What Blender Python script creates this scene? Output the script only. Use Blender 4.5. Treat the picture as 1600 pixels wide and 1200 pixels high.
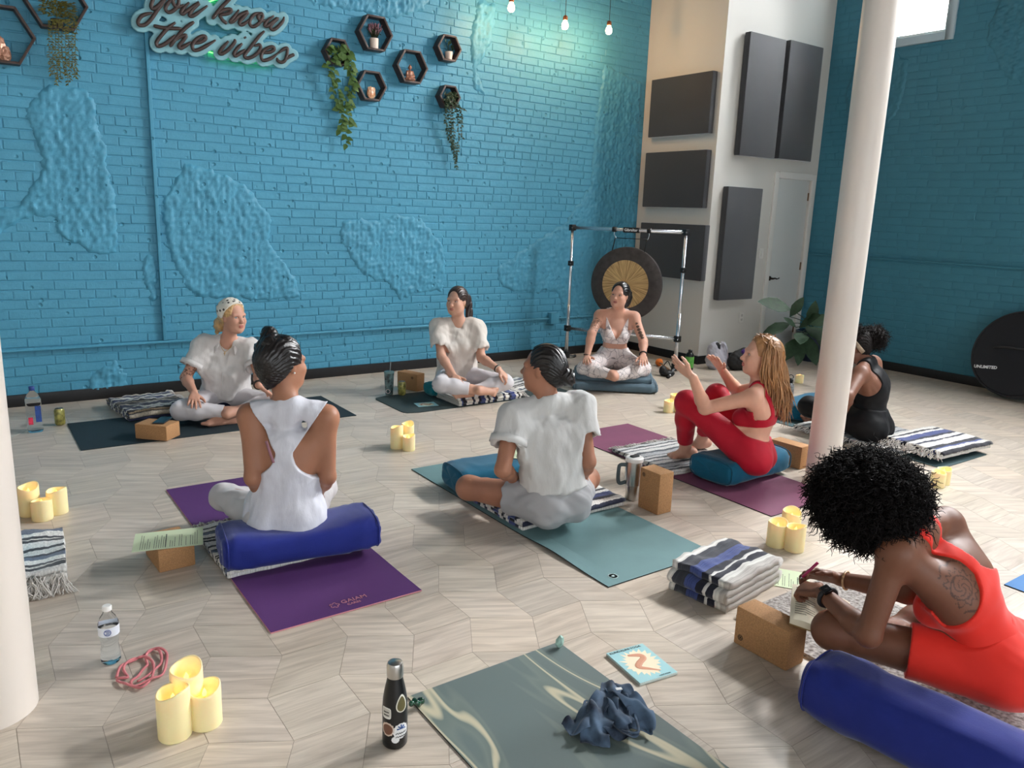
import bpy, bmesh, math, random
import numpy as np
from mathutils import Vector, Matrix
random.seed(7); RNG=np.random.default_rng(11)
for o in list(bpy.data.objects): bpy.data.objects.remove(o)
SC=bpy.context.scene; COL=SC.collection
# ---------------------------------------------------------------- camera
FPX=1214.67; CAMH=1.55
def cam_axes(yaw,pit,rol):
    fwd=np.array([math.sin(yaw)*math.cos(pit),math.cos(yaw)*math.cos(pit),-math.sin(pit)])
    right=np.array([math.cos(yaw),-math.sin(yaw),0.]); up=np.cross(right,fwd)
    return right*math.cos(rol)+up*math.sin(rol), -right*math.sin(rol)+up*math.cos(rol), fwd
CR,CU,CW=cam_axes(*[math.radians(a) for a in (35.5856,12.4249,2.06356)])
cd=bpy.data.cameras.new('camera'); cam=bpy.data.objects.new('camera',cd); COL.objects.link(cam)
cd.sensor_fit='HORIZONTAL'; cd.sensor_width=36.; cd.lens=FPX/1600*36.; cd.clip_start=.05
cam.matrix_world=Matrix(((CR[0],CU[0],-CW[0],0),(CR[1],CU[1],-CW[1],0),(CR[2],CU[2],-CW[2],CAMH),(0,0,0,1)))
SC.camera=cam
# ---------------------------------------------------------------- world, light, exposure
YL,YW,XR,XB,ZC=6.733,5.64,8.31,6.52,5.4     # blue wall, closet front, right wall, closet side, ceiling
wd=bpy.data.worlds.new('world'); SC.world=wd; wd.use_nodes=True
wd.node_tree.nodes['Background'].inputs[0].default_value=(.86,.93,1,1)
wd.node_tree.nodes['Background'].inputs[1].default_value=3.0
SC.view_settings.view_transform='Standard'; SC.view_settings.look='None'
SC.view_settings.exposure=0.18; SC.view_settings.gamma=1.0; SC.view_settings.use_curve_mapping=False
def area_light(name,loc,direction,sx,sy,power,color=(.97,.985,1.0),spread=180):
    ld=bpy.data.lights.new(name,'AREA'); ld.shape='RECTANGLE'; ld.size=sx; ld.size_y=sy; ld.energy=power; ld.color=color; ld.spread=math.radians(spread)
    o=bpy.data.objects.new(name,ld); COL.objects.link(o); o.location=loc
    o.rotation_euler=Vector(direction).to_track_quat('-Z','Y').to_euler(); return o
# daylight through the row of high windows in the right wall (the first one is in the frame)
WZ0,WZ1=3.471,5.0
WIN_R=[(4.366,4.98),(2.15,2.98),(.15,.98),(-1.85,-1.02)]
for i,(a,b) in enumerate(WIN_R):
    area_light('window_daylight',(XR+.16,(a+b)/2,(WZ0+WZ1)/2),(-1,-.3 if i==0 else 0,-.55),b-a,WZ1-WZ0,(150,430,260,90)[i],spread=116)   # thick walls: little light leaves sideways
# shop-front glazing behind the camera
area_light('window_daylight',(1.5,-4.45,1.9),(0,1,-.05),6.5,2.4,26,(1.0,.98,.95))
BULB_W=11.0
# ---------------------------------------------------------------- helpers
def ray(x,y): return CR*(x-800)/FPX-CU*(y-600)/FPX+CW
CAM=np.array([0,0,CAMH])
def fl(x,y,z=0.):
    d=ray(x,y); return CAM+d*((z-CAMH)/d[2])
def onp(x,y,axis,v):
    d=ray(x,y); return CAM+d*((v-CAM[axis])/d[axis])
def atd(x,y,dep): return CAM+ray(x,y)*dep
def depth(P): return float((np.asarray(P,float)-CAM)@CW)
def proj(P):
    P=np.asarray(P,float)-CAM; w=P@CW
    return 800+FPX*(P@CR)/w, 600-FPX*(P@CU)/w
def nrm(v):
    v=np.asarray(v,float); return v/max(1e-9,np.linalg.norm(v))
def s2l(c):
    out=[]
    for v in c[:3]:
        v=v/255.; out.append(v/12.92 if v<=.04045 else ((v+.055)/1.055)**2.4)
    return tuple(out)+(1.,)
def tag(o,label=None,cat=None,group=None,kind=None):
    if label: o['label']=label
    if cat: o['category']=cat
    if group: o['group']=group
    if kind: o['kind']=kind
    return o
def empty(name,loc,label,cat,group=None,rz=0.):
    o=bpy.data.objects.new(name,None); COL.objects.link(o); o.empty_display_size=.05
    o.location=tuple(float(v) for v in loc); o.rotation_euler=(0,0,rz); return tag(o,label,cat,group)
def link(name,me,mat=None,parent=None,world=True):
    o=bpy.data.objects.new(name,me); COL.objects.link(o)
    if mat is not None and not me.materials:
        for m in (mat if isinstance(mat,(list,tuple)) else [mat]): me.materials.append(m)
    if parent is not None:
        o.parent=parent
        if world:
            M=parent.matrix_basis.copy(); p=parent.parent
            if p is not None: M=p.matrix_basis@parent.matrix_parent_inverse@M
            o.matrix_parent_inverse=M.inverted()
    return o
def mesh(V,F,smooth=False,uv=None,mi=None):
    me=bpy.data.meshes.new('m'); V=np.asarray(V,np.float32)
    if isinstance(F,np.ndarray):
        n,k=F.shape; me.vertices.add(len(V)); me.vertices.foreach_set('co',V.ravel())
        me.loops.add(n*k); me.loops.foreach_set('vertex_index',F.astype(np.int32).ravel())
        me.polygons.add(n); me.polygons.foreach_set('loop_start',np.arange(0,n*k,k,dtype=np.int32))
        me.update(calc_edges=True)
    else: me.from_pydata([tuple(map(float,v)) for v in V],[],[tuple(map(int,f)) for f in F])
    if smooth: me.polygons.foreach_set('use_smooth',np.ones(len(me.polygons),bool))
    if mi is not None: me.polygons.foreach_set('material_index',np.asarray(mi,np.int32))
    if uv is not None:
        l=me.uv_layers.new(name='UVMap'); li=np.empty(len(me.loops),np.int32); me.loops.foreach_get('vertex_index',li)
        l.data.foreach_set('uv',np.asarray(uv,np.float32)[li].ravel())
    me.update(); return me
def colattr(me,C,name='Col'):
    C=np.asarray(C,np.float32)
    if C.shape[1]==3: C=np.hstack([C,np.ones((len(C),1),np.float32)])
    a=me.color_attributes.new(name,'FLOAT_COLOR','POINT'); a.data.foreach_set('color',C.ravel())
class MB:
    """collects simple shapes (world or local coordinates) into one mesh"""
    def __init__(s): s.V=[]; s.F=[]; s.M=[]
    def add(s,V,F,m=0):
        b=len(s.V); s.V+= [tuple(map(float,v)) for v in V]; s.F+=[tuple(int(i)+b for i in f) for f in F]; s.M+=[m]*len(F); return s
    def box(s,c,size,R=None,m=0):
        c=np.array(c,float); h=np.array(size,float)/2
        P=np.array([[x,y,z] for x in(-1,1) for y in(-1,1) for z in(-1,1)])*h
        if R is not None: P=P@np.asarray(R,float).T
        return s.add(P+c,[(0,1,3,2),(4,6,7,5),(0,4,5,1),(2,3,7,6),(0,2,6,4),(1,5,7,3)],m)
    def tube(s,P,r,n=10,m=0,cap=True,closed=False,flat=1.,ref=None):
        P=np.asarray(P,float); k=len(P); r=np.broadcast_to(np.asarray(r,float),(k,))
        T=np.gradient(P,axis=0) if not closed else np.roll(P,-1,0)-np.roll(P,1,0)
        T/=np.maximum(np.linalg.norm(T,axis=1,keepdims=True),1e-9)
        a=np.array(ref if ref is not None else ((0,0,1) if abs(T[0][2])<.9 else (1,0,0)),float); V=[]
        for i in range(k):
            u=a-T[i]*(a@T[i]); u=nrm(u) if np.linalg.norm(u)>1e-6 else nrm(np.cross(T[i],(1,.3,.2))); a=u
            w=np.cross(T[i],u)
            for j in range(n):
                t=2*math.pi*j/n; V.append(P[i]+r[i]*(w*math.cos(t)+u*math.sin(t)*flat))
        F=[]
        for i in range(k if closed else k-1):
            for j in range(n):
                i2=(i+1)%k; F.append((i*n+j,i*n+(j+1)%n,i2*n+(j+1)%n,i2*n+j))
        if cap and not closed: F.append(tuple(range(n))[::-1]); F.append(tuple((k-1)*n+j for j in range(n)))
        return s.add(V,F,m)
    def lathe(s,prof,c=(0,0,0),n=24,m=0,R=None,cap=True):
        c=np.array(c,float); V=[]; k=len(prof)
        for r,z in prof:
            for j in range(n):
                t=2*math.pi*j/n; p=np.array([r*math.cos(t),r*math.sin(t),z])
                if R is not None: p=np.asarray(R)@p
                V.append(p+c)
        F=[(i*n+j,i*n+(j+1)%n,(i+1)*n+(j+1)%n,(i+1)*n+j) for i in range(k-1) for j in range(n)]
        if cap and prof[0][0]>1e-6: F.append(tuple(range(n))[::-1])
        if cap and prof[-1][0]>1e-6: F.append(tuple((k-1)*n+j for j in range(n)))
        return s.add(V,F,m)
    def build(s,name,mat,parent=None,smooth=False,bevel=0,world=True,angle=None):
        me=mesh(s.V,s.F,smooth,mi=s.M if max(s.M,default=0)>0 else None)
        if bevel:
            bm=bmesh.new(); bm.from_mesh(me)
            bmesh.ops.remove_doubles(bm,verts=bm.verts,dist=1e-6)
            bmesh.ops.bevel(bm,geom=[e for e in bm.edges if e.calc_face_angle(0)>.5],offset=bevel,segments=2,profile=.6,affect='EDGES')
            bm.to_mesh(me); bm.free()
        o=link(name,me,mat,parent,world)
        if smooth or bevel:
            me.polygons.foreach_set('use_smooth',np.ones(len(me.polygons),bool))
            if angle is not None or bevel: 
                try: me.set_sharp_from_angle(angle=angle or .6)
                except Exception: pass
        return o
def Rz(a): c,s=math.cos(a),math.sin(a); return np.array([[c,-s,0],[s,c,0],[0,0,1.]])
def frame(x,z):   # columns: x, y, z with z preferred up
    x=nrm(x); y=nrm(np.cross(z,x)); return np.stack([x,y,np.cross(x,y)],1)
def spline(P,n=8,closed=False):
    P=np.asarray(P,float); k=len(P); out=[]
    rng=range(k if closed else k-1)
    for i in rng:
        if closed: p0,p1,p2,p3=P[i-1],P[i],P[(i+1)%k],P[(i+2)%k]
        else: p0,p1,p2,p3=P[max(i-1,0)],P[i],P[i+1],P[min(i+2,k-1)]
        for j in range(n):
            t=j/n; out.append(.5*((2*p1)+(p2-p0)*t+(2*p0-5*p1+4*p2-p3)*t*t+(3*p1-p0-3*p2+p3)*t**3))
    if not closed: out.append(P[-1])
    return np.array(out)
def vnoise(P,seed=0):
    """cheap smooth 3D noise, about -1..1, feature size ~1 unit"""
    P=np.asarray(P,np.float32); r=np.random.default_rng(seed); out=0
    for k in range(5):
        w=r.normal(size=(3,3)).astype(np.float32)*(1.6+.5*k); ph=r.uniform(0,6.28,3).astype(np.float32)
        q=np.sin(P@w.T+ph); out=out+q[...,0]*q[...,1]+.5*q[...,2]*q[...,0]
    return out/3.2
# ---------------------------------------------------------------- materials
MATS={}
def mat(name,rgb,rough=.6,metal=0.,spec=.5,nscale=0,nvar=0.,bscale=0,bstr=.2,bdist=.01,trans=0.,emit=None,estr=1.,alpha=1.,attr=None,ior=None,sheen=0.,sss=0.,coat=0.,stretch=None,c2=None):
    if name in MATS: return MATS[name]
    m=bpy.data.materials.new(name); m.use_nodes=True; nt=m.node_tree; N=nt.nodes; L=nt.links; b=N['Principled BSDF']
    MATS[name]=m; I=b.inputs
    I['Base Color'].default_value=s2l(rgb); I['Roughness'].default_value=rough; I['Metallic'].default_value=metal
    I['Specular IOR Level'].default_value=spec
    if trans: I['Transmission Weight'].default_value=trans
    if ior: I['IOR'].default_value=ior
    if alpha<1: I['Alpha'].default_value=alpha
    if sheen: I['Sheen Weight'].default_value=sheen; I['Sheen Roughness'].default_value=.4
    if sss: I['Subsurface Weight'].default_value=sss; I['Subsurface Radius'].default_value=(.012,.005,.003); I['Subsurface Scale'].default_value=1.
    if coat: I['Coat Weight'].default_value=coat
    if emit is not None: I['Emission Color'].default_value=s2l(emit); I['Emission Strength'].default_value=estr
    src=None
    if attr:
        a=N.new('ShaderNodeAttribute'); a.attribute_name=attr; src=a.outputs['Color']; L.new(src,I['Base Color'])
    tc=None
    def coord():
        nonlocal tc
        if tc is None:
            t=N.new('ShaderNodeTexCoord'); tc=t.outputs['Object']
            if stretch:
                mp=N.new('ShaderNodeMapping'); mp.inputs['Scale'].default_value=stretch; L.new(tc,mp.inputs[0]); tc=mp.outputs[0]
        return tc
    if nscale:
        n=N.new('ShaderNodeTexNoise'); n.inputs['Scale'].default_value=nscale; n.inputs['Detail'].default_value=5; L.new(coord(),n.inputs['Vector'])
        r=N.new('ShaderNodeMapRange'); r.inputs[1].default_value=.3; r.inputs[2].default_value=.7; L.new(n.outputs['Fac'],r.inputs[0])
        mx=N.new('ShaderNodeMix'); mx.data_type='RGBA'; L.new(r.outputs[0],mx.inputs[0])
        c=np.array(s2l(rgb)[:3])
        if c2 is not None: a,bb=c,np.array(s2l(c2)[:3])
        else: a,bb=c*(1-nvar),np.minimum(1,c*(1+nvar))
        if src is not None:
            g=N.new('ShaderNodeMix'); g.data_type='RGBA'; g.blend_type='MULTIPLY'; g.inputs[0].default_value=1
            mx.inputs[6].default_value=(1-nvar,)*3+(1,); mx.inputs[7].default_value=(1+nvar,)*3+(1,)
            L.new(src,g.inputs[6]); L.new(mx.outputs[2],g.inputs[7]); L.new(g.outputs[2],I['Base Color'])
        else:
            mx.inputs[6].default_value=tuple(a)+(1,); mx.inputs[7].default_value=tuple(bb)+(1,); L.new(mx.outputs[2],I['Base Color'])
    if bscale:
        n=N.new('ShaderNodeTexNoise'); n.inputs['Scale'].default_value=bscale; n.inputs['Detail'].default_value=4; L.new(coord(),n.inputs['Vector'])
        bp=N.new('ShaderNodeBump'); bp.inputs['Strength'].default_value=bstr; bp.inputs['Distance'].default_value=bdist
        L.new(n.outputs['Fac'],bp.inputs['Height']); L.new(bp.outputs[0],I['Normal'])
    return m
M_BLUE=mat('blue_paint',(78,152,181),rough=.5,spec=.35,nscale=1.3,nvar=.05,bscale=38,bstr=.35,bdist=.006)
M_BLUE2=mat('blue_paint_smooth_shaded',(58,120,140),rough=.5,spec=.35,nscale=1.1,nvar=.08,bscale=14,bstr=.35,bdist=.008)  # same paint as the left wall, with the right wall's shade darkened into the colour
M_WHITE=mat('white_wall_paint',(208,205,198),rough=.65,spec=.3,bscale=60,bstr=.05,bdist=.003)
M_TRIM=mat('white_trim_paint',(222,220,214),rough=.4,spec=.4)
M_BLACKTRIM=mat('black_baseboard',(17,17,20),rough=.45)
M_CEIL=mat('ceiling_paint',(110,108,106),rough=.8)

def pits(m,scale,depth_):
    """small chips and holes in the painted brick"""
    nt=m.node_tree; N=nt.nodes; L=nt.links; b=N['Principled BSDF']; tc=N.new('ShaderNodeTexCoord'); gn=N.new('ShaderNodeNewGeometry')
    v=N.new('ShaderNodeTexVoronoi'); v.inputs['Scale'].default_value=scale; L.new(gn.outputs['Position'],v.inputs['Vector'])
    r=N.new('ShaderNodeMapRange'); r.interpolation_type='SMOOTHSTEP'; r.inputs[1].default_value=.05; r.inputs[2].default_value=.16; L.new(v.outputs['Distance'],r.inputs[0])
    bp=N.new('ShaderNodeBump'); bp.inputs['Strength'].default_value=.9; bp.inputs['Distance'].default_value=depth_; L.new(r.outputs[0],bp.inputs['Height'])
    old=b.inputs['Normal'].links[0].from_socket if b.inputs['Normal'].links else None
    if old: L.new(old,bp.inputs['Normal'])
    L.new(bp.outputs[0],b.inputs['Normal'])
pits(M_BLUE,9.,.010); pits(M_BLUE2,4.,.006)
# ---------------------------------------------------------------- floor: interlocking square and rhombus wood pieces
def floor_mat():
    m=bpy.data.materials.new('floor_wood'); m.use_nodes=True; nt=m.node_tree; N=nt.nodes; L=nt.links; b=N['Principled BSDF']
    uv=N.new('ShaderNodeUVMap'); uv.uv_map='UVMap'
    at=N.new('ShaderNodeAttribute'); at.attribute_name='Col'
    mp=N.new('ShaderNodeMapping'); mp.inputs['Scale'].default_value=(1.6,17,1); L.new(uv.outputs[0],mp.inputs[0])
    n1=N.new('ShaderNodeTexNoise'); n1.inputs['Scale'].default_value=1.6; n1.inputs['Detail'].default_value=6; n1.inputs['Distortion'].default_value=1.1; L.new(mp.outputs[0],n1.inputs['Vector'])
    mp2=N.new('ShaderNodeMapping'); mp2.inputs['Scale'].default_value=(5,120,1); L.new(uv.outputs[0],mp2.inputs[0])
    n2=N.new('ShaderNodeTexNoise'); n2.inputs['Scale'].default_value=1.5; n2.inputs['Detail'].default_value=3; L.new(mp2.outputs[0],n2.inputs['Vector'])
    ad=N.new('ShaderNodeMath'); ad.operation='MULTIPLY_ADD'; ad.inputs[1].default_value=.35; L.new(n2.outputs['Fac'],ad.inputs[0]); L.new(n1.outputs['Fac'],ad.inputs[2])
    cr=N.new('ShaderNodeValToRGB'); L.new(ad.outputs[0],cr.inputs[0])
    cr.color_ramp.elements[0].position=.38; cr.color_ramp.elements[0].color=s2l((172,158,143))
    cr.color_ramp.elements[1].position=.90; cr.color_ramp.elements[1].color=s2l((216,203,188))
    mx=N.new('ShaderNodeMix'); mx.data_type='RGBA'; mx.blend_type='MULTIPLY'; mx.inputs[0].default_value=1
    L.new(cr.outputs[0],mx.inputs[6]); L.new(at.outputs['Color'],mx.inputs[7]); L.new(mx.outputs[2],b.inputs['Base Color'])
    rr=N.new('ShaderNodeMapRange'); rr.inputs[3].default_value=.30; rr.inputs[4].default_value=.46; L.new(n1.outputs['Fac'],rr.inputs[0]); L.new(rr.outputs[0],b.inputs['Roughness'])
    bp=N.new('ShaderNodeBump'); bp.inputs['Strength'].default_value=.12; bp.inputs['Distance'].default_value=.002; L.new(n2.outputs['Fac'],bp.inputs['Height']); L.new(bp.outputs[0],b.inputs['Normal'])
    b.inputs['Specular IOR Level'].default_value=.5
    return m
M_FLOOR=floor_mat()
X0,X1,Y0,Y1=-3.2,XR,-4.3,YL
fb=MB().box(((X0+X1)/2,(Y0+Y1)/2,-.051),(X1-X0+.4,Y1-Y0+.4,.1)).build('floor',mat('floor_joint',(146,133,120),rough=.7))
tag(fb,kind='structure')
def floor_pieces():
    s=.245; g=.0004
    h=math.sqrt(3)/2; A=np.array([s*(1+h),-s/2]); B=np.array([s/2,s*(1+h)])   # snub-square lattice
    c=np.array([s,s]); d60=np.array([.5,h])*s; P=np.array([s*(1+h),s/2]); d0=np.array([s,0.]); Q=np.array([s/2,s*(1+h)])
    shapes=[('A',np.array([(0,0),(1,0),(1,1),(0,1)],float)*s,0.),
            ('B',np.array([c,P,P+d60,c+d60]),math.radians(-30)),
            ('R1',np.array([d0,d0+P-c,P,c]),math.radians(-30)),
            ('R2',np.array([c-d0,c,c+d60,Q]),0.)]
    return s,A,B,shapes,g
s_,LA,LB,SH,gap=floor_pieces()
FV={}
def shape_variant(k,v):
    if (k,v) in FV: return FV[(k,v)]
    nm,P,ang=SH[k]; c=P.mean(0); Q=P-c; Q=Q*(1-gap*2/ s_*2)
    n=len(Q); r=np.random.default_rng(k*31+v)
    V=[(q[0],q[1],0.) for q in Q]+[(q[0],q[1],-.004) for q in Q]
    F=[tuple(range(n))]+[(i,i+n,(i+1)%n+n,(i+1)%n) for i in range(n)]
    a=ang if v%3 else ang+math.pi/2*0
    R=np.array([[math.cos(-a),-math.sin(-a)],[math.sin(-a),math.cos(-a)]])
    uv=(Q@R.T)+r.uniform(-20,20,2); uv=np.vstack([uv,uv])
    t=r.uniform(.92,1.06); tint=np.array([t*r.uniform(.985,1.02),t,t*r.uniform(.97,1.01)])
    FV[(k,v)]=(c,np.array(V),F,uv,np.tile(tint,(2*n,1))); return FV[(k,v)]
NV=10; FM={}
pieces=[]
for i in range(-40,60):
    for j in range(-40,60):
        o=LA*i+LB*j+np.array([.19,.165])
        if not (X0-.6<o[0]<X1+.6 and Y0-.6<o[1]<Y1+.6): continue
        for k in range(len(SH)):
            c=SH[k][1].mean(0)+o
            if not (X0-.1<c[0]<X1+.1 and Y0-.1<c[1]<Y1+.1): continue
            dp=depth((c[0],c[1],0)); vis=False
            if dp>.5:
                px,py=proj((c[0],c[1],0)); vis=-20<px<1620 and py<1225
            pieces.append((0 if vis else 1,dp,k,c,int(RNG.integers(NV))))
pieces.sort(key=lambda p:(p[0],p[1]))
sv=[];sf=[];su=[];scl=[];nb=0
for q,(a,dp,k,c,v) in enumerate(pieces):
    c0,V,F,uv,col=shape_variant(k,v)
    if q<300:
        if (k,v) not in FM:
            me=mesh(V,F,uv=uv); colattr(me,col); me.materials.append(M_FLOOR); FM[(k,v)]=me
        o=bpy.data.objects.new('floor_board',FM[(k,v)]); COL.objects.link(o); o.location=(c[0],c[1],.0); o.parent=fb
    else:
        W=V.copy(); W[:,0]+=c[0]; W[:,1]+=c[1]; sv.append(W); sf+=[tuple(i+nb for i in f) for f in F]; su.append(uv); scl.append(col); nb+=len(V)
me=mesh(np.vstack(sv),sf,uv=np.vstack(su)); colattr(me,np.vstack(scl)); tag(link('floor_boards',me,M_FLOOR,fb),kind='stuff')
# ---------------------------------------------------------------- plain shell behind and above the camera
tag(MB().box(((X0+X1)/2,(Y0+Y1)/2,ZC+.05),(X1-X0+.6,Y1-Y0+.6,.1)).build('ceiling',M_CEIL),kind='structure')
tag(MB().box((X0-.05,(Y0+Y1)/2,ZC/2),(.1,Y1-Y0+.4,ZC)).build('wall_west',M_WHITE),kind='structure')
b=MB(); b.box((X0+.3,Y0-.05,ZC/2),(1.4,.1,ZC)).box((6.9,Y0-.05,ZC/2),(3.2,.1,ZC)).box((1.5,Y0-.05,.3),(7.8,.1,.6)).box((1.5,Y0-.05,(3.2+ZC)/2),(7.8,.1,ZC-3.2))
tag(b.build('wall_front',M_WHITE),kind='structure')
# ---------------------------------------------------------------- brick walls
def sd_poly(P,poly):
    """signed distance (negative inside) of 2D points to a polygon"""
    d=np.full(len(P),1e9); ins=np.zeros(len(P),bool); n=len(poly)
    for i in range(n):
        a,b=poly[i],poly[(i+1)%n]; e=b-a; w=P-a; t=np.clip((w@e)/(e@e),0,1)
        d=np.minimum(d,np.linalg.norm(w-t[:,None]*e,axis=1))
        c=((a[1]<=P[:,1])!=(b[1]<=P[:,1]))
        if abs(e[1])>1e-12: ins^=c&(P[:,0]<a[0]+(P[:,1]-a[1])/e[1]*e[0])
    return np.where(ins,-d,d)
def brick_variant(L,H,D,r):
    """low-poly weathered brick: local x along the wall, z up, front at y=-D"""
    b=.0045; o=r.uniform(-.003,.003,(2,4,3)); V=[]
    for lay,(ins,y) in enumerate(((0,0.),(.0015,-D*.62),(b,-D))):
        for k,(sx,sz) in enumerate(((-1,-1),(1,-1),(1,1),(-1,1))):
            q=o[1,k] if lay==2 else o[0,k]*(lay>0)
            V.append((sx*(L/2-ins)+q[0],y+q[1]*.12*(lay==2),sz*(H/2-ins)+q[2]*.6))
    V.append((r.uniform(-.02,.02),-D-.0004+r.uniform(-.0008,.0004),0))
    F=[]
    for lay in range(2):
        for k in range(4): F.append((lay*4+k,lay*4+(k+1)%4,(lay+1)*4+(k+1)%4,(lay+1)*4+k))
    for k in range(4): F.append((8+k,8+(k+1)%4,12))
    return np.array(V),F
def brick_wall(name,axis,plane,u0,u1,z0,z1,course,blen,D,matl,patches,sign,seed,holes=()):
    """axis 1: wall faces -y at y=plane, runs along x.  axis 0: wall faces -x at x=plane, runs along y."""
    r=np.random.default_rng(seed)
    def W(u,d,z):    # u along wall, d out of the wall, z up
        return np.stack([u,plane-d+0*u,z],-1) if axis==1 else np.stack([plane-d+0*u,u,z],-1)
    # mortar: displaced backing sheet with window holes left out by construction
    mb=MB(); th=.22
    rects=[(u0,u1,z0,z1)]
    for (a,b,c,d) in holes:
        out=[]
        for (p,q,s,t) in rects:
            if b<=p or a>=q or d<=s or c>=t: out.append((p,q,s,t)); continue
            if a>p: out.append((p,a,s,t))
            if b<q: out.append((b,q,s,t))
            pp,qq=max(p,a),min(q,b)
            if c>s: out.append((pp,qq,s,c))
            if d<t: out.append((pp,qq,d,t))
        rects=out
    for (p,q,s,t) in rects:
        ctr=W(np.array((p+q)/2),-D-th/2+.0,np.array((s+t)/2))
        mb.box(ctr,((q-p),th,(t-s)) if axis==1 else (th,(q-p),(t-s)))
    wall=mb.build(name,matl); tag(wall,kind='structure')
    # bricks
    allb=[]; row=0; z=z0+.004
    hdr=0
    while z<z1:
        hdr=(row%6==5); L=blen*.5 if hdr else blen
        u=u0-r.uniform(0,L)*.0-(L/2 if row%2 else 0)-.02*math.sin(row*1.7)
        while u<u1:
            l=L*r.uniform(.93,1.05); allb.append((u+l/2,z+course/2,l,hdr)); u+=l
        z+=course; row+=1
    C=np.array([(a,b) for a,b,_,_ in allb]); keep=(C[:,0]>u0+.05)&(C[:,0]<u1-.05)
    for p in patches: keep&=sd_poly(C,p)>-.045
    for (a,b,c,d) in holes: keep&=~((C[:,0]>a-.11)&(C[:,0]<b+.11)&(C[:,1]>c-.03)&(C[:,1]<d+.03))
    NVAR=9; full=[brick_variant(blen-.007,course-.0075,D,r) for _ in range(NVAR)]; half=[brick_variant(blen*.5-.007,course-.0075,D,r) for _ in range(4)]
    def place(V,u,z,sc):
        return W(V[:,0]*sc*(1 if axis==1 else -1)+u,-V[:,1]-D,V[:,2]+z)
    order=[]
    for i in np.nonzero(keep)[0]:
        P=W(np.array(C[i,0]),0,np.array(C[i,1])); dp=depth(P); vis=False
        if dp>.3:
            px,py=proj(P); vis=5<px<1595 and 5<py<1195
        order.append((0 if vis else 1,dp,i))
    order.sort(); cache={}; sv=[];sf=[];nb=0
    for q,(a,dp,i) in enumerate(order):
        u,zz,l,hd=allb[i]; src=half if hd else full; k=int(r.integers(len(src))); V,F=src[k]; sc=l/(blen*.5 if hd else blen)
        zz+=r.uniform(-.002,.002)+.006*math.sin(u*1.9+zz*2.3); dd=r.uniform(-.0022,.001)
        if q<300:
            key=(hd,k)
            if key not in cache:
                me=mesh(place(V,0,0,1)-W(np.array(0.),0,np.array(0.)),[f[::-1] if axis==0 else f for f in F],False); me.materials.append(matl); cache[key]=me
            o=bpy.data.objects.new('brick',cache[key]); COL.objects.link(o); o.parent=wall
            o.location=tuple(W(np.array(u),dd,np.array(zz))); o.scale=(sc,1,1) if axis==1 else (1,sc,1)
        else:
            sv.append(place(V,u,zz,sc)); sf+=[tuple(j+nb for j in (f[::-1] if axis==0 else f)) for f in F]; nb+=len(V)
    if sv: tag(link('bricks',mesh(np.vstack(sv),sf,False),matl,wall),kind='stuff')
    # rough plaster left on the bricks
    for pi,p in enumerate(patches):
        h=.0125; lo=p.min(0)-.03; hi=p.max(0)+.03
        gu=np.arange(lo[0],hi[0],h); gz=np.arange(lo[1],hi[1],h); U,Z=np.meshgrid(gu,gz,indexing='ij'); Q=np.stack([U.ravel(),Z.ravel()],1)
        Q3=np.stack([Q[:,0],Q[:,1],0*Q[:,0]],1)
        sd=sd_poly(Q+.018*np.stack([vnoise(Q3*14,seed+5),vnoise(Q3*14,seed+6)],1),p)
        rough=vnoise(Q3*9,seed+1)*.006+vnoise(Q3*28,seed+2)*.0095+np.abs(vnoise(Q3*55,seed+3))*.010
        hgt=np.clip(-sd/.016,-1,1)*.013-.003+rough*np.clip(-sd/.03,0,1)
        V=W(Q[:,0],hgt,Q[:,1]); n0,n1=len(gu),len(gz); idx=np.arange(n0*n1).reshape(n0,n1)
        F=np.stack([idx[:-1,:-1],idx[1:,:-1],idx[1:,1:],idx[:-1,1:]],-1).reshape(-1,4)
        F=F[(sd[F]<.012).any(1)]
        if axis==0: F=F[:,::-1]
        used,inv=np.unique(F,return_inverse=True)
        link('plaster_patch',mesh(V[used],inv.reshape(F.shape),True),matl,wall)
    return wall
def wallpoly(pts,axis,plane):
    return np.array([[onp(x,y,axis,plane)[0 if axis==1 else 1],onp(x,y,axis,plane)[2]] for x,y in pts])
PL=[[(40,170),(75,130),(130,135),(150,160),(150,200),(168,230),(165,260),(180,300),(185,370),(183,395),(150,398),(135,390),(88,365),(85,340),(45,338),(0,365),(-60,380),(-60,330),(0,325),(30,320),(50,285),(68,270),(62,230),(45,195)],
 [(290,255),(330,265),(385,290),(400,310),(425,340),(420,380),(460,430),(470,465),(400,472),(380,465),(330,466),(300,462),(275,420),(262,385),(255,340),(255,310),(270,285)],
 [(535,345),(560,342),(590,345),(620,335),(655,340),(690,380),(697,420),(690,455),(670,455),(640,462),(625,470),(605,440),(570,432),(545,400),(530,365)],
 [(775,420),(782,445),(800,455),(840,457),(870,455),(890,520),(960,530),(990,470),(992,300),(1003,130),(945,100),(930,200),(922,290),(880,350),(820,388)],
 [(135,612),(140,590),(180,560),(197,585),(197,612)],
 [(222,400),(243,398),(246,470),(236,475),(226,440)],
 [(560,20),(480,5),(470,-40),(700,-50),(660,15),(620,30)],
 [(748,0),(775,5),(770,60),(745,110),(760,150),(740,140),(735,60)]]
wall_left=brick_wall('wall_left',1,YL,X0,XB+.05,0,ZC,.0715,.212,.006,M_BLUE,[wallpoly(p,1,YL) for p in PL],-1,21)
PR=[[(1395,78),(1420,95),(1415,130),(1405,170),(1375,210),(1330,210),(1320,150),(1345,80)],[(1560,0),(1640,-20),(1640,150),(1570,120),(1540,60)]]
HOLES=[(a,b,WZ0,WZ1) for a,b in WIN_R]
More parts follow.
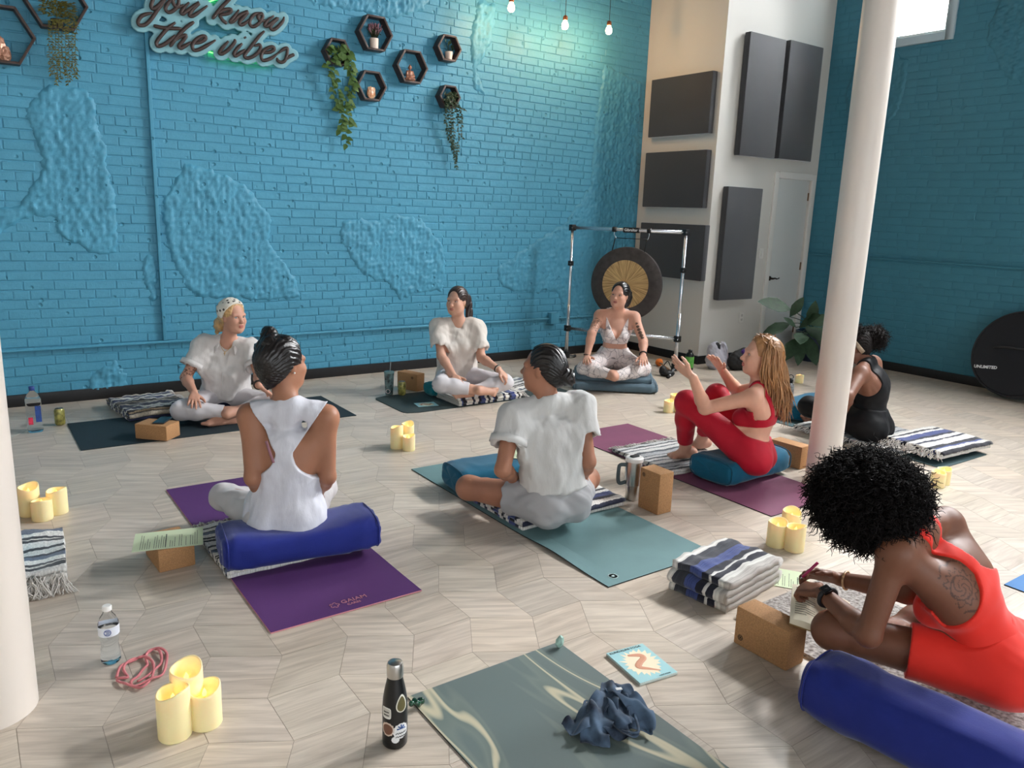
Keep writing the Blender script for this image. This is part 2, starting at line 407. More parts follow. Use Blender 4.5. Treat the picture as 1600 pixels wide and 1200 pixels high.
wall_right=brick_wall('wall_right',0,XR,Y0,YW+.1,0,ZC,.078,.225,.0045,M_BLUE2,[wallpoly(p,0,XR) for p in PR],-1,22,HOLES)
# ---------------------------------------------------------------- closet in the corner
zc=2.032; dx0,dx1=7.592,8.206
b=MB(); b.box(((XB+dx0)/2,YW+.05,ZC/2),(dx0-XB,.1,ZC)).box(((dx1+XR)/2,YW+.05,ZC/2),(XR-dx1,.1,ZC)).box(((dx0+dx1)/2,YW+.05,(ZC+zc)/2),(dx1-dx0,.1,ZC-zc))
tag(b.build('wall_closet_front',M_WHITE),kind='structure')
tag(MB().box((XB+.05,(YW+.1+YL)/2,ZC/2),(.1,YL-YW-.1,ZC)).build('wall_closet_side',M_WHITE),kind='structure')
def trimbox(name,c,s,m,bev=.002): return tag(MB().box(c,s).build(name,m,bevel=bev),kind='structure')
bh=.09
trimbox('baseboard_left',((X0+XB)/2,YL-.010,bh/2),(XB-X0,.02,bh),M_BLACKTRIM)
trimbox('baseboard_right',(XR-.010,(Y0+YW)/2,bh/2),(.02,YW-Y0,bh),M_BLACKTRIM)
trimbox('baseboard_closet_side',(XB-.008,(YW+YL)/2-.016,bh/2),(.016,YL-YW-.0,bh),M_BLACKTRIM)
trimbox('baseboard_closet_front',((XB+7.44)/2-.008,YW-.008,bh/2),(7.44-XB+.0,.016,bh),M_BLACKTRIM)
# door with casing
tag(MB().box((dx0-.035,YW-.009,zc/2+.03),(.07,.018,zc+.07)).build('trim_1',M_TRIM,bevel=.003),kind='structure')
tag(MB().box((dx1+.035,YW-.009,zc/2+.03),(.07,.018,zc+.07)).build('trim_2',M_TRIM,bevel=.003),kind='structure')
tag(MB().box(((dx0+dx1)/2,YW-.009,zc+.035),(dx1-dx0,.018,.07)).build('trim_3',M_TRIM,bevel=.003),kind='structure')
M_DOOR=mat('door_paint',(206,208,205),rough=.4)
door=tag(MB().box(((dx0+dx1)/2,YW+.035,zc/2),(dx1-dx0-.006,.035,zc-.006)).build('door_1',M_DOOR,bevel=.002),kind='structure')
M_BRONZE=mat('dark_bronze',(46,40,36),rough=.35,metal=.9)
hp=onp(1203,435,1,YW+.01)
MB().lathe([(.0,0),(.027,0),(.027,.008),(.012,.014),(.011,.05)],(hp[0],YW+.017,hp[2]),18,R=np.array([[1,0,0],[0,0,-1],[0,1,0.]])).tube(spline([(hp[0],YW-.035,hp[2]),(hp[0]+.03,YW-.038,hp[2]+.004),(hp[0]+.07,YW-.036,hp[2]-.004),(hp[0]+.11,YW-.034,hp[2]+.006)],4),[.010]*4+[.009]*4+[.007]*5,8).build('door_handle',M_BRONZE,door,True)
for zz in (.3,1.05,1.85): MB().box((dx1-.002,YW+.012,zz),(.02,.012,.09)).build('hinge',mat('hinge_metal',(120,95,70),rough=.4,metal=.8),door)
# high window in the right wall
M_GLASS=mat('window_glass',(255,255,255),rough=0,trans=1.,ior=1.01,spec=.2)
def window(n,a,b,c,d,fr=.06):
    w=MB(); x=XR+.06
    for (p,q,s,t) in ((a,a+fr,c,d),(b-fr,b,c,d),(a+fr,b-fr,c,c+fr),(a+fr,b-fr,d-fr,d)): w.box((x,(p+q)/2,(s+t)/2),(.06,q-p,t-s))
    o=tag(w.build('window_%d'%n,M_TRIM,bevel=.004),kind='structure')
    MB().box((x,(a+b)/2,(c+d)/2),(.006,b-a-2*fr,d-c-2*fr)).build('pane',M_GLASS,o)
    return o
o=window(1,4.366,4.98,WZ0,WZ1,.035)
cas=MB(); 
for (p,q,s,t) in ((4.285,4.366,3.39,5.08),(4.98,5.03,3.39,5.08),(4.366,4.98,3.39,3.471)): cas.box((XR-.006,(p+q)/2,(s+t)/2),(.03,q-p,t-s))
cas.build('window_casing',mat('blue_white_casing',(176,196,206),rough=.5),o,bevel=.003)
for i,(a,bb) in enumerate(WIN_R[1:]): window(i+2,a,bb,WZ0,WZ1)
# ---------------------------------------------------------------- figures: smooth distance-field bodies turned into one continuous mesh each
class SDF:
    def __init__(s): s.p=[]
    def cone(s,a,b,ra,rb,k=.03,sub=False,clip=None): s.p.append(('c',np.array(a,float),np.array(b,float),ra,rb,k,sub,clip)); return s
    def ball(s,a,r,k=.03,sub=False,clip=None): return s.ell(a,(r,r,r),None,k,sub,clip)
    def ell(s,c,r,R=None,k=.03,sub=False,clip=None): s.p.append(('e',np.array(c,float),np.array(r,float),None if R is None else np.array(R,float),None,k,sub,clip)); return s
    def clip_all(s,pt,n):
        s.p=[q[:7]+((np.asarray(pt,float),nrm(n)),) for q in s.p]; return s
    def chain(s,P,r,k=.02):
        for i in range(len(P)-1): s.cone(P[i],P[i+1],r[i],r[i+1],k)
        return s
    def grow(s,d):
        o=SDF()
        for q in s.p:
            if q[0]=='c': o.p.append(('c',q[1],q[2],q[3]+d,q[4]+d,q[5],q[6],q[7]))
            else: o.p.append(('e',q[1],q[2]+d,q[3],None,q[5],q[6],q[7]))
        return o
    def bounds(s):
        lo=np.full(3,1e9); hi=-lo
        for q in s.p:
            if q[6]: continue
            if q[0]=='c': pts=[(q[1],q[3]),(q[2],q[4])]
            else: pts=[(q[1],max(q[2]))]
            for c,r in pts: lo=np.minimum(lo,c-r); hi=np.maximum(hi,c+r)
        return lo,hi
def prim(q,P):
    if q[0]=='c':
        a,b,ra,rb=q[1:5]; e=(b-a).astype(np.float32); w=P-a.astype(np.float32); L2=max(float(e@e),1e-9)
        t=np.clip((w@e)/L2,0,1); d=w-t[...,None]*e
        return np.sqrt((d*d).sum(-1))-(ra+(rb-ra)*t)
    c,r,R=q[1:4]; w=P-c.astype(np.float32)
    if R is not None: w=w@R.astype(np.float32)
    r=r.astype(np.float32); k0=np.sqrt(((w/r)**2).sum(-1)); k1=np.sqrt(((w/(r*r))**2).sum(-1))
    return k0*(k0-1)/np.maximum(k1,1e-6)
def surfnet(D,o,h):
    S=D<0; nx,ny,nz=D.shape
    cnt=np.zeros((nx-1,ny-1,nz-1),np.int8)
    for i in(0,1):
        for j in(0,1):
            for k in(0,1): cnt+=S[i:nx-1+i,j:ny-1+j,k:nz-1+k]
    act=(cnt>0)&(cnt<8); I=np.argwhere(act); idx=np.full(act.shape,-1,np.int32); idx[act]=np.arange(len(I))
    cor=np.array([(i,j,k) for i in(0,1) for j in(0,1) for k in(0,1)])
    vals=np.stack([D[I[:,0]+c[0],I[:,1]+c[1],I[:,2]+c[2]] for c in cor],1)
    acc=np.zeros((len(I),3),np.float32); n=np.zeros(len(I),np.float32)
    for a in range(8):
        for b in range(a+1,8):
            if np.abs(cor[a]-cor[b]).sum()!=1: continue
            va,vb=vals[:,a],vals[:,b]; m=(va<0)!=(vb<0); t=np.where(m,va/np.where(m,va-vb,1),0)
            acc+=np.where(m[:,None],cor[a]+t[:,None]*(cor[b]-cor[a]),0); n+=m
    V=(I+acc/np.maximum(n,1)[:,None])*h+o
    Q=[]
    for ax in range(3):
        sl=[slice(None)]*3; sl2=[slice(None)]*3; sl[ax]=slice(0,-1); sl2[ax]=slice(1,None)
        A=S[tuple(sl)]; B=S[tuple(sl2)]; E=np.argwhere(A!=B); u,v=[(1,2),(2,0),(0,1)][ax]
        ok=(E[:,u]>0)&(E[:,v]>0)&(E[:,u]<D.shape[u]-1)&(E[:,v]<D.shape[v]-1); E=E[ok]
        ins=A[E[:,0],E[:,1],E[:,2]]
        def g(du,dv):
            F=E.copy(); F[:,u]-=du; F[:,v]-=dv; return idx[F[:,0],F[:,1],F[:,2]]
        q=np.stack([g(1,1),g(0,1),g(0,0),g(1,0)],1); q=np.where(ins[:,None],q,q[:,::-1]); Q.append(q)
    Q=np.vstack(Q); Q=Q[(Q>=0).all(1)]
    return V.astype(np.float32),Q
def sdf_mesh(sdf,h,post=None,pad=.012,smooth_it=1):
    lo,hi=sdf.bounds(); lo=lo-pad; hi=hi+pad; n=np.ceil((hi-lo)/h).astype(int)+1
    D=np.full(tuple(n),.25,np.float32); ax=[(lo[i]+h*np.arange(n[i])).astype(np.float32) for i in range(3)]
    for q in sdf.p:
        k=q[5]
        if q[0]=='c': a=np.minimum(q[1]-q[3],q[2]-q[4]); b=np.maximum(q[1]+q[3],q[2]+q[4])
        else: r=max(q[2]) if q[3] is not None else q[2]; a=q[1]-r; b=q[1]+r
        m=k+2*h; i0=np.clip(np.floor((a-m-lo)/h).astype(int),0,n); i1=np.clip(np.ceil((b+m-lo)/h).astype(int)+1,0,n)
        if (i1<=i0).any(): continue
        sl=tuple(slice(i0[i],i1[i]) for i in range(3))
        P=np.stack(np.meshgrid(*[ax[i][sl[i]] for i in range(3)],indexing='ij'),-1)
        d=prim(q,P); o=D[sl]
        if q[7] is not None: d=np.maximum(d,((P-q[7][0].astype(np.float32))@q[7][1].astype(np.float32)))
        if q[6]:
            hh=np.maximum(k-np.abs(-d-o),0)/k; D[sl]=np.maximum(o,-d)+hh*hh*k*.25
        else:
            hh=np.maximum(k-np.abs(d-o),0)/k; D[sl]=np.minimum(o,d)-hh*hh*k*.25
    if post is not None:
        near=np.abs(D)<.04+h*2                      # only touch the band near the surface
        I=np.argwhere(near); P=(I*h+lo).astype(np.float32); D[near]=post(D[near],P)
    return surfnet(D,lo.astype(np.float32),h)
def drop(V,F,keep):
    """keep faces whose vertices are all kept"""
    F=F[keep[F].all(1)]; used,inv=np.unique(F,return_inverse=True); return V[used],inv.reshape(F.shape),used
def folds(P,d,scale,seed,amp):
    """cloth folds: ridges roughly along direction d"""
    d=nrm(d); r=np.random.default_rng(seed); a=nrm(np.cross(d,r.normal(size=3))); b=np.cross(d,a)
    u=P@a.astype(np.float32); v=P@b.astype(np.float32); w=P@d.astype(np.float32); o=0
    for k in range(3):
        f=scale*(1+.7*k); ph=r.uniform(0,6.28,4); t=r.uniform(-.5,.5,2)
        q=np.sin(u*f+ph[0]+1.6*np.sin(w*f*.35+ph[1]+t[0]*v*f)+t[1]*w*f*.6)*np.cos(v*f*.8+ph[2]+1.3*np.sin(w*f*.3+ph[3]))
        o=o+q/(1+.6*k)
    return (amp*o).astype(np.float32)
def pfold(D,P,d,scale,seed,amp): return D-folds(P,d,scale,seed,amp)
class Person:
    """joints come from where they appear in the photograph plus real limb lengths"""
    def __init__(s,scale=1.): s.J={}; s.s=scale
    def put(s,n,px,py,dep): s.J[n]=atd(px,py,dep); return s
    def bone(s,n,parent,px,py,L,side=-1):
        """joint n seen at (px,py), at distance L from its parent; side -1 nearer to the camera, +1 farther"""
        L*=s.s; p=s.J[parent]; d=ray(px,py); d=d/np.linalg.norm(d); w=p-CAM; b=d@w; c=w@w-L*L; disc=b*b-c
        t=b if disc<=0 else b+side*math.sqrt(disc); q=CAM+d*t
        if disc<=0: q=p+nrm(q-p)*L
        s.J[n]=q; return s
    def xyz(s,n,v): s.J[n]=np.array(v,float); return s
    def off(s,n,parent,v): s.J[n]=s.J[parent]+np.array(v,float); return s
def hand(sd,wr,d,pn,side,curl=.3,spread=.12,thumb=.5,sc=1.,k=.006,curls=None):
    """wr wrist, d hand direction, pn palm normal, side +1 when the thumb lies towards cross(d,pn)"""
    d=nrm(d); pn=nrm(pn-d*(np.asarray(pn)@d)); t=np.cross(d,pn)*side    # t points to the thumb side
    L=.085*sc; tips=[]
    base=[.028,.0095,-.0095,-.027]; fl_=[.070,.078,.072,.056]; kn=[.086,.089,.085,.076]
    for i in range(4):
        kpos=wr+d*kn[i]*sc+t*base[i]*sc; mid=wr+t*base[i]*.55*sc+d*.012
        sd.cone(mid,kpos,.0135*sc,.0105*sc,.012)
        p=kpos; ang=(curls[i] if curls else curl)*.7; fd=nrm(d+t*spread*(1.5-i)*.45)
        for j,fr in enumerate((.46,.30,.24)):
            a=ang; v=nrm(fd*math.cos(a)+pn*math.sin(a)); q=p+v*fl_[i]*fr*sc
            sd.cone(p,q,(.0092,.0083,.0075)[j]*sc,(.0083,.0075,.0062)[j]*sc,k); p=q; ang+=(curls[i] if curls else curl)*1.1
        tips.append((p,fd))
    a=wr+t*.018*sc+d*.022*sc; b_=a+nrm(t*.75+d*.62+pn*.25)*.042*sc; c=b_+nrm(t*(.55-.4*thumb)+d*.85+pn*.3*thumb)*.032*sc; e=c+nrm(t*(.3-.5*thumb)+d*.95+pn*.35*thumb)*.025*sc
    sd.cone(a,b_,.0145*sc,.0115*sc,.012); sd.cone(b_,c,.0105*sc,.0092*sc,k); sd.cone(c,e,.0092*sc,.007*sc,k)
    sd.ell(wr+d*.048*sc-pn*0.0,(.036*sc,.012*sc,.034*sc),np.stack([d,pn,t],1),.012)
    return tips
def head_frame(f,u):
    f=nrm(f); l=nrm(np.cross(u,f)); return f,l,np.cross(f,l)
def head(sd,c,f,u,sc=1.,ears=True,fem=1.):
    """c centre of the head, f face direction, u up"""
    f,l,u=head_frame(f,u); R=np.stack([f,l,u],1)
    def p(a,b,z): return c+(f*a+l*b+u*z)*sc
    E=lambda ctr,r,k,sub=False: sd.ell(p(*ctr),np.array(r)*sc,R,k*sc,sub)
    E((-.016,0,.034),(.094,.073,.084),.03); E((.018,0,-.030),(.070,.060,.084),.04)
    E((.060,0,-.094),(.024,.026,.020),.035); E((.030,.030,-.070),(.035,.030,.032),.04); E((.030,-.030,-.070),(.035,.030,.032),.04)
    for b in (1,-1):
        E((.060,b*.036,-.026),(.026,.024,.024),.03)
        sd.cone(p(.074,b*.044,.021),p(.080,b*.014,.019),.010*sc,.010*sc,.018)
        E((.090,b*.032,.004),(.012,.016,.008),.010,True)
        E((.099,b*.010,-.033),(.009,.008,.007),.008)
        if ears: E((-.004,b*.071,-.004),(.015,.008,.029),.008)
    sd.cone(p(.079,0,.018),p(.101,0,-.022),.0075*sc,.0095*sc,.014); E((.106,0,-.028),(.011,.0105,.010),.010)
    E((.084,0,-.054),(.011,.022,.0075),.009); E((.083,0,-.066),(.0105,.018,.0075),.009)
    return p
def face_parts(P,par,p,R,sc,eye_col,brow_col,lip_col,gaze=(0,0),lid=.0):
    """eyes, brows and lips as small meshes on the face"""
    f,l,u=R[:,0],R[:,1],R[:,2]
    for b in (1,-1):
        c=p(.0735,b*.031,.0035); n=14; V=[];F=[];C=[]
        gz=np.array([gaze[0],gaze[1]])
        rx,rz=.0138*sc,(.0062-lid)*sc
        for i in range(7):
            q=i/6.
            for j in range(n):
                t=2*math.pi*j/n; y=math.cos(t)*q; z=math.sin(t)*q
                V.append(c+l*y*rx+u*z*rz+f*(.0052*sc*(1-q*q)+.0045*sc)); dd=math.hypot(y*rx/sc-gz[0]*.005,z*rz/sc-gz[1]*.003)
                C.append((.01,.008,.007) if dd<.0026 else (eye_col if dd<.0056 else (.62,.60,.58) if q<.9 else (.10,.06,.05)))
        for i in range(6):
            for j in range(n): F.append((i*n+j,i*n+(j+1)%n,(i+1)*n+(j+1)%n,(i+1)*n+j))
        me=mesh(V,F,True); colattr(me,C); link('eye',me,M_EYE,par)
        B=[p(.0845-.002,b*.013,.0195),p(.0848,b*.026,.0245),p(.076,b*.043,.0205)]
        MB().tube(spline(B,4),np.array([.0022,.0030,.0032,.0032,.0030,.0027,.0023,.0018,.0012])*sc,6).build('eyebrow',mat('brow_%d_%d_%d'%brow_col,brow_col,rough=.8),par,True)
        MB().tube(spline([p(.0795,b*.017,.0055),p(.0825,b*.031,.0125-lid),p(.0765,b*.0455,.0060)],4),np.array([.001]*2+[.0017]*6+[.001])*sc,5).build('eyelash',mat('lash',(28,20,18),rough=.8),par,True)
    lm=mat('lips_%d_%d_%d'%lip_col,lip_col,rough=.45)
    m=MB().tube(spline([p(.0845,.0225,-.0605),p(.0935,.010,-.0555),p(.0945,0,-.0565),p(.0935,-.010,-.0555),p(.0845,-.0225,-.0605)],4),np.interp(np.linspace(0,1,17),[0,.25,.5,.75,1],[.0012,.0042,.0042,.0042,.0012])*sc,6)
    m.tube(spline([p(.0845,.0210,-.0610),p(.0922,.010,-.0665),p(.0930,0,-.0675),p(.0922,-.010,-.0665),p(.0845,-.0210,-.0610)],4),np.interp(np.linspace(0,1,17),[0,.25,.5,.75,1],[.0012,.0046,.0050,.0046,.0012])*sc,6)
    m.build('lips',lm,par,True)
M_EYE=mat('eye_surface',(255,255,255),rough=.2,attr='Col')
def torso_frames(J):
    l=nrm(J['hipL']-J['hipR']); pc=(J['hipL']+J['hipR'])/2; ch=J['chest']; u=nrm(ch-pc); u=nrm(u); f=nrm(np.cross(l,u)); lp=np.cross(u,f)
    l2=nrm(J['shL']-J['shR']); u2=nrm(J['neck']-ch); f2=nrm(np.cross(l2,u2)); l2=np.cross(u2,f2)
    return pc,np.stack([f,lp,u],1),ch,np.stack([f2,l2,u2],1)
def torso(sd,J,bust=.05,w=1.,k=.05):
    pc,RP,ch,RC=torso_frames(J); T=lambda c,R,v: c+R@np.array(v,float)
    sd.ell(T(pc,RP,(-.005,0,.02)),np.array((.100,.150,.095))*w,RP,k)
    for b in (1,-1): sd.ell(T(pc,RP,(-.058,b*.070,-.035)),np.array((.088,.084,.080))*w,RP,k)
    m=pc*.52+ch*.48; sd.ell(m,np.array((.082,.112,.115))*w,(RP+RC)/2,k)
    sd.ell(T(ch,RC,(-.005,0,.01)),np.array((.092,.128,.115))*w,RC,k)
    sd.ell(T(ch,RC,(-.012,0,.10)),np.array((.070,.118,.070))*w,RC,k)
    for b,n in ((1,'shL'),(-1,'shR')):
        sd.cone(T(J['neck'],RC,(-.010,b*.03,-.005)),J[n]+RC[:,2]*.004,.040,.046*w,.04)
        sd.cone(T(ch,RC,(-.02,b*.075,.03)),J[n]-RC[:,2]*.02,.062*w,.048*w,.04)
        if bust: sd.ell(T(ch,RC,(.078,b*.062,-.005)),np.array((bust,.058,.055)),RC,.03)
def arm(sd,J,s,w=1.):
    a,b,c=J['sh'+s],J['el'+s],J['wr'+s]
    sd.cone(a,b,.047*w,.037*w,.03); m=b+(c-b)*.28; sd.cone(b,m,.037*w,.038*w,.02); sd.cone(m,c,.038*w,.0255*w,.02)
def leg(sd,J,s,w=1.,foot=True,end=None):
    """end: None bare leg, >0 legging ending at that fraction of the shin, <0 short leg ending at that fraction of the thigh"""
    a,b,c=J['hip'+s],J['kn'+s],J['an'+s]
    if end is not None and end<0:
        sd.cone(a,b,.092*w,.072*w,.05,clip=(a+(b-a)*(-end),nrm(b-a))); return
    sd.cone(a,b,.086*w,.056*w,.05); sd.ball(b,.057*w,.03); m=b+(c-b)*.33
    cl=None if end is None else (b+(c-b)*end,nrm(c-b))
    sd.cone(b,m,.053*w,.056*w,.03); sd.cone(m,c,.056*w,.034*w,.03,clip=cl)
    if foot and 'to'+s in J: foot_sdf(sd,J,s)
def foot_sdf(sd,J,s):
    c,t=J['an'+s],J['to'+s]; d=nrm(t-c); up=nrm(c-J['kn'+s]); 
    sh=nrm(J['kn'+s]-c); sole=nrm(-sh-d*(-sh@d)) if abs(sh@d)<.97 else np.array([0,0,-1.])
    L=np.linalg.norm(t-c); heel=c+sole*.035-d*.035
    sd.ball(heel,.029,.03); ball_=t-d*.045+sole*.012; wd=np.cross(d,sole)
    sd.cone(c+sole*.01,ball_,.034,.020,.03); sd.cone(heel,ball_,.026,.018,.03)
    for i in range(5):
        o=(i-2)*.0145; q=ball_+wd*o*.9; e=t+wd*o*1.05-d*abs(i-(.5 if True else 0))*.006+sole*.012
        sd.cone(q,e,.0105,.0085 if i else .0105,.012)
def finish(name,sdf,h,matl,par,post=None,col=None,keep=None):
    V,F=sdf_mesh(sdf,h,post)
    if keep is not None: V,F,_=drop(V,F,keep(V))
    me=mesh(V,F,True)
    if col is not None: colattr(me,col(V))
    return link(name,me,matl,par)
def skin_cols(base,tints=()):
    def fn(V):
        C=np.tile(np.array(s2l(base)[:3],np.float32),(len(V),1))
        n=vnoise(V*7,3)*.05+vnoise(V*25,4)*.02; C*=(1+n)[:,None]
        for fnc,colr in tints:
            m=np.clip(fnc(V),0,1)[:,None]; C=C*(1-m)+np.array(s2l(colr)[:3],np.float32)*m
        return C
    return fn
def near(c,r,soft=.004):
    return lambda V: np.clip((r-np.linalg.norm(V-np.asarray(c,np.float32),axis=1))/soft,0,1)
M_SKIN=mat('skin',(200,150,125),rough=.5,spec=.35,attr='Col',sss=.06)
def strand_tubes(name,paths,radii,matl,par,n=4,stuff=True):
    """many thin hair locks joined into one mesh"""
    V=[];F=[];b=0
    for P,r in zip(paths,radii):
        P=np.asarray(P); k=len(P); T=np.gradient(P,axis=0); T/=np.maximum(np.linalg.norm(T,axis=1,keepdims=True),1e-9)
        ref=np.array((.3,.5,.8)); u=np.cross(T,ref); u/=np.maximum(np.linalg.norm(u,axis=1,keepdims=True),1e-9); w=np.cross(T,u)
        t=2*np.pi*np.arange(n)/n; r=np.broadcast_to(r,(k,))
        ring=P[:,None,:]+r[:,None,None]*(u[:,None,:]*np.cos(t)[None,:,None]+w[:,None,:]*np.sin(t)[None,:,None])
        V.append(ring.reshape(-1,3)); I=np.arange(k*n).reshape(k,n)
        f=np.stack([I[:-1],np.roll(I,-1,1)[:-1],np.roll(I,-1,1)[1:],I[1:]],-1).reshape(-1,4)+b; F.append(f); b+=k*n
    me=mesh(np.vstack(V),np.vstack(F),True); return tag(link(name,me,matl,par),kind='stuff' if stuff else None)
def hair_cap(p,R,sc,matl,par,h=.005,grow=.012,line=(.045,.30),dirv=None,seed=1,extra=None,amp=.0022,name='hair',low=-.05):
    """hair close to the skull; front hairline: keep points where  a < line0 + line1*z  (head units)"""
    sd=SDF(); f,l,u=R[:,0],R[:,1],R[:,2]; c=p(0,0,0)
    sd.ell(p(-.018,0,.036),np.array((.094+grow,.073+grow,.084+grow))*sc,R,.02)
    sd.ell(p(-.045,0,-.015),np.array((.062+grow,.060+grow,.075))*sc,R,.03)
    if extra: extra(sd,p)
    def post(D,P):
        q=(P-c.astype(np.float32))@R.astype(np.float32)/sc
        ang=np.arctan2(q[:,1],q[:,2]+.05)
        D=D-amp*np.sin(ang*46+6*np.sin(q[:,0]*22+seed)+vnoise(P*30,seed)*1.5).astype(np.float32)
        a=q[:,0]-(line[0]+line[1]*np.maximum(q[:,2],-.05)); side=.010-np.abs(q[:,1])*.0
        face=np.maximum(a,-(a*0+1))         # in front of the hairline
        cut=np.where(q[:,2]>.0,q[:,0]-(line[0]+line[1]*q[:,2]),q[:,0]-(line[0]-.05+.9*q[:,2]))
        return np.maximum(D,np.where(np.linalg.norm(q,axis=1)<.165,cut*sc,-.02))
    return finish(name,sd,h,matl,par,post)
WH=nrm(np.array([CW[0],CW[1],0.])); RH=np.cross(WH,(0,0,1.))
def atH(px,py,hd):
    d=ray(px,py); return CAM+d*(hd/(d@WH))
def facing(al):   # 0 = towards the camera, +90 = towards image right, 180 = away
    a=math.radians(al); return -WH*math.cos(a)+RH*math.sin(a)
def person_joints(al,hips,chest,neck,shw=.168,hipw=.083,sal=None,roll=0.):
    """hips/chest/neck: (px,py,hd). al: azimuth of pelvis, sal: azimuth of the shoulders"""
    P=Person(); f=facing(al); l=np.cross((0,0,1.),f)
    pc=atH(*hips); P.J['hipL']=pc+l*hipw; P.J['hipR']=pc-l*hipw; P.J['chest']=atH(*chest); P.J['neck']=atH(*neck)
    f2=facing(sal if sal is not None else al); l2=np.cross((0,0,1.),f2); u=nrm(P.J['neck']-P.J['chest']); l2=nrm(l2-u*(l2@u)+u*roll)
    n=P.J['neck']; P.J['shL']=n+l2*shw-u*.045; P.J['shR']=n-l2*shw-u*.045
    return P
def _z(s,n,px,py,z): s.J[n]=fl(px,py,z); return s
Person.z=_z

def _ik(s,el,sh,wr,L1,L2,px,py):
    """elbow (or knee) on the circle that fits both bone lengths, nearest to where the photo shows it"""
    a,b=s.J[sh],s.J[wr]; d=np.linalg.norm(b-a); x=nrm(b-a)
    if d>=.985*(L1+L2): k=d/(.985*(L1+L2)); L1*=k; L2*=k
    t=(L1*L1-L2*L2+d*d)/(2*d); r=math.sqrt(max(L1*L1-t*t,1e-6)); u=nrm(np.cross(x,(.3,.2,1))); w=np.cross(x,u); best=None
    for i in range(360):
        q=a+x*t+r*(u*math.cos(i*math.pi/180)+w*math.sin(i*math.pi/180)); p=proj(q); e=math.hypot(p[0]-px,p[1]-py)
        if best is None or e<best[0]: best=(e,q)
    s.J[el]=best[1]; return s
Person.ik=_ik
# ---------------------------------------------------------------- joints of the eight people
def J_bandana():
    P=person_joints(14,(352,622,5.70),(354,577,5.70),(356,533,5.68),shw=.172,sal=8,roll=.04)
    P.J['head']=atH(364,495,5.63)
    P.z('knR',283,641,.11).z('anR',358,643,.10).z('knL',420,629,.125).z('anL',358,651,.055).z('toR',398,632,.12).z('toL',318,661,.04)
    P.z('wrR',303,613,.225).z('wrL',404,602,.285).ik('elR','shR','wrR',.27,.23,290,590).ik('elL','shL','wrL',.235,.205,402,578)
    return P
def J_tank():
    P=person_joints(188,(446,808,3.30),(450,727,3.31),(451,634,3.32),shw=.165,sal=186,roll=-.02)
    P.J['head']=atH(443,569,3.36)
    P.z('knL',350,776,.145).z('anL',440,795,.05).z('knR',505,762,.14).z('anR',398,818,.07).z('toL',420,790,.04).z('toR',366,829,.05)
    P.bone('elL','shL',396,760,.275,1).bone('wrL','elL',425,785,.23,1)
    P.bone('elR','shR',512,745,.275,1).bone('wrR','elR',490,775,.23,1)
    return P
def J_tee():
    P=person_joints(12,(714,588,6.58),(715,540,6.58),(716,503,6.58),shw=.165,sal=8)
    P.J['head']=atH(714,470.5,6.54)
    P.z('knR',689,601,.17).z('anR',750,610,.13).z('knL',789,597,.17).z('anL',730,615,.09).z('toR',776,613,.10).z('toL',711,620,.08)
    P.z('wrR',709,587,.225).z('wrL',779,577,.28).ik('elR','shR','wrR',.27,.24,688,560).ik('elL','shL','wrL',.27,.24,752,558)
    return P
def J_shorts():
    P=person_joints(205,(866,778,3.68),(861,705,3.70),(854,628,3.72),shw=.172,sal=198)
    P.J['head']=atH(848,576,3.74)
    P.z('knL',732,762,.13).z('anL',815,772,.06).z('knR',918,748,.14).z('anR',840,758,.06).z('toL',850,765,.05).z('toR',800,762,.05)
    P.z('wrL',806,747,.24).ik('elL','shL','wrL',.27,.235,786,728).bone('elR','shR',919,722,.28,1).bone('wrR','elR',905,752,.235,1)
    return P
def J_gong():
    P=person_joints(-4,(959,562,7.30),(962,520,7.30),(965,487,7.28),shw=.160,sal=-2)
    P.J['head']=atH(968.5,461.5,7.22)
    P.z('knR',914,576,.175).z('anR',955,585,.17).z('knL',1005,576,.20).z('anL',962,588,.16).z('toR',990,579,.13).z('toL',925,580,.12)
    P.z('wrR',917,557,.285).z('wrL',1005,555,.33).ik('elR','shR','wrR',.255,.22,924,526).ik('elL','shL','wrL',.255,.22,1002,527)
    return P
def J_red():
    P=person_joints(-118,(1172,703,4.52),(1186,650,4.52),(1186,601,4.53),shw=.165,sal=-118)
    P.J['head']=atH(1188,556,4.53)
    P.z('knL',1073,628,.455).z('anL',1070,704,.09).z('knR',1120,617,.46).z('anR',1095,690,.09).z('toL',1043,714,.03).z('toR',1068,702,.03)
    P.bone('elL','shL',1092,640,.28,-1).bone('wrL','elL',1083,590,.235,-1)
    P.bone('elR','shR',1152,612,.28,1).bone('wrR','elR',1128,578,.235,-1)
    return P
def J_black():
    P=person_joints(-132,(1356,660,5.50),(1364,610,5.51),(1352,566,5.54),shw=.172,sal=-128)
    P.J['head']=atH(1335,541,5.60)
    P.z('knL',1264,635,.19).z('anL',1310,655,.08).z('knR',1330,632,.20).z('anR',1280,648,.08).z('toL',1340,650,.06).z('toR',1255,655,.05)
    P.bone('elL','shL',1324,620,.28,-1).bone('wrL','elL',1318,643,.235,1)
    P.bone('elR','shR',1330,620,.28,1).bone('wrR','elR',1310,640,.235,1)
    return P
def J_orange():
    P=person_joints(-122,(1560,1032,2.30),(1500,925,2.33),(1432,830,2.36),shw=.165,sal=-150)
    P.J['head']=atH(1372,785,2.42)
    P.z('knL',1300,985,.18).z('anL',1405,985,.07).z('knR',1480,930,.14).z('anR',1420,965,.08).z('toL',1460,975,.05).z('toR',1370,975,.06)
    P.J['shL']=atH(1400,862,2.27); P.J['shR']=atH(1476,818,2.46)
    P.z('wrL',1285,926,.30).z('wrR',1312,905,.27).ik('elL','shL','wrL',.285,.245,1360,968).ik('elR','shR','wrR',.28,.24,1420,930)
    return P
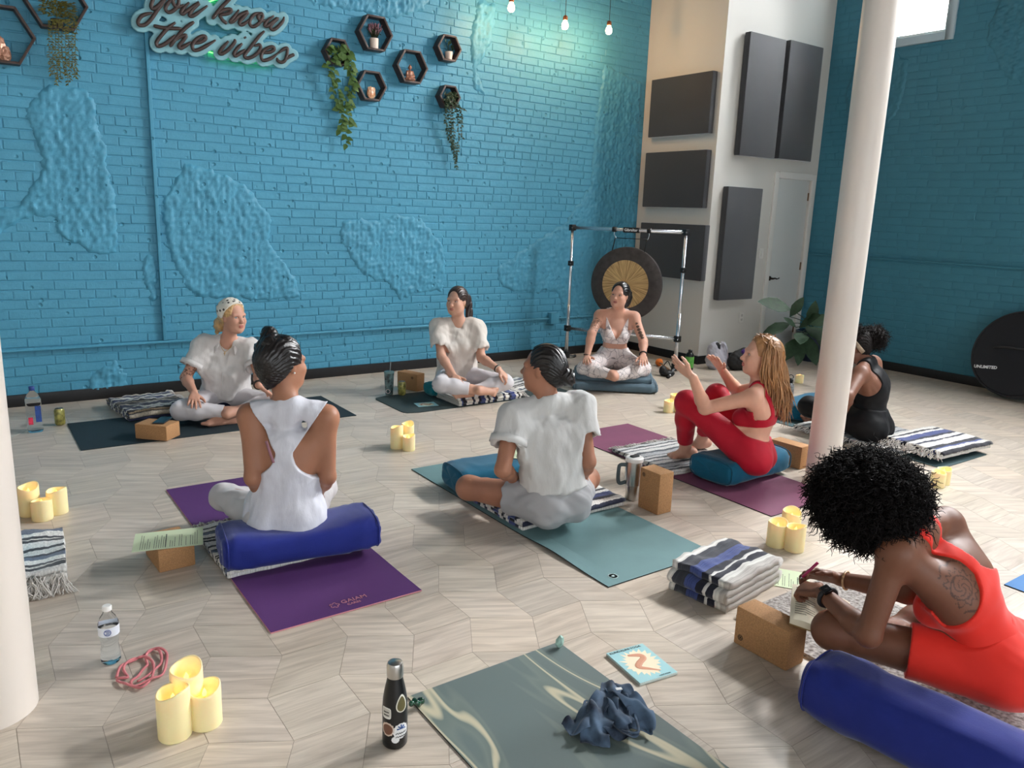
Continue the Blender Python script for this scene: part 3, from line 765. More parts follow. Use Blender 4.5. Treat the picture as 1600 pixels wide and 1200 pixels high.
#===== clothes
def local_cut(D,P,pt,n,c,r):
    m=np.linalg.norm(P-np.asarray(c,np.float32),axis=1)<r
    v=(P-np.asarray(pt,np.float32))@nrm(n).astype(np.float32)
    return np.where(m,np.maximum(D,v),D)
def leggings(J,par,matl,h,waist=.10,ends=(.8,.8),w=1.,d=.006,amp=.0025,seed=5,name='leggings',fs=38):
    s=SDF(); pc,RP,ch,RC=torso_frames(J); T=lambda c,R,v: c+R@np.array(v,float); k=.05
    s.ell(T(pc,RP,(-.005,0,.02)),np.array((.100,.150,.095))*w,RP,k)
    for b in (1,-1): s.ell(T(pc,RP,(-.058,b*.070,-.035)),np.array((.088,.084,.080))*w,RP,k)
    m=pc*.52+ch*.48; s.ell(m,np.array((.082,.112,.115))*w,(RP+RC)/2,k)
    s.clip_all(pc+RP[:,2]*waist,RP[:,2])
    for q,e in zip('LR',ends): leg(s,J,q,w,False,e)
    return finish(name,s.grow(d),h,matl,par,lambda D,P: pfold(D,P,nrm(J['knL']-J['hipL']),fs,seed,amp))
def tshirt(J,par,matl,h,sleeve=.55,sr=(.066,.074),hem=.06,neck=.056,seed=9,amp=.006,fold_scale=26,w=1.08,grow=.012,bust=.05,vneck=0,name='shirt',boxy=0.):
    pc,RP,ch,RC=torso_frames(J); hp=pc+RP[:,2]*hem
    s=SDF(); torso(s,J,bust,w,.06); s=s.grow(grow)
    if boxy: s.ell((ch*.5+hp*.5),np.array((boxy*.74,boxy,np.linalg.norm(ch-hp)*1.0)),(RP+RC)/2,.06)
    s.clip_all(hp,-RP[:,2])
    for q in 'LR':
        a=J['sh'+q]; b=J['el'+q]; s.cone(a,a+(b-a)*(sleeve+.15),sr[0],sr[1],.045,clip=(a+(b-a)*sleeve,b-a))
    for q in 'LR':
        a=J['sh'+q]; b=J['el'+q]; s.cone(a+(b-a)*(sleeve-.10),a+(b-a)*(sleeve+.2),sr[1]*.70,sr[1]*.80,.006,True,clip=(a+(b-a)*(sleeve-.10),a-b))
    nk=J['neck']; nu=nrm(J['head']-nk); s.cone(nk+nu*.045,nk+nu*.14,neck,neck*1.5,.012,True)
    if vneck: s.cone(nk+RC[:,0]*.06+RC[:,2]*.0,nk+RC[:,0]*.115-RC[:,2]*vneck,.050,.010,.01,True)
    def post(D,P):
        D=pfold(D,P,nrm(RC[:,2]+.35*RC[:,1]*(1 if seed%2 else -1)),fold_scale,seed,amp)
        return pfold(D,P,nrm(RC[:,2]-.5*RC[:,1]),52,seed+40,.0024)
    return finish(name,s,h,matl,par,post)
WR=dict(wrinkle=1)
def wrinkled(name,rgb,sc=14,st=.5,d=.016):
    return mat(name,rgb,rough=.85,nscale=9,nvar=.02,bscale=sc,bstr=st,bdist=d,sheen=.15,spec=.2,stretch=(1.3,1.3,.45))
def cloth(name,rgb,var=.03,b=180,st=.15,sheen=.2,rough=.85): return mat(name,rgb,rough=rough,nscale=9,nvar=var,bscale=b,bstr=st,bdist=.002,sheen=sheen,spec=.2)
HAIR=lambda n,c,r=.38: mat('hair_'+n,c,rough=r,spec=.5,nscale=40,nvar=.35,bscale=160,bstr=.35,bdist=.003,stretch=(1,1,.25))
def base_of(J): 
    p=(J['hipL']+J['hipR'])/2; return (p[0],p[1],0.)
def new_person(J,label): return empty('person',base_of(J),label,'person','people seated in the circle')
def body(J,par,skin,h,hf,hu,hands,w=1.,bust=.05,tints=None,feet=True,hsc=1.,armw=1.,legw=1.):
    """hands: dict side -> (dir, palm normal, curl, spread, thumb)"""
    sd=SDF(); torso(sd,J,bust,w)
    for q in 'LR': arm(sd,J,q,armw); leg(sd,J,q,legw,foot=feet)
    p=head(sd,J['head'],hf,hu,hsc); R=np.stack(head_frame(hf,hu),1)
    nb=J['neck']; sd.cone(p(-.022,0,-.055),nb-R[:,2]*.01,.047*hsc,.054,.035)
    tips={}
    for q,hv in hands.items(): 
        d,pn=hv[0],hv[1]; tips[q]=hand(sd,J['wr'+q]+nrm(d)*.012,d,pn,(1 if q=='R' else -1),*hv[2:5],**(hv[5] if len(hv)>5 else {}))
    o=finish('body',sd,h,M_SKIN,par,None,skin_cols(skin,(tints or [])))
    return p,R,tips
def band(name,c,axis,r,wd,matl,par,flat=.5,n=28):
    """a bracelet, hair tie or strap ring around an axis"""
    a=nrm(axis); u=nrm(np.cross(a,(.3,.2,1.))); v=np.cross(a,u); P=[c+r*(u*math.cos(t)+v*math.sin(t)) for t in np.linspace(0,2*math.pi,n,endpoint=False)]
    return MB().tube(P,wd,6,closed=True).build(name,matl,par,True)
def rot(v,axis,deg):
    return np.array(Matrix.Rotation(math.radians(deg),3,Vector(nrm(axis)))@Vector(v))
UP=np.array([0,0,1.])
DN=-UP
# ---------------------------------------------------------------- woman with bandana
M_WLEG=cloth('white_leggings',(212,208,212),.02,220,.1)
def blotch(c,r,seed,thr=.15,sc=60):
    """inked tattoo: broken line pattern inside a patch"""
    def fn(V):
        d=np.linalg.norm(V-np.asarray(c,np.float32),axis=1); q=np.abs(vnoise(V*sc,seed)); return ((d<r)&(q<thr)).astype(np.float32)*.85
    return fn
def make_bandana():
    J=J_bandana().J; par=new_person(J,'woman in white collared shirt with patterned bandana on her head'); h=.0055
    hf=nrm(facing(56)+.0*UP); hu=nrm(UP+.12*facing(56))
    dR=nrm(fl(303,640,.15)-J['wrR']); dL=nrm(fl(424,617,.20)-J['wrL'])
    tat=[(blotch(J['elR']+(J['shR']-J['elR'])*.12,.07,5),(60,40,36)),(blotch(J['elL']+(J['shL']-J['elL'])*.1,.04,6),(70,48,42))]
    p,R,_=body(J,par,(200,150,128),h,hf,hu,{'R':(dR,DN+.2*facing(12),.22,.35,.1),'L':(dL,DN,.25,.3,.0)},tints=tat)
    face_parts(J,par,p,R,1.,(.10,.16,.20),(120,84,58),(176,92,84),gaze=(-.3,0))
    tshirt(J,par,wrinkled('white_linen_shirt',(218,214,212)),.0055,sleeve=.62,sr=(.070,.078),hem=.02,neck=.054,seed=3,amp=.0065,vneck=.15,w=1.12,grow=.014,boxy=.165)
    pc,RP,ch,RC=torso_frames(J); cm=cloth('white_linen_shirt',(236,232,230))
    # collar, placket, pocket, cuffs
    col=MB(); nk=J['neck']
    for b in (1,-1):
        P=[nk-RC[:,0]*.055+RC[:,2]*.035+RC[:,1]*b*.01,nk+RC[:,1]*b*.066+RC[:,2]*.022,nk+RC[:,0]*.062+RC[:,1]*b*.050-RC[:,2]*.022]
        Q=[q+RC[:,1]*b*.022-RC[:,2]*.035+RC[:,0]*.006 for q in P]; Q[2]=Q[2]+RC[:,0]*.030-RC[:,2]*.015
        A=spline(P,5); B=spline(Q,5); n=len(A); V=list(A)+list(B)+list(A*.0+B+(A-B)*.02-RC[:,0]*.004)
        col.add(list(A)+list(B),[(i,i+1,n+i+1,n+i) for i in range(n-1)])
    o=col.build('collar',cm,par,True); m=o.modifiers.new('t','SOLIDIFY'); m.thickness=.006; m.offset=0
    MB().tube([ch+RC[:,0]*.14+RC[:,2]*z-RC[:,0]*.02*abs(z) for z in (.02,-.05,-.12,-.2)],.007,6,flat=.5).build('button_placket',cm,par,True)
    for q in 'LR':
        a=J['sh'+q]; b=J['el'+q]; c=a+(b-a)*.60; A=nrm(b-a); MB().tube([c-A*.018,c+A*.020],[.082,.084],28,cap=False).build('cuff',cm,par,True).modifiers.new('t','SOLIDIFY').thickness=.006
    leggings(J,par,M_WLEG,.0055,.10,(.86,.90),1.04,seed=4)
    # hair: blond, under a knotted bandana
    hb=HAIR('blond',(196,158,108))
    hair_cap(p,R,1.,hb,par,.0055,.009,line=(.062,-.10),seed=2)
    sd=SDF(); 
    sd.cone(p(-.095,.0,-.01),p(-.150,.0,-.07),.036,.046,.03); sd.cone(p(-.150,.0,-.07),p(-.185,-.01,-.135),.044,.014,.03)
    finish('ponytail',sd,.005,hb,par,lambda D,P: D-(.004*np.sin((P@R[:,1])*160+8*np.sin((P@R[:,2])*30))).astype(np.float32))
    sd=SDF(); sd.ell(p(-.022,0,.042),np.array((.110,.090,.098)),R,.02); sd.cone(p(-.10,0,.03),p(-.145,0,-.045),.050,.028,.03)
    c0=p(0,0,0)
    def post(D,P):
        q=(P-c0.astype(np.float32))@R.astype(np.float32); D=D-(.003*vnoise(P*22,8)).astype(np.float32)
        return np.maximum(D,np.maximum(q[:,0]*.80-q[:,2]*.55+.012-.0,-q[:,2]-.9*q[:,0]*0-.035-.55*np.maximum(-q[:,0]-.06,0)))
    finish('bandana',sd,.004,bandana_mat(p,R),par,post)
    # necklace with cross, bracelet, red nails
    gold=mat('gold',(212,170,90),rough=.3,metal=1.)
    nk2=J['neck']; P=spline([nk2+RC[:,1]*.055+RC[:,0]*.03+RC[:,2]*.005,nk2+RC[:,0]*.092-RC[:,2]*.055,nk2-RC[:,1]*.055+RC[:,0]*.03+RC[:,2]*.005],8)
    e=nk2+RC[:,0]*.096-RC[:,2]*.068
    MB().tube(P,.0016,5).tube([e+RC[:,2]*.012,e-RC[:,2]*.014],.0022,5).tube([e-RC[:,1]*.007+RC[:,2]*.003,e+RC[:,1]*.007+RC[:,2]*.003],.0022,5).build('necklace',gold,par,True)
    band('bracelet',J['wrL']+nrm(J['elL']-J['wrL'])*.01,J['elL']-J['wrL'],.031,.007,mat('bracelet_beads',(52,46,44),rough=.4),par)
    return par
def bandana_mat(p,R):
    m=mat('bandana_print',(226,220,208),rough=.85,bscale=200,bstr=.1,bdist=.001); nt=m.node_tree; N=nt.nodes; L=nt.links; b=N['Principled BSDF']
    tc=N.new('ShaderNodeTexCoord'); v=N.new('ShaderNodeTexVoronoi'); v.inputs['Scale'].default_value=34; L.new(tc.outputs['Object'],v.inputs['Vector'])
    w=N.new('ShaderNodeTexNoise'); w.inputs['Scale'].default_value=55; w.inputs['Detail'].default_value=2; L.new(tc.outputs['Object'],w.inputs['Vector'])
    r=N.new('ShaderNodeValToRGB'); r.color_ramp.elements[0].position=.27; r.color_ramp.elements[0].color=s2l((82,78,74)); r.color_ramp.elements[1].position=.33; r.color_ramp.elements[1].color=s2l((226,220,208)); L.new(v.outputs['Distance'],r.inputs[0])
    L.new(r.outputs[0],b.inputs['Base Color']); return m

def face_front(P,par,p,R,eye,brow,lip,gaze=(0,0)): face_parts(P,par,p,R,1.,eye,brow,lip,gaze)
# ---------------------------------------------------------------- woman in racerback tank
def make_tank():
    J=J_tank().J; par=new_person(J,'woman in white racerback tank with black bun, seen from behind'); h=.005
    hf=nrm(facing(142)+.02*UP); hu=nrm(UP+.05*facing(180))
    p,R,_=body(J,par,(158,110,85),h,hf,hu,{'L':(nrm(fl(452,775,.22)-J['wrL']),DN,.3,.15,.3),'R':(nrm(fl(455,772,.22)-J['wrR']),DN,.3,.15,.3)},w=.98,armw=.95)
    face_front(J,par,p,R,(.05,.03,.02),(30,22,20),(170,95,85))
    pc,RP,ch,RC=torso_frames(J); tm=wrinkled('white_tank_jersey',(208,208,216))
    s=SDF(); torso(s,J,.05,1.04,.055); s=s.grow(.009)
    s.ell(pc+RP[:,2]*.03,(.140,.172,.17),RP,.05); s.ell(pc+RP[:,2]*.19,(.108,.142,.12),RP,.05)
    nk=J['neck']; nu=nrm(J['head']-nk); s.cone(nk-RC[:,2]*.05,nk-nu*.005,.066,.064,.03); s.cone(nk+nu*.075,nk+nu*.16,.058,.09,.010,True)
    hp=pc-RP[:,2]*.045
    def post(D,P):
        D=pfold(D,P,nrm(RC[:,2]+.55*RC[:,1]),24,6,.0055); D=pfold(D,P,nrm(RC[:,2]-.8*RC[:,1]),50,16,.0024)
        v=-(P-hp.astype(np.float32))@RP[:,2].astype(np.float32)-.22*np.abs((P-hp)@RP[:,1])*0
        q=(P-ch.astype(np.float32))@RC.astype(np.float32)      # f,l,u
        # racerback: big arm holes at the back, narrower straps at the front
        a=np.abs(q[:,1]); zz=q[:,2]; wb=.036+.35*np.maximum(0,.07-zz)+9.*np.maximum(0,.045-zz)**2+.62*np.maximum(zz-.085,0); w=np.where(q[:,0]<.02,wb,np.maximum(wb,.062+.5*np.maximum(0,.06-zz)))
        hole=np.where(zz>-.055,a-w,-.03)
        D=np.maximum(D,hole.astype(np.float32)); D=np.maximum(D,v.astype(np.float32))
        return D
    finish('tank_top',s,.0045,tm,par,post)
    # bra strap showing in the left arm hole
    P=[ch+RC@np.array(v) for v in ((-.100,.075,.135),(-.116,.058,.095),(-.118,.040,.045))]
    MB().tube(spline(P,5),.006,6,flat=.35,ref=-RC[:,0]).build('bra_strap',mat('mauve_strap',(150,104,116),rough=.6),par,True)
    leggings(J,par,cloth('heather_leggings',(196,191,192),.06,240,.12),.005,.10,(.92,.9),1.0,d=.005,amp=.0035,seed=12)
    hb=HAIR('black',(24,20,20),.32)
    def ex(sd,p):
        sd.cone(p(-.085,.0,.03),p(-.06,0,-.085),.055,.035,.03)
    hair_cap(p,R,1.,hb,par,.0045,.014,line=(.050,.05),seed=5,extra=ex)
    bc=atH(424,536,3.36); r=np.random.default_rng(3); sd=SDF()
    for i in range(10): sd.ball(bc+r.normal(size=3)*.022,.033,.015)
    sd.cone(bc,p(-.06,0,.09),.040,.045,.03)
    finish('hair_bun',sd,.0045,hb,par,lambda D,P: D-(.004*vnoise(P*60,2)).astype(np.float32))
    paths=[];rad=[]
    for i in range(40):
        a=bc+nrm(r.normal(size=3))*.035; d=nrm(a-bc+r.normal(size=3)*.02); paths.append([a,a+d*.02+r.normal(size=3)*.006,a+d*.035+r.normal(size=3)*.012]); rad.append([.002,.0015,.0004])
    strand_tubes('loose_hair',paths,rad,hb,par)
    MB().lathe([(0,-.004),(.004,-.003),(.0045,0),(.004,.003),(0,.004)],p(-.002,-.079,-.030),8).build('earring',mat('pearl',(240,238,232),rough=.25),par,True)
    return par
# ---------------------------------------------------------------- woman in tee with ponytail
def make_tee():
    J=J_tee().J; par=new_person(J,'woman in white tee and leggings with long dark ponytail'); h=.006
    hf=nrm(facing(-24)+.02*UP); hu=UP
    p,R,_=body(J,par,(205,158,136),h,hf,hu,{'R':(nrm(fl(721,607,.17)-J['wrR']),DN+.3*facing(90),.25,.3,.1),'L':(nrm(fl(797,596,.19)-J['wrL']),DN,.75,.12,.5)})
    face_front(J,par,p,R,(.06,.04,.03),(58,42,36),(172,98,88),gaze=(-.2,0))
    tshirt(J,par,wrinkled('cream_tee',(218,210,202)),.006,sleeve=.66,sr=(.066,.082),hem=-.01,neck=.054,seed=7,amp=.0065,boxy=.158,w=1.08,fold_scale=24)
    leggings(J,par,M_WLEG,.006,.10,(.85,.72),1.02,seed=14)
    hb=HAIR('dark_brown',(52,38,34),.36); hair_cap(p,R,1.,hb,par,.0055,.008,line=(.066,-.10),seed=7)
    P=spline([p(-.10,.005,.055),p(-.135,.03,.01),p(-.13,.05,-.09),p(-.115,.062,-.19),p(-.105,.068,-.235)],6)
    s=SDF(); s.chain(P,np.interp(np.linspace(0,1,len(P)),[0,.15,.6,1],[.020,.030,.028,.010]),.01)
    finish('ponytail',s,.005,hb,par,lambda D,Q: D-(.0028*np.sin((Q@R[:,1])*260+3*np.sin((Q@R[:,2])*25))).astype(np.float32))
    band('bracelet',J['wrL']+nrm(J['elL']-J['wrL'])*.015,J['elL']-J['wrL'],.030,.005,mat('watch_strap',(40,38,40),rough=.5),par)
    band('bracelet',J['wrL']+nrm(J['elL']-J['wrL'])*.002,J['elL']-J['wrL'],.029,.004,mat('beige_band',(196,178,160),rough=.5),par)
    MB().lathe([(0,-.004),(.005,-.002),(.005,.002),(0,.004)],p(0,.078,-.032),8).build('earring',mat('gold',(212,170,90),rough=.3,metal=1.),par,True)
    return par
# ---------------------------------------------------------------- woman in tee and grey shorts, from behind
def make_shorts():
    J=J_shorts().J; par=new_person(J,'woman in white tee and grey shorts with low black bun'); h=.005
    hf=nrm(facing(-112)+.02*UP); hu=UP
    p,R,_=body(J,par,(164,114,90),h,hf,hu,{'L':(nrm(fl(820,755,.21)-J['wrL']),DN+.2*WH,.35,.1,.2),'R':(nrm(J['knR']-J['wrR']),DN,.3,.15,.2)},legw=1.04)
    face_front(J,par,p,R,(.05,.03,.02),(30,22,20),(170,95,85))
    tshirt(J,par,wrinkled('white_tee_thin',(206,205,203)),.005,sleeve=.50,sr=(.070,.084),hem=.078,neck=.053,seed=11,amp=.0060,boxy=.165,w=1.07,fold_scale=25)
    for q in 'L':
        a=J['sh'+q]; b=J['el'+q]; c=a+(b-a)*.48; A=nrm(b-a); MB().tube([c-A*.02,c+A*.016],[.086,.089],28,cap=False).build('sleeve_cuff',MATS['white_tee_thin'],par,True).modifiers.new('t','SOLIDIFY').thickness=.006
    leggings(J,par,cloth('grey_shorts_jersey',(170,170,172),.05,260,.15),.005,.115,(-.40,-.40),1.03,d=.009,amp=.005,seed=15,name='shorts')
    pc,RP,ch,RC=torso_frames(J)
    hb=HAIR('black',(24,20,20),.32)
    def ex(sd,p): sd.cone(p(-.08,.0,.01),p(-.085,0,-.05),.045,.030,.03)
    hair_cap(p,R,1.,hb,par,.0045,.006,line=(.046,.02),seed=9,extra=ex)
    bc=atH(885,588,3.70); sd=SDF(); sd.ell(bc,(.040,.036,.040),None,.02); sd.ball(bc+np.array([.012,-.01,-.022]),.028,.02); sd.cone(bc,p(-.09,0,-.01),.026,.035,.03)
    finish('hair_bun',sd,.0045,hb,par,lambda D,Q: D-(.003*np.sin(np.linalg.norm(Q-bc,axis=1)*0+(Q@RC[:,1])*190+4*np.sin((Q@RC[:,2])*60))).astype(np.float32))
    band('hair_tie',bc-RC[:,1]*.004+WH*.004,nrm(np.array([.6,-.4,.3])),.036,.0045,mat('cream_hair_tie',(206,190,170),rough=.7),par)
    return par
# ---------------------------------------------------------------- woman in front of the gong
def snake_mat():
    m=mat('snake_print',(226,216,214),rough=.7,sheen=.15); nt=m.node_tree; N=nt.nodes; L=nt.links; b=N['Principled BSDF']
    tc=N.new('ShaderNodeTexCoord'); ns=N.new('ShaderNodeTexNoise'); ns.inputs['Scale'].default_value=9; L.new(tc.outputs['Object'],ns.inputs['Vector'])
    ad=N.new('ShaderNodeMix'); ad.data_type='VECTOR'; ad.inputs[0].default_value=.12; L.new(tc.outputs['Object'],ad.inputs[4]); L.new(ns.outputs['Color'],ad.inputs[5])
    v=N.new('ShaderNodeTexVoronoi'); v.feature='DISTANCE_TO_EDGE'; v.inputs['Scale'].default_value=17; L.new(ad.outputs[1],v.inputs['Vector'])
    r=N.new('ShaderNodeValToRGB'); r.color_ramp.elements[0].position=.0; r.color_ramp.elements[0].color=s2l((118,112,116)); r.color_ramp.elements[1].position=.055; r.color_ramp.elements[1].color=s2l((228,218,216)); L.new(v.outputs['Distance'],r.inputs[0]); L.new(r.outputs[0],b.inputs['Base Color']); return m
def make_gong_woman():
    J=J_gong().J; par=new_person(J,'tattooed woman in pale snake print set seated before the gong'); h=.006
    hf=nrm(facing(-30)+.06*UP); hu=nrm(UP-.05*facing(0)+.10*RH)
    up=lambda q,t: J['sh'+q]+(J['el'+q]-J['sh'+q])*t
    pc,RP,ch,RC=torso_frames(J)
    tints=[(blotch(up('R',.55)+RC[:,0]*.03,.085,15,.16,55),(48,38,38))]
    aL=up('L',.25)+RC[:,0]*.035
    for t in np.linspace(.25,.98,7): tints.append((lambda V,c=up('L',t)+RC[:,0]*.036-RC[:,1]*.0: ((np.abs(np.linalg.norm(V-c,axis=1)-.014)<.006)).astype(np.float32)*.85,(44,46,42)))
    tints.append((near(J['elL']*.7+J['wrL']*.3+RC[:,0]*.03,.020),(70,58,56)))
    p,R,_=body(J,par,(206,156,134),h,hf,hu,{'R':(nrm(fl(915,579,.235)-J['wrR']),DN+.5*RC[:,0]*0-.4*RC[:,1]*-1,.22,.2,.3),'L':(nrm(fl(1007,581,.24)-J['wrL']),DN,.22,.2,.3)},tints=tints,bust=.066,w=1.03,armw=1.05,legw=1.05)
    face_front(J,par,p,R,(.06,.035,.025),(40,28,26),(168,88,84),gaze=(-.5,0))
    sm=snake_mat()
    leggings(J,par,sm,.006,.115,(1.,1.),1.07,seed=16,amp=.002)
    s=SDF(); torso(s,J,.070,1.03,.05); s=s.grow(.007)
    def post(D,P):
        q=(P-ch.astype(np.float32))@RC.astype(np.float32); a=np.abs(q[:,1]); z=q[:,2]
        lowc=-(z+.085)
        strap=np.where(z>.045,np.abs(a-.078)-.026,-.05); strap=np.where((q[:,0]<-.02)&(z>.045),np.abs(a-.07)-.03,strap)
        vn=np.where((q[:,0]>0)&(z>-.06),.0+.50*(z+.045)-a,-.05)
        return np.maximum.reduce([D,lowc.astype(np.float32),strap.astype(np.float32),vn.astype(np.float32)])
    finish('bra_top',s,.005,sm,par,post)
    hb=HAIR('black',(24,20,20),.32); hair_cap(p,R,1.,hb,par,.005,.010,line=(.060,-.08),seed=6)
    sd=SDF(); r=np.random.default_rng(5)
    for i in range(14): t=i/13; sd.ball(p(-.105-.02*math.sin(t*3),.030+.01*math.sin(5*t),.03-.135*t)+r.normal(size=3)*.010,.032-.012*t,.02)
    finish('ponytail',sd,.005,hb,par,lambda D,P: D-(.006*vnoise(P*50,3)).astype(np.float32))
    band('bracelet',J['wrR']+nrm(J['elR']-J['wrR'])*.012,J['elR']-J['wrR'],.030,.0045,mat('black_cord',(26,24,26),rough=.6),par)
    band('watch_band',J['wrL']+nrm(J['elL']-J['wrL'])*.014,J['elL']-J['wrL'],.031,.007,mat('black_cord',(26,24,26),rough=.6),par)
    return par
# ---------------------------------------------------------------- woman in red
def make_red():
    J=J_red().J; par=new_person(J,'woman in red two-piece with long strawberry blond hair, hands raised'); h=.0043
    hf=nrm(facing(-88)+.10*UP); hu=nrm(UP-.10*facing(-88))
    f=facing(-118); pc,RP,ch,RC=torso_frames(J)
    dL=nrm(atH(1050,563,4.45)-J['wrL']); dR=nrm(atH(1106,546,4.72)-J['wrR'])
    lv=np.cross(UP,f)
    p,R,_=body(J,par,(216,164,140),h,hf,hu,{'L':(dL,nrm(-lv*.75+UP*.6),.08,.34,.0),'R':(dR,nrm(lv*.8-RH*.5+UP*.2),.10,.40,.0)},w=.98,tints=[])
    face_front(J,par,p,R,(.10,.13,.10),(140,96,66),(190,100,92))
    rm=cloth('red_activewear',(178,22,44),.05,260,.08,.1,.6)
    leggings(J,par,rm,.005,.072,(.80,.80),1.05,d=.006,amp=.0015,seed=21)
    s=SDF(); torso(s,J,.060,1.0,.05); s=s.grow(.007)
    def post(D,P):
        q=(P-ch.astype(np.float32))@RC.astype(np.float32); a=np.abs(q[:,1]); z=q[:,2]
        lowc=-(z+.045)
        strap=np.where((q[:,0]<.0),np.where(z>.005,np.maximum(np.abs(a-.072)-.017-.9*np.maximum(.03-z,0),-.05),-.05),np.where(z>.06,np.abs(a-.075)-.022,-.05))
        return np.maximum.reduce([D,lowc.astype(np.float32),strap.astype(np.float32)])
    finish('sports_bra',s,.005,rm,par,post)
    hb=mat('hair_strawberry',(168,122,80),rough=.38,spec=.5,nscale=34,nvar=.30,bscale=140,bstr=.3,bdist=.003,stretch=(1,1,.2))
    def ex(sd,p):
        sd.cone(p(-.05,.0,.02),p(-.075,.0,-.13),.085,.075,.04)
    hair_cap(p,R,1.,hb,par,.005,.007,line=(.036,.26),seed=12,extra=ex,amp=.001)
    r=np.random.default_rng(8); paths=[];rad=[]
    for i in range(420):
        ph=r.uniform(-2.5,2.5); th=r.uniform(.0,.9)             # around the head, from the crown
        a0=p(r.uniform(-.075,.055),r.normal()*.006,.0); a0=a0+R[:,2]*(.034+.090*math.sqrt(max(.05,1-(((a0-p(0,0,0))@R[:,0]+.016)/.10)**2)))
        rr=.100; az=math.pi-ph*.78
        mid=p(-.02+.108*math.cos(az)*(.5+.5*th),.090*math.sin(az),.075-.05*th)
        low=p(-.035+.112*math.cos(az),.095*math.sin(az),-.07)
        L=r.uniform(.15,.30)*(1.15-.25*abs(math.sin(az)))
        end=low+R@np.array((-.040+.02*math.cos(az),-.02*math.sin(az)+r.normal()*.02,-L*.55)); end2=end+R@np.array((-.015+r.normal()*.015,r.normal()*.025,-L*.45))
        P=spline([a0+r.normal(size=3)*.008,mid+r.normal(size=3)*.006,low+r.normal(size=3)*.010,end,end2],5)
        w=np.linspace(0,1,len(P)); P=P+np.outer(np.sin(w*14+r.uniform(0,6))*.006*w,R[:,1])+np.outer(np.cos(w*12+r.uniform(0,6))*.006*w,R[:,0])
        paths.append(P); rad.append(np.interp(w,[0,.1,.7,1],[.001,.0045,.0045,.0008]))
    strand_tubes('long_hair',paths,rad,hb,par,5)
    return par
# ---------------------------------------------------------------- woman in black behind the column
def make_black():
    J=J_black().J; par=new_person(J,'woman in black with curly hair puff and headband behind white column'); h=.0055
    hf=nrm(facing(-108)-.12*UP); hu=nrm(UP+.15*facing(-108))
    p,R,_=body(J,par,(122,82,64),h,hf,hu,{'L':(nrm(J['knL']-J['wrL']),DN,.5,.1,.3),'R':(nrm(J['knR']-J['wrR']),DN,.5,.1,.3)},w=1.1,legw=1.08,armw=1.1)
    face_front(J,par,p,R,(.03,.02,.015),(26,20,18),(120,66,60))
    bm=cloth('black_activewear',(14,14,17),.1,260,.08,.02,.6); pc,RP,ch,RC=torso_frames(J)
    leggings(J,par,bm,.0055,.10,(.93,.93),1.16,d=.008,amp=.0015,seed=31)
    s=SDF(); torso(s,J,.06,1.10,.05); s=s.grow(.008); nk=J['neck']; nu=nrm(J['head']-nk); s.cone(nk+nu*.045,nk+nu*.14,.054,.075,.012,True)
    def post(D,P):
        D=pfold(D,P,RC[:,1],30,4,.002)
        q=(P-ch.astype(np.float32))@RC.astype(np.float32); a=np.abs(q[:,1]); z=q[:,2]
        hole=np.where(z>-.02,a-(.088+.9*np.maximum(.055-z,0)),-.05)
        return np.maximum.reduce([D,(-(z+.165)).astype(np.float32),hole.astype(np.float32)])
    finish('tank_top',s,.005,bm,par,post)
    e=ch+RC@np.array((-.085,.052,.105)); MB().box(e,(.004,.016,.022),RC).build('garment_tag',mat('tag_white',(230,230,228)),par)
    hb=mat('hair_curly',(26,21,20),rough=.75,spec=.25,bscale=90,bstr=.6,bdist=.006)
    hair_cap(p,R,1.,hb,par,.005,.010,line=(.052,.05),seed=3)
    r=np.random.default_rng(12); c=atH(1366,527,5.62)
    afro('hair_puff',c,np.array((.085,.085,.085)),np.eye(3),hb,par,r,500,.035,.006)
    c2=p(-.01,0,.105); afro('hair_front',c2,np.array((.07,.07,.045)),R,hb,par,r,220,.03,.006)
    hm=mat('headband_cloth',(150,132,112),rough=.8,nscale=30,nvar=.4)
    P=[p(-.012+.60*.128*math.cos(t),.092*math.sin(t),.018+.80*.128*math.cos(t)) for t in np.linspace(-2.1,2.1,30)]
    MB().tube(P,.016,8,flat=.6,ref=R[:,1]).build('headband',hm,par,True)
    return par
def afro(name,c,rad,R,matl,par,r,n,L,amp):
    sd=SDF(); sd.ell(c,rad*.9,R,.02)
    finish(name,sd,.007,matl,par,lambda D,P: D-(amp*1.6*vnoise(P*38,7)+amp*vnoise(P*80,9)).astype(np.float32))
    paths=[];rr=[]
    for i in range(n):
        d=nrm(r.normal(size=3)); s=c+R@(d*rad*r.uniform(.80,.95)); o=nrm(R@(d/rad)); u=nrm(np.cross(o,r.normal(size=3))); v=np.cross(o,u)
        l=L*r.uniform(.55,1.2); k=13; t=np.linspace(0,1,k); q=.0062*r.uniform(.6,1.4); f=r.uniform(12,20); ph=r.uniform(0,6); bend=r.normal(size=3)*.012+np.array([0,0,-.012])
        paths.append(s+np.outer(t*l,o)+np.outer(t**2,bend)+np.outer(np.sin(f*t+ph)*q,u)+np.outer(np.cos(f*t+ph)*q,v)); rr.append(np.interp(t,[0,.8,1],[.0021,.0016,.0007]))
    strand_tubes(name.replace('hair','curls'),paths,rr,matl,par,3)
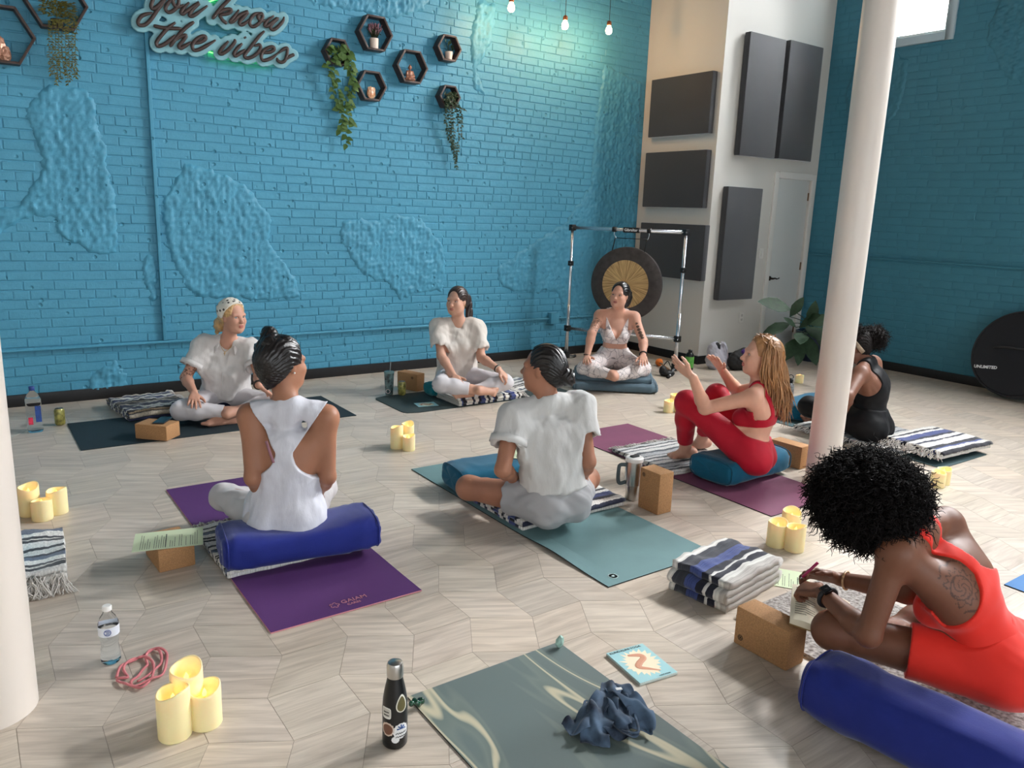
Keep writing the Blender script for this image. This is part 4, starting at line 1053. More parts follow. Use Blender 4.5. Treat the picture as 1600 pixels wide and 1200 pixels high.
# ---------------------------------------------------------------- woman in orange-red writing
ORANGE={}
def make_orange():
    J=J_orange().J; par=new_person(J,'woman with large afro in orange-red romper writing in a book'); h=.0045
    hf=nrm(facing(-128)*.75-.66*UP); hu=nrm(UP*.75+.66*facing(-128))
    pc,RP,ch,RC=torso_frames(J)
    # mandala tattoo on the left shoulder blade
    tc=ch+RC@np.array((-.10,.095,.085))
    def tat(V):
        q=(V-tc)@RC; x,z=q[:,1],q[:,2]; rr=np.hypot(x,z); a=np.arctan2(z,x); pet=.072*(1+.16*np.abs(np.cos(a*4))); 
        ring=(np.abs(rr-pet)<.0028)|(np.abs(rr-.052*(1+.12*np.cos(a*14)))<.0026)|(np.abs(rr-.036)<.0022)|((rr<.034)&(np.abs(np.sin(rr*190-a*2))<.33))
        return ((q[:,0]<.04)&ring).astype(np.float32)*.75
    dL=nrm(fl(1250,918,.27)-J['wrL']); dR=nrm(fl(1243,889,.30)-J['wrR'])
    p,R,tips=body(J,par,(118,76,56),h,hf,hu,{'L':(dL,DN*.7+.5*WH,1.0,.0,.8),'R':(dR,nrm(DN*.6-WH*.6),.50,.12,.8)},w=1.06,legw=1.05,tints=[(tat,(54,34,28))])
    ORANGE['tip']=tips['R'][0][0]
    om=cloth('orange_red_jersey',(226,50,38),.04,260,.08,.25,.7)
    leggings(J,par,om,.0045,.13,(-.52,-.52),1.06,d=.006,amp=.0016,seed=41,name='romper_shorts')
    s=SDF(); torso(s,J,.05,1.07,.05); s=s.grow(.007)
    def post(D,P):
        D=pfold(D,P,RC[:,1],34,6,.0018)
        q=(P-ch.astype(np.float32))@RC.astype(np.float32); a=np.abs(q[:,1]); z=q[:,2]
        back=np.where(q[:,0]<.02,np.where(z>-.06,a-(.022+.75*np.maximum(.075-z,0)+9*np.maximum(.05-z,0)**2+.3*np.maximum(z-.13,0)),-.05),np.where(z>.05,np.abs(a-.07)-.02,-.05))
        scoop=-.05+0*z
        low=-(P-(pc-RP[:,2]*.02).astype(np.float32))@RP[:,2].astype(np.float32)
        return np.maximum.reduce([D,back.astype(np.float32),scoop.astype(np.float32),low.astype(np.float32)])
    finish('romper_top',s,.0045,om,par,post)
    hb=mat('hair_afro',(20,16,16),rough=.8,spec=.2,bscale=90,bstr=.6,bdist=.006); r=np.random.default_rng(2)
    c=atH(1358,778,2.42); afro('hair',c,np.array((.175,.175,.150)),np.eye(3),hb,par,r,4800,.046,.012)
    # watch, bracelet, ring
    w=J['wrL']+nrm(J['elL']-J['wrL'])*.03; ax=nrm(J['elL']-J['wrL']); band('watch_band',w,ax,.033,.008,mat('black_cord',(26,24,26),rough=.6),par)
    up=nrm(np.cross(ax,np.cross(-WH+.5*UP,ax))); MB().box(w+up*.034,(.036,.032,.012),frame(ax,up)).build('watch_face',mat('watch_glass',(14,16,22),rough=.12,spec=.6),par,bevel=.003)
    band('bracelet',J['wrR']+nrm(J['elR']-J['wrR'])*.025,J['elR']-J['wrR'],.032,.0045,mat('bead_mix',(196,160,120),rough=.4,nscale=90,nvar=.5),par)
    return par
BUILD=[make_bandana,make_tank,make_tee,make_shorts,make_gong_woman,make_red,make_black,make_orange]
for f_ in BUILD: f_()
# ================================================================ things on the walls
M_PIPE=MATS['blue_paint']
o=MB().tube([(X0,YL-.026,.425),(XB-.02,YL-.026,.425)],.012,12)
for x in np.arange(-2.6,6.4,1.15): o.box((x,YL-.016,.425),(.03,.024,.034))
o=o.build('conduit_pipe',M_PIPE,smooth=True,angle=.7); tag(o,'long horizontal blue painted conduit pipe low on blue brick wall','pipe')
for px,py in ((864,498),(431,514)):
    P=onp(px,py,1,YL-.03); MB().box((P[0],YL-.035,.43),(.11,.07,.12)).build('junction_box',M_PIPE,o,bevel=.006)
P0=onp(237,75,1,YL-.02); P1=onp(251,530,1,YL-.02)
o=MB().box(((P0[0]+P1[0])/2,YL-.017,(.437+3.0)/2),(.026,.034,3.0-.437)).build('cable_raceway',M_PIPE,bevel=.004); tag(o,'vertical blue painted cable raceway below the lettering sign','cable cover')
o=MB().tube([(XR-.02,Y0+.1,1.2),(XR-.02,YW-.02,1.2)],.012,12).build('conduit_pipe',M_BLUE2,smooth=True,angle=.7); tag(o,'horizontal blue painted pipe across the right brick wall','pipe')
# acoustic panels
M_PANEL=mat('panel_fabric',(54,56,60),rough=.7,nscale=3,nvar=.06,bscale=420,bstr=.3,bdist=.002,sheen=1.,spec=.4)
def panel(label,c,size):
    o=MB().box(c,size).build('acoustic_panel',M_PANEL,bevel=.012); return tag(o,label,'acoustic panel','dark fabric acoustic panels on the white closet')
T=.075
T=.075
for (y0,y1,z0,z1,l) in ((5.70,6.57,2.42,3.03,'topmost charcoal acoustic panel on the warm-lit closet side'),(5.69,6.585,1.665,2.26,'middle charcoal acoustic panel on the closet side wall'),(5.625,6.585,.905,1.495,'lowest charcoal acoustic panel on the closet side behind the gong')):
    panel(l,(XB-T/2-.002,(y0+y1)/2,(z0+z1)/2),(T,y1-y0,z1-z0))
for (x0,x1,z0,z1,l) in ((6.79,7.38,2.22,3.43,'tall grey acoustic panel above the door, left of the pair'),(7.45,8.04,2.23,3.445,'tall grey acoustic panel above the door, right of the pair'),(6.67,7.24,.70,1.90,'tall charcoal acoustic panel beside the door above the outlet')):
    panel(l,((x0+x1)/2,YW-T/2-.01,(z0+z1)/2),(x1-x0,T,z1-z0))
for (px,py,n,l) in ((1189,396,'light_switch','white light switch plate beside the door'),(1158,496,'wall_outlet','white wall outlet on closet front below charcoal panel')):
    P=onp(px,py,1,YW); r=tag(MB().box((P[0],YW-.004,P[2]),(.072,.008,.116)).build(n,M_TRIM,bevel=.003),l,'switch' if 'sw' in n else 'outlet')
    if n=='light_switch': MB().box((P[0],YW-.012,P[2]),(.032,.012,.066)).build('rocker',M_TRIM,r,bevel=.002)
    else:
        for dz in (-.024,.024): MB().box((P[0],YW-.0095,P[2]+dz),(.030,.004,.026)).build('socket',mat('socket_grey',(190,188,182)),r,bevel=.003)
# pendant bulbs
M_BULB=mat('lit_bulb_glass',(255,240,210),rough=.2,emit=(255,214,150),estr=26)
M_COPPER=mat('copper_socket',(150,84,52),rough=.35,metal=.8)
for i,(px,py) in enumerate(((799,8),(883,36),(951.5,44))):
    P=onp(px,py,1,YL-.40); r=empty('pendant_bulb',(P[0],P[1],P[2]-.06),('leftmost lit pendant bulb, cut by the picture top','middle lit pendant bulb hanging on black cord','rightmost lit pendant bulb near the white closet')[i],'light bulb','pendant bulbs by the blue wall')
    MB().lathe([(0,-.058),(.018,-.055),(.028,-.045),(.033,-.028),(.030,-.008),(.020,.012),(.015,.028)],P,20).build('bulb',M_BULB,r,True)
    MB().lathe([(.016,.024),(.022,.028),(.024,.04),(.022,.058),(.012,.068),(.004,.072)],P,16).build('socket',M_COPPER,r,True)
    MB().tube([P+np.array([0,0,.07]),np.array([P[0],P[1],ZC])],.003,6).build('cord',mat('black_cord2',(20,19,19),rough=.7),r,True)
    ld=bpy.data.lights.new('bulb_light','POINT'); ld.energy=BULB_W; ld.color=(1.,.56,.24); ld.shadow_soft_size=.035
    lo=bpy.data.objects.new('bulb_light',ld); COL.objects.link(lo); lo.location=tuple(P-np.array([0,0,.085])); lo.parent=r; lo.matrix_parent_inverse=r.matrix_basis.inverted()
# ---------------------------------------------------------------- lettering sign
def S(ox,*pts): return [(ox+x/10.667,y/10.667) for x,y in pts]
STROKES=[
S(190,(640,-190),(545,-60),(490,90),(510,150),(580,120),(690,10),(790,-120)),S(190,(790,-120),(690,30),(600,160),(490,320),(390,415),(300,425),(268,375),(310,290),(400,240),(510,222)),
S(190,(880,-25),(790,30),(725,140),(770,208),(850,185),(930,100),(945,0),(890,-30),(845,15),(880,95),(950,118),(1030,85)),
S(190,(1120,45),(1020,150),(985,215),(1020,235),(1090,180),(1285,52),(1180,160),(1125,250),(1170,275),(1270,215),(1425,100)),
S(330,(360,-70),(150,140),(10,325)),S(330,(100,230),(200,170),(305,155),(325,185),(270,230),(130,255)),S(330,(130,250),(180,335),(255,400)),
S(330,(455,170),(370,290),(310,368),(360,360),(470,260),(600,200),(540,280),(465,370),(490,420),(560,390),(640,320)),
S(330,(830,222),(720,240),(640,340),(645,420),(700,448),(790,390),(850,290),(835,232),(775,265),(785,320),(850,350),(900,340)),
S(330,(1040,268),(930,345),(885,425),(920,440),(1000,385),(1100,305),(1010,400),(980,465),(1025,500),(1110,445),(1190,350),(1208,285)),
S(190,(890,378),(760,480),(620,640),(575,725),(610,775),(700,745),(800,675),(890,590)),S(190,(525,432),(700,468),(1000,482)),
S(190,(1200,368),(1060,470),(900,640),(800,785)),S(190,(870,690),(960,620),(1068,592),(1020,680),(950,765),(980,808),(1050,770),(1150,705)),
S(190,(1150,715),(1270,718),(1385,660),(1388,612),(1320,612),(1220,680),(1172,765),(1200,838),(1290,828),(1420,760),(1560,672)),
S(330,(280,690),(180,800),(130,878),(170,903),(270,840),(360,740),(388,690),(378,655)),
S(330,(510,728),(420,820),(375,890),(395,938),(460,900),(560,830)),S(330,(540,640),(575,620)),
S(330,(880,522),(780,620),(640,800),(550,925),(590,972),(680,950),(770,880),(818,795),(790,748),(710,775)),S(330,(770,875),(850,882)),
S(330,(850,880),(960,878),(1040,830),(1028,787),(960,792),(870,850),(828,930),(845,1000),(900,1008),(1000,970),(1110,890)),
S(330,(1110,890),(1200,822),(1258,805),(1262,850),(1250,935),(1218,1015),(1160,1042),(1100,1008),(1092,965)),S(330,(1235,985),(1300,945),(1380,908))]
def make_sign():
    P0=onp(340,55,1,YL-.06); r=empty('lettering_sign',(P0[0],YL,P0[2]-.35),'script sign reading you know the vibes on pale blue board','sign')
    sd=SDF(); let=MB()
    for st in STROKES:
        W=np.array([onp(x,y,1,YL-.075) for x,y in st]); W=spline(W,5) if len(W)>2 else W
        for i in range(0,len(W)-1): sd.cone(W[i],W[i+1],.046,.046,.004)
        n=len(W); rad=np.interp(np.linspace(0,1,n),[0,.12,.88,1],[.0075,.0135,.0135,.0065])
        let.tube(W-np.array([0,.012,0]),rad,8,flat=.55,ref=(0,1,0))
    y0=YL-.062
    V,F=sdf_mesh(sdf=sd,h=.0085,post=lambda D,P: np.maximum(D,(np.abs(P[:,1]-y0)-.007)))
    link('backing_board',mesh(V,F,False),mat('pale_blue_board',(126,178,188),rough=.45),r)
    let.build('lettering',mat('dark_brown_letters',(58,42,38),rough=.5),r,True)
    g=mat('green_led',(90,255,110),emit=(90,255,90),estr=5)
    for pts in ([(322,80),(345,86),(400,94),(425,97)],[(318,6),(345,-4)]): MB().tube([onp(x,y,1,YL-.02) for x,y in pts],.005,6).build('led_strip',g,r,True)
    for x,y in ((212,36),(300,70),(400,40),(440,85)):
        Q=onp(x,y,1,YL-.03); MB().box((Q[0],YL-.030,Q[2]),(.02,.05,.02)).build('standoff',MATS['dark_bronze'],r)
make_sign()
# ---------------------------------------------------------------- hexagonal shelves and what stands in them
M_WAL=mat('dark_walnut',(64,46,40),rough=.5,nscale=6,nvar=.25,stretch=(4,4,.6),bscale=60,bstr=.08,bdist=.002)
HEX={}
def hexshelf(key,px,py,R,label,dep=.095):
    C=onp(px,py,1,YL-dep); r=empty('hexagon_shelf',(C[0],YL,C[2]),label,'shelf','hexagonal wall shelves')
    HEX[key]=(C,R); t=.017
    a=[math.radians(60*i) for i in range(6)]
    for i in range(6):
        p,q=a[i],a[(i+1)%6]; V=[]
        for y in (YL-dep,YL+.0):
            for rr in (R,R-t/math.cos(math.pi/6)):
                for ang in (p,q): V.append((C[0]+rr*math.cos(ang),y,C[2]+rr*math.sin(ang)))
        MB().add(V,[(0,1,3,2),(4,6,7,5),(0,4,5,1),(2,3,7,6),(0,2,6,4),(1,5,7,3)]).build('side_board',M_WAL,r,bevel=.0015)
    return r
hexshelf('A',588,51.5,.163,'dark hexagon shelf holding the flowering heather pot')
hexshelf('B',582,134,.142,'dark hexagon shelf holding the orange crystal')
hexshelf('C',645,104,.160,'dark hexagon shelf holding the brown seated figurine')
hexshelf('D',703,75,.130,'dark hexagon shelf holding the small sprouting white pot')
hexshelf('E',704,151,.115,'small dark hexagon shelf with thin trailing vine, lowest on the right')
hexshelf('F',529,81,.122,'dark hexagon shelf hidden behind broad pothos leaves')
hexshelf('G',88,3,.200,'dark hexagon shelf with mossy hanging plant, cut by picture top')
hexshelf('H',-1,52,.215,'dark hexagon shelf with copper crystals at the left picture edge')
M_POTW=mat('white_pot',(238,220,206),rough=.5)
M_SOIL=mat('soil',(44,32,26),rough=.9)
def leafmat(n,c): return mat('leaf_'+n,c,rough=.6,spec=.25,nscale=30,nvar=.25)
LG,LD,LO=leafmat('green',(72,100,48)),leafmat('dark',(34,56,36)),leafmat('olive',(96,92,40))
def leaf(mb,base,d,n,L,W,fold=.15,curl=.2,m=0,heart=True):
    d=nrm(d); n=nrm(n-d*(np.asarray(n)@d)); s=np.cross(d,n); prof=[(0,.0),(.10,.62),(.28,1.),(.5,.92),(.75,.55),(1.,0.)] if heart else [(0,.05),(.2,.6),(.45,1.),(.7,.8),(.88,.42),(1,0)]
    V=[];F=[]
    for t,w in prof:
        c=base+d*L*t-n*curl*L*t*t
        V+= [c+s*W*w*.5+n*fold*W*w*.5,c,c-s*W*w*.5+n*fold*W*w*.5]
    for i in range(len(prof)-1):
        a=i*3; F+=[(a,a+1,a+4,a+3),(a+1,a+2,a+5,a+4)]
    mb.add(V,F,m)
def shelf_spot(key,px): # point on the shelf floor below a pixel column
    C,R=HEX[key]; P=onp(px,60,1,YL-.055); return np.array([P[0],YL-.05,C[2]-R*math.cos(math.pi/6)+.018])
def pot(key,px,rad,h,label,name='plant_pot',taper=.85):
    P=shelf_spot(key,px); r=empty('potted_plant',P,label,'plant'); MB().lathe([(0,.001),(rad*taper,.001),(rad*taper,.001),(rad,h*.96),(rad,h),(rad*.88,h),(rad*.86,h*.85),(0,h*.85)],P,22).build('pot',M_POTW,r,True,angle=.6); MB().lathe([(0,h*.86),(rad*.86,h*.86)],P,16).build('soil',M_SOIL,r); return r,P
rr=np.random.default_rng(4)
r,P=pot('A',585,.038,.085,'flowering pink heather in a blush white pot','plant_pot',.95)
mb=MB(); fl_=MB()
for i in range(46):
    a=rr.uniform(0,6.28); o=np.array([math.cos(a)*.075*rr.uniform(.1,1),math.sin(a)*.04*rr.uniform(.1,1),rr.uniform(.07,.135)]); b=P+np.array([o[0]*.25,o[1]*.25,.075]); e=P+np.array([0,0,.075])+o; mb.tube([b,(b+e)/2+rr.normal(size=3)*.004,e],[.0015,.0013,.001],4)
    fl_.tube([e-nrm(e-b)*.03,e,e+nrm(e-b)*.012],[.003,.0055,.001],5)
    for k in range(4): leaf(mb,b+(e-b)*rr.uniform(.3,.9),rr.normal(size=3)+np.array([0,0,.6]),rr.normal(size=3),.022,.007,heart=False)
mb.build('foliage',leafmat('heather',(58,66,44)),r,True); fl_.build('flowers',mat('heather_flower',(150,108,120),rough=.7),r,True)
r,P=pot('D',702,.036,.070,'small white pot with a few round leaved sprouts')
mb=MB()
for dx,dz,s in ((-.035,.075,.045),(-.012,.055,.04),(.022,.04,.035),(.0,.07,.04),(-.045,.03,.032),(.03,.02,.03)):
    e=P+np.array([dx,-.005,.065+dz]); mb.tube([P+np.array([0,0,.058]),e],[.0018,.0014],5); leaf(mb,e,(dx*6,-.3,.35),(0,-.8,.6),s,s*.85)
mb.build('foliage',LD,r,True)
# crystals and figurine
def crystal_lump(name,P,label,cat,s,colr,emit=None,seed=1):
    q=np.random.default_rng(seed); bm=bmesh.new(); bmesh.ops.create_icosphere(bm,subdivisions=3,radius=1)
    for v in bm.verts:
        n=np.array(v.co); k=1+.16*vnoise(n[None]*2.2,seed)[0]; f=np.round(n*2.3)/2.3; m=n*.6+f*.4; v.co=Vector((m[0]*s[0]*k,m[1]*s[1]*k,(m[2]*k+.92)*s[2]))
    me=bpy.data.meshes.new(name); bm.to_mesh(me); bm.free(); o=link(name,me,colr); o.location=tuple(P); return tag(o,label,cat)
crystal_lump('crystal_lamp',shelf_spot('B',580),'glowing orange crystal geode in the lower hexagon shelf','crystal',(.040,.022,.055),mat('orange_crystal',(206,120,66),rough=.25,nscale=34,c2=(248,214,176),spec=.7))
for k,(px,s) in enumerate(((3,.05),(-6,.06))): crystal_lump('copper_crystal',shelf_spot('H',px),('small copper crystal cluster in the left edge shelf','taller copper crystal cluster at the left picture edge')[k],'crystal',(s*.9,.03,s*1.1+.02*k),mat('copper_crystal',(150,96,72),rough=.3,nscale=30,c2=(224,176,150),metal=.3),seed=5+k)
P=shelf_spot('C',641); s=SDF(); s.ell(P+np.array([0,0,.020]),(.046,.030,.021),None,.012).ell(P+np.array([0,0,.060]),(.026,.019,.036),None,.015).ball(P+np.array([0,-.002,.116]),.0175,.008).ball(P+np.array([0,0,.134]),.008,.006)
for b in (1,-1): s.cone(P+np.array([b*.026,0,.083]),P+np.array([b*.038,-.012,.045]),.009,.008,.008); s.cone(P+np.array([b*.038,-.012,.045]),P+np.array([b*.006,-.026,.040]),.008,.007,.008); s.cone(P+np.array([b*.040,-.010,.016]),P+np.array([-b*.02,-.028,.014]),.013,.010,.01)
r=empty('seated_figurine',P,'small brown seated figurine in the middle hexagon shelf','figurine'); finish('figure',s,.003,mat('brown_resin',(104,66,52),rough=.4,nscale=50,c2=(176,120,92)),r)
# trailing plants
def trailing(name,label,key,px0,vines,leafL,leafW,ml,seed,bush=0,stem=True):
    """vines: lists of pixels down the wall"""
    q=np.random.default_rng(seed); C,R=HEX[key]; P=shelf_spot(key,px0); r=empty(name,P,label,'plant'); st=MB(); n=0
    MB().lathe([(0,.0),(.036,.0),(.042,.05),(0,.05)],P,14).build('pot',mat('dark_pot',(50,44,42),rough=.7),r,True)
    leaves=[]
    for v in vines:
        W=np.array([onp(x,y,1,YL-.125+.05*min(1,i/3)) for i,(x,y) in enumerate(v)]); W=np.vstack([P+np.array([0,-.01,.05]),W]); W=spline(W,6); st.tube(W,.0017,4)
        L=np.linalg.norm(np.diff(W,axis=0),axis=1).sum(); k=int(L/(leafL*.42))
        for t in np.linspace(.08,1,max(k,2)):
            i=min(int(t*(len(W)-1)),len(W)-2); b=W[i]; side=q.choice([-1,1]); leaves.append((b,np.array([side*q.uniform(.5,1.1),-q.uniform(.1,.7),-q.uniform(.1,1.)]),np.array([q.normal()*.3,-1,q.uniform(.1,.8)]),leafL*q.uniform(.7,1.15),leafW*q.uniform(.7,1.15)))
    for i in range(bush):
        a=q.uniform(0,6.28); b=P+np.array([math.cos(a)*R*.55*q.uniform(0,1),-.02-.05*q.uniform(0,1),.06+R*.9*q.uniform(0,1)*.6]); leaves.append((b,np.array([math.cos(a),-.6,q.uniform(-.5,.5)]),np.array([0,-1,.5]),leafL*q.uniform(.7,1.2),leafW*q.uniform(.7,1.2)))
    st.build('stems',ml,r,True)
    if leafL>.03:
        var=[]
        for k in range(5):
            m=MB(); leaf(m,np.zeros(3),(0,1,0),(0,0,1),1.,leafW/leafL*q.uniform(.9,1.1),curl=.25); me=mesh(m.V,m.F,True); me.materials.append(ml); var.append(me)
        for b,d,nn,L,W in leaves:
            d=nrm(d); nn=nrm(nn-d*(nn@d)); o=bpy.data.objects.new('leaf',var[int(q.integers(5))]); COL.objects.link(o); o.parent=r; o.matrix_parent_inverse=r.matrix_basis.inverted()
            x=np.cross(d,nn); M=Matrix.Identity(4)
            for i in range(3): M[i][0]=x[i]*L; M[i][1]=d[i]*L; M[i][2]=nn[i]*L; M[i][3]=b[i]
            o.matrix_basis=M
    else:
        m=MB()
        for b,d,nn,L,W in leaves: leaf(m,b,d,nn,L,W)
        tag(m.build('leaves',ml,r,True),kind='stuff')
    return r
trailing('pothos_plant','broad leaved pothos trailing far down from its hexagon shelf','F',526,[[(535,68),(548,92),(545,130),(538,165),(535,190),(530,205)],[(528,85),(522,110),(528,140),(532,170),(540,200),(541,228)],[(540,85),(547,110),(550,145),(548,172)],[(520,90),(512,105),(518,125),(522,150),(530,172)],[(545,95),(553,120),(548,150),(545,180),(552,195)]],.062,.047,LG,3,14)
trailing('trailing_vine','thin small leaved vine hanging from the lowest right shelf','E',703,[[(700,150),(700,170),(702,200),(705,225),(710,240),(713,266)],[(706,150),(712,170),(716,195),(716,222),(714,245)],[(696,155),(695,175),(698,200),(702,218)],[(710,155),(720,175),(721,195),(722,218)],[(704,155),(708,180),(709,210),(712,235),(712,255)],[(700,160),(705,190),(706,215),(708,232)],[(712,165),(728,172)]],.029,.020,LD,6,70)
trailing('hanging_moss_plant','olive mossy plant hanging a curtain of tiny leaves','G',92,[[(76+5*i+1.2*((i*7)%3),34),(76+5.2*i,60),(77+5.1*i,85),(79+5*i,105),(80+5*i+2*((i*5)%3),118+9*((i*3)%4)*.6)] for i in range(9)],.024,.009,LO,9,420)
# ---------------------------------------------------------------- potted plant by the door
def floor_plant():
    B=fl(1259,553); B=np.array([7.99,5.22,0]); r=empty('potted_plant',B,'large dark green broad leaved plant in navy pot by the door','plant'); q=np.random.default_rng(15)
    MB().lathe([(0,0),(.13,0),(.15,.02),(.19,.2),(.20,.33),(.205,.34),(.19,.345),(.18,.30),(0,.30)],B,28).build('pot',mat('navy_pot',(22,36,58),rough=.35),r,True,angle=.7)
    MB().lathe([(0,.302),(.178,.302)],B,20).build('soil',M_SOIL,r); c=B+np.array([0,0,.3]); st=MB()
    spec=[((1213,475),.34,.17,(-1,-.2,.35)),((1214,512),.30,.12,(-1,-.3,-.3)),((1236,503),.17,.07,(-.7,-.3,.6)),((1236,545),.30,.14,(-.6,-.5,-.7)),((1262,500),.28,.15,(.2,-.6,.5)),((1285,500),.30,.17,(.6,-.5,.3)),((1278,520),.30,.16,(.5,-.8,-.2)),((1252,525),.28,.15,(-.3,-.9,-.1)),((1268,545),.32,.14,(.2,-.7,-.8)),((1250,548),.28,.12,(-.2,-.6,-.9)),((1300,515),.28,.15,(.9,-.3,.2)),((1290,540),.26,.13,(.7,-.6,-.6)),((1270,490),.24,.12,(.1,-.3,.9)),((1245,480),.22,.10,(.4,-.2,.8))]
    for (px,py),L,W,d in spec:
        P=atH(px,py,7.42); d=nrm(np.array(d)); d=nrm(RH*d[0]-WH*(-d[1])*1.0+UP*d[2]); base=P-d*L*.5
        base[0]=min(base[0],8.16); st.tube(spline([c+q.normal(size=3)*.03,(c+base)/2+UP*.05,base],5),np.linspace(.006,.004,11),6)
        m=MB(); leaf(m,base,d,nrm(UP*.7-WH*.7+RH*q.normal()*.2),L,W,.12,.18,0,False)
        for i in range(0,len(m.V)): m.V[i]=(min(m.V[i][0],8.27),min(m.V[i][1],5.60),m.V[i][2])
        m.build('leaf',LD,r,True)
    st.build('stems',LD,r,True)
floor_plant()
# ---------------------------------------------------------------- columns
M_COLM=mat('column_paint',(224,214,204),rough=.35,spec=.4,nscale=2.,nvar=.03,bscale=12,bstr=.06,bdist=.004)
C=fl(1283,748); o=MB().lathe([(.0965,0),(.0965,ZC)],C,48).build('support_column',M_COLM,smooth=True,angle=.6); tag(o,'tall slim white column standing in front of the woman in black','column','white support columns')
C=fl(-15,1109); o=MB().lathe([(.128,0),(.128,ZC)],C,48).build('support_column',M_COLM,smooth=True,angle=.6); tag(o,'white column cut off by the left picture edge','column','white support columns')
# ================================================================ things on the floor
def text_mesh(name,txt,size,origin,xdir,ydir,matl,par,ext=.0006,align='LEFT',bold=0.):
    cu=bpy.data.curves.new('t','FONT'); cu.body=txt; cu.size=size; cu.extrude=ext; cu.align_x=align; cu.resolution_u=2; cu.offset=bold
    ob=bpy.data.objects.new('t',cu); COL.objects.link(ob); bpy.context.view_layer.update()
    me=bpy.data.meshes.new_from_object(ob.evaluated_get(bpy.context.evaluated_depsgraph_get())); bpy.data.objects.remove(ob)
    x=nrm(xdir); z=nrm(np.cross(x,ydir)); y=np.cross(z,x); M=Matrix(((x[0],y[0],z[0],origin[0]),(x[1],y[1],z[1],origin[1]),(x[2],y[2],z[2],origin[2]),(0,0,0,1)))
    me.transform(M); return link(name,me,matl,par)
def rmat(name,label,x0,x1,y0,y1,matl,th=.005,rad=.0,curl=None,group='yoga mats'):
    """flat yoga mat with rounded corners; curl lifts one edge a little"""
    nx,ny=14,34; V=[];F=[]; U=[]
    for k,z in ((0,th),(1,.0004)):
        for i in range(nx+1):
            for j in range(ny+1):
                u,v=i/nx,j/ny; x=x0+(x1-x0)*u; y=y0+(y1-y0)*v
                if rad:
                    for cx,sx in ((x0,1),(x1,-1)):
                        for cy,sy in ((y0,1),(y1,-1)):
                            dx,dy=(cx+sx*rad-x)*sx,(cy+sy*rad-y)*sy
                            if dx>0 and dy>0:
                                d=math.hypot(dx,dy)
                                if d>rad: x=cx+sx*rad-sx*dx*rad/d; y=cy+sy*rad-sy*dy*rad/d
                lift=curl(u,v) if curl else 0.
                V.append((x,y,z+lift)); U.append((x-x0,y-y0))
    n=(nx+1)*(ny+1); I=lambda i,j,k=0: k*n+i*(ny+1)+j
    mi=[]
    for i in range(nx):
        for j in range(ny): F+=[(I(i,j),I(i+1,j),I(i+1,j+1),I(i,j+1)),(I(i,j+1,1),I(i+1,j+1,1),I(i+1,j,1),I(i,j,1))]; mi+=[0,1]
    for i in range(nx): F+=[(I(i,0,1),I(i+1,0,1),I(i+1,0),I(i,0)),(I(i,ny),I(i+1,ny),I(i+1,ny,1),I(i,ny,1))]; mi+=[1,1]
    for j in range(ny): F+=[(I(0,j),I(0,j+1),I(0,j+1,1),I(0,j,1)),(I(nx,j,1),I(nx,j+1,1),I(nx,j+1),I(nx,j))]; mi+=[1,1]
    me=mesh(V,F,uv=U,mi=mi); o=link(name,me,matl if isinstance(matl,list) else [matl,matl]); return tag(o,label,'yoga mat',group)
MT=lambda n,c,v=.05,r=.75,**k: mat('mat_'+n,c,rough=r,nscale=4,nvar=v,bscale=300,bstr=.2,bdist=.001,**k)
m1=rmat('yoga_mat','very dark teal yoga mat under the woman in the bandana',.52,2.37,5.33,6.04,MT('dark_teal',(17,38,46)))
m3=rmat('yoga_mat','dark green-grey yoga mat with rounded corners under the ponytailed woman',2.72,4.38,5.19,5.80,MT('green_grey',(44,58,58)),rad=.09)
m2=rmat('yoga_mat','purple yoga mat with pink underside',.815,1.445,2.61,4.35,[MT('purple',(84,42,104)),MT('pink_under',(196,132,140))],.006,curl=lambda u,v: .003*max(0,1-v*9)*(u*.9+.1))
m4=rmat('yoga_mat','grey-green yoga mat under the woman in grey shorts',2.14,2.815,2.23,4.01,[MT('grey_green',(104,138,140),.09),MT('dark_edge',(28,34,36))],.0055,curl=lambda u,v: .012*max(0,1-u*7)*math.exp(-((v-.22)/.1)**2))
m6=rmat('yoga_mat','plum yoga mat under the woman in red',3.45,4.08,2.38,4.16,[MT('plum',(112,56,84),.10),MT('dark_plum',(36,22,30))])
m7=rmat('yoga_mat','slate teal yoga mat under the woman in black',5.18,5.80,2.33,4.03,MT('slate',(56,82,86)))
m8=rmat('yoga_mat','bright blue yoga mat at the right picture edge',3.69,4.30,-.42,1.32,[MT('bright_blue',(62,120,178)),MT('dark_edge',(28,34,36))])
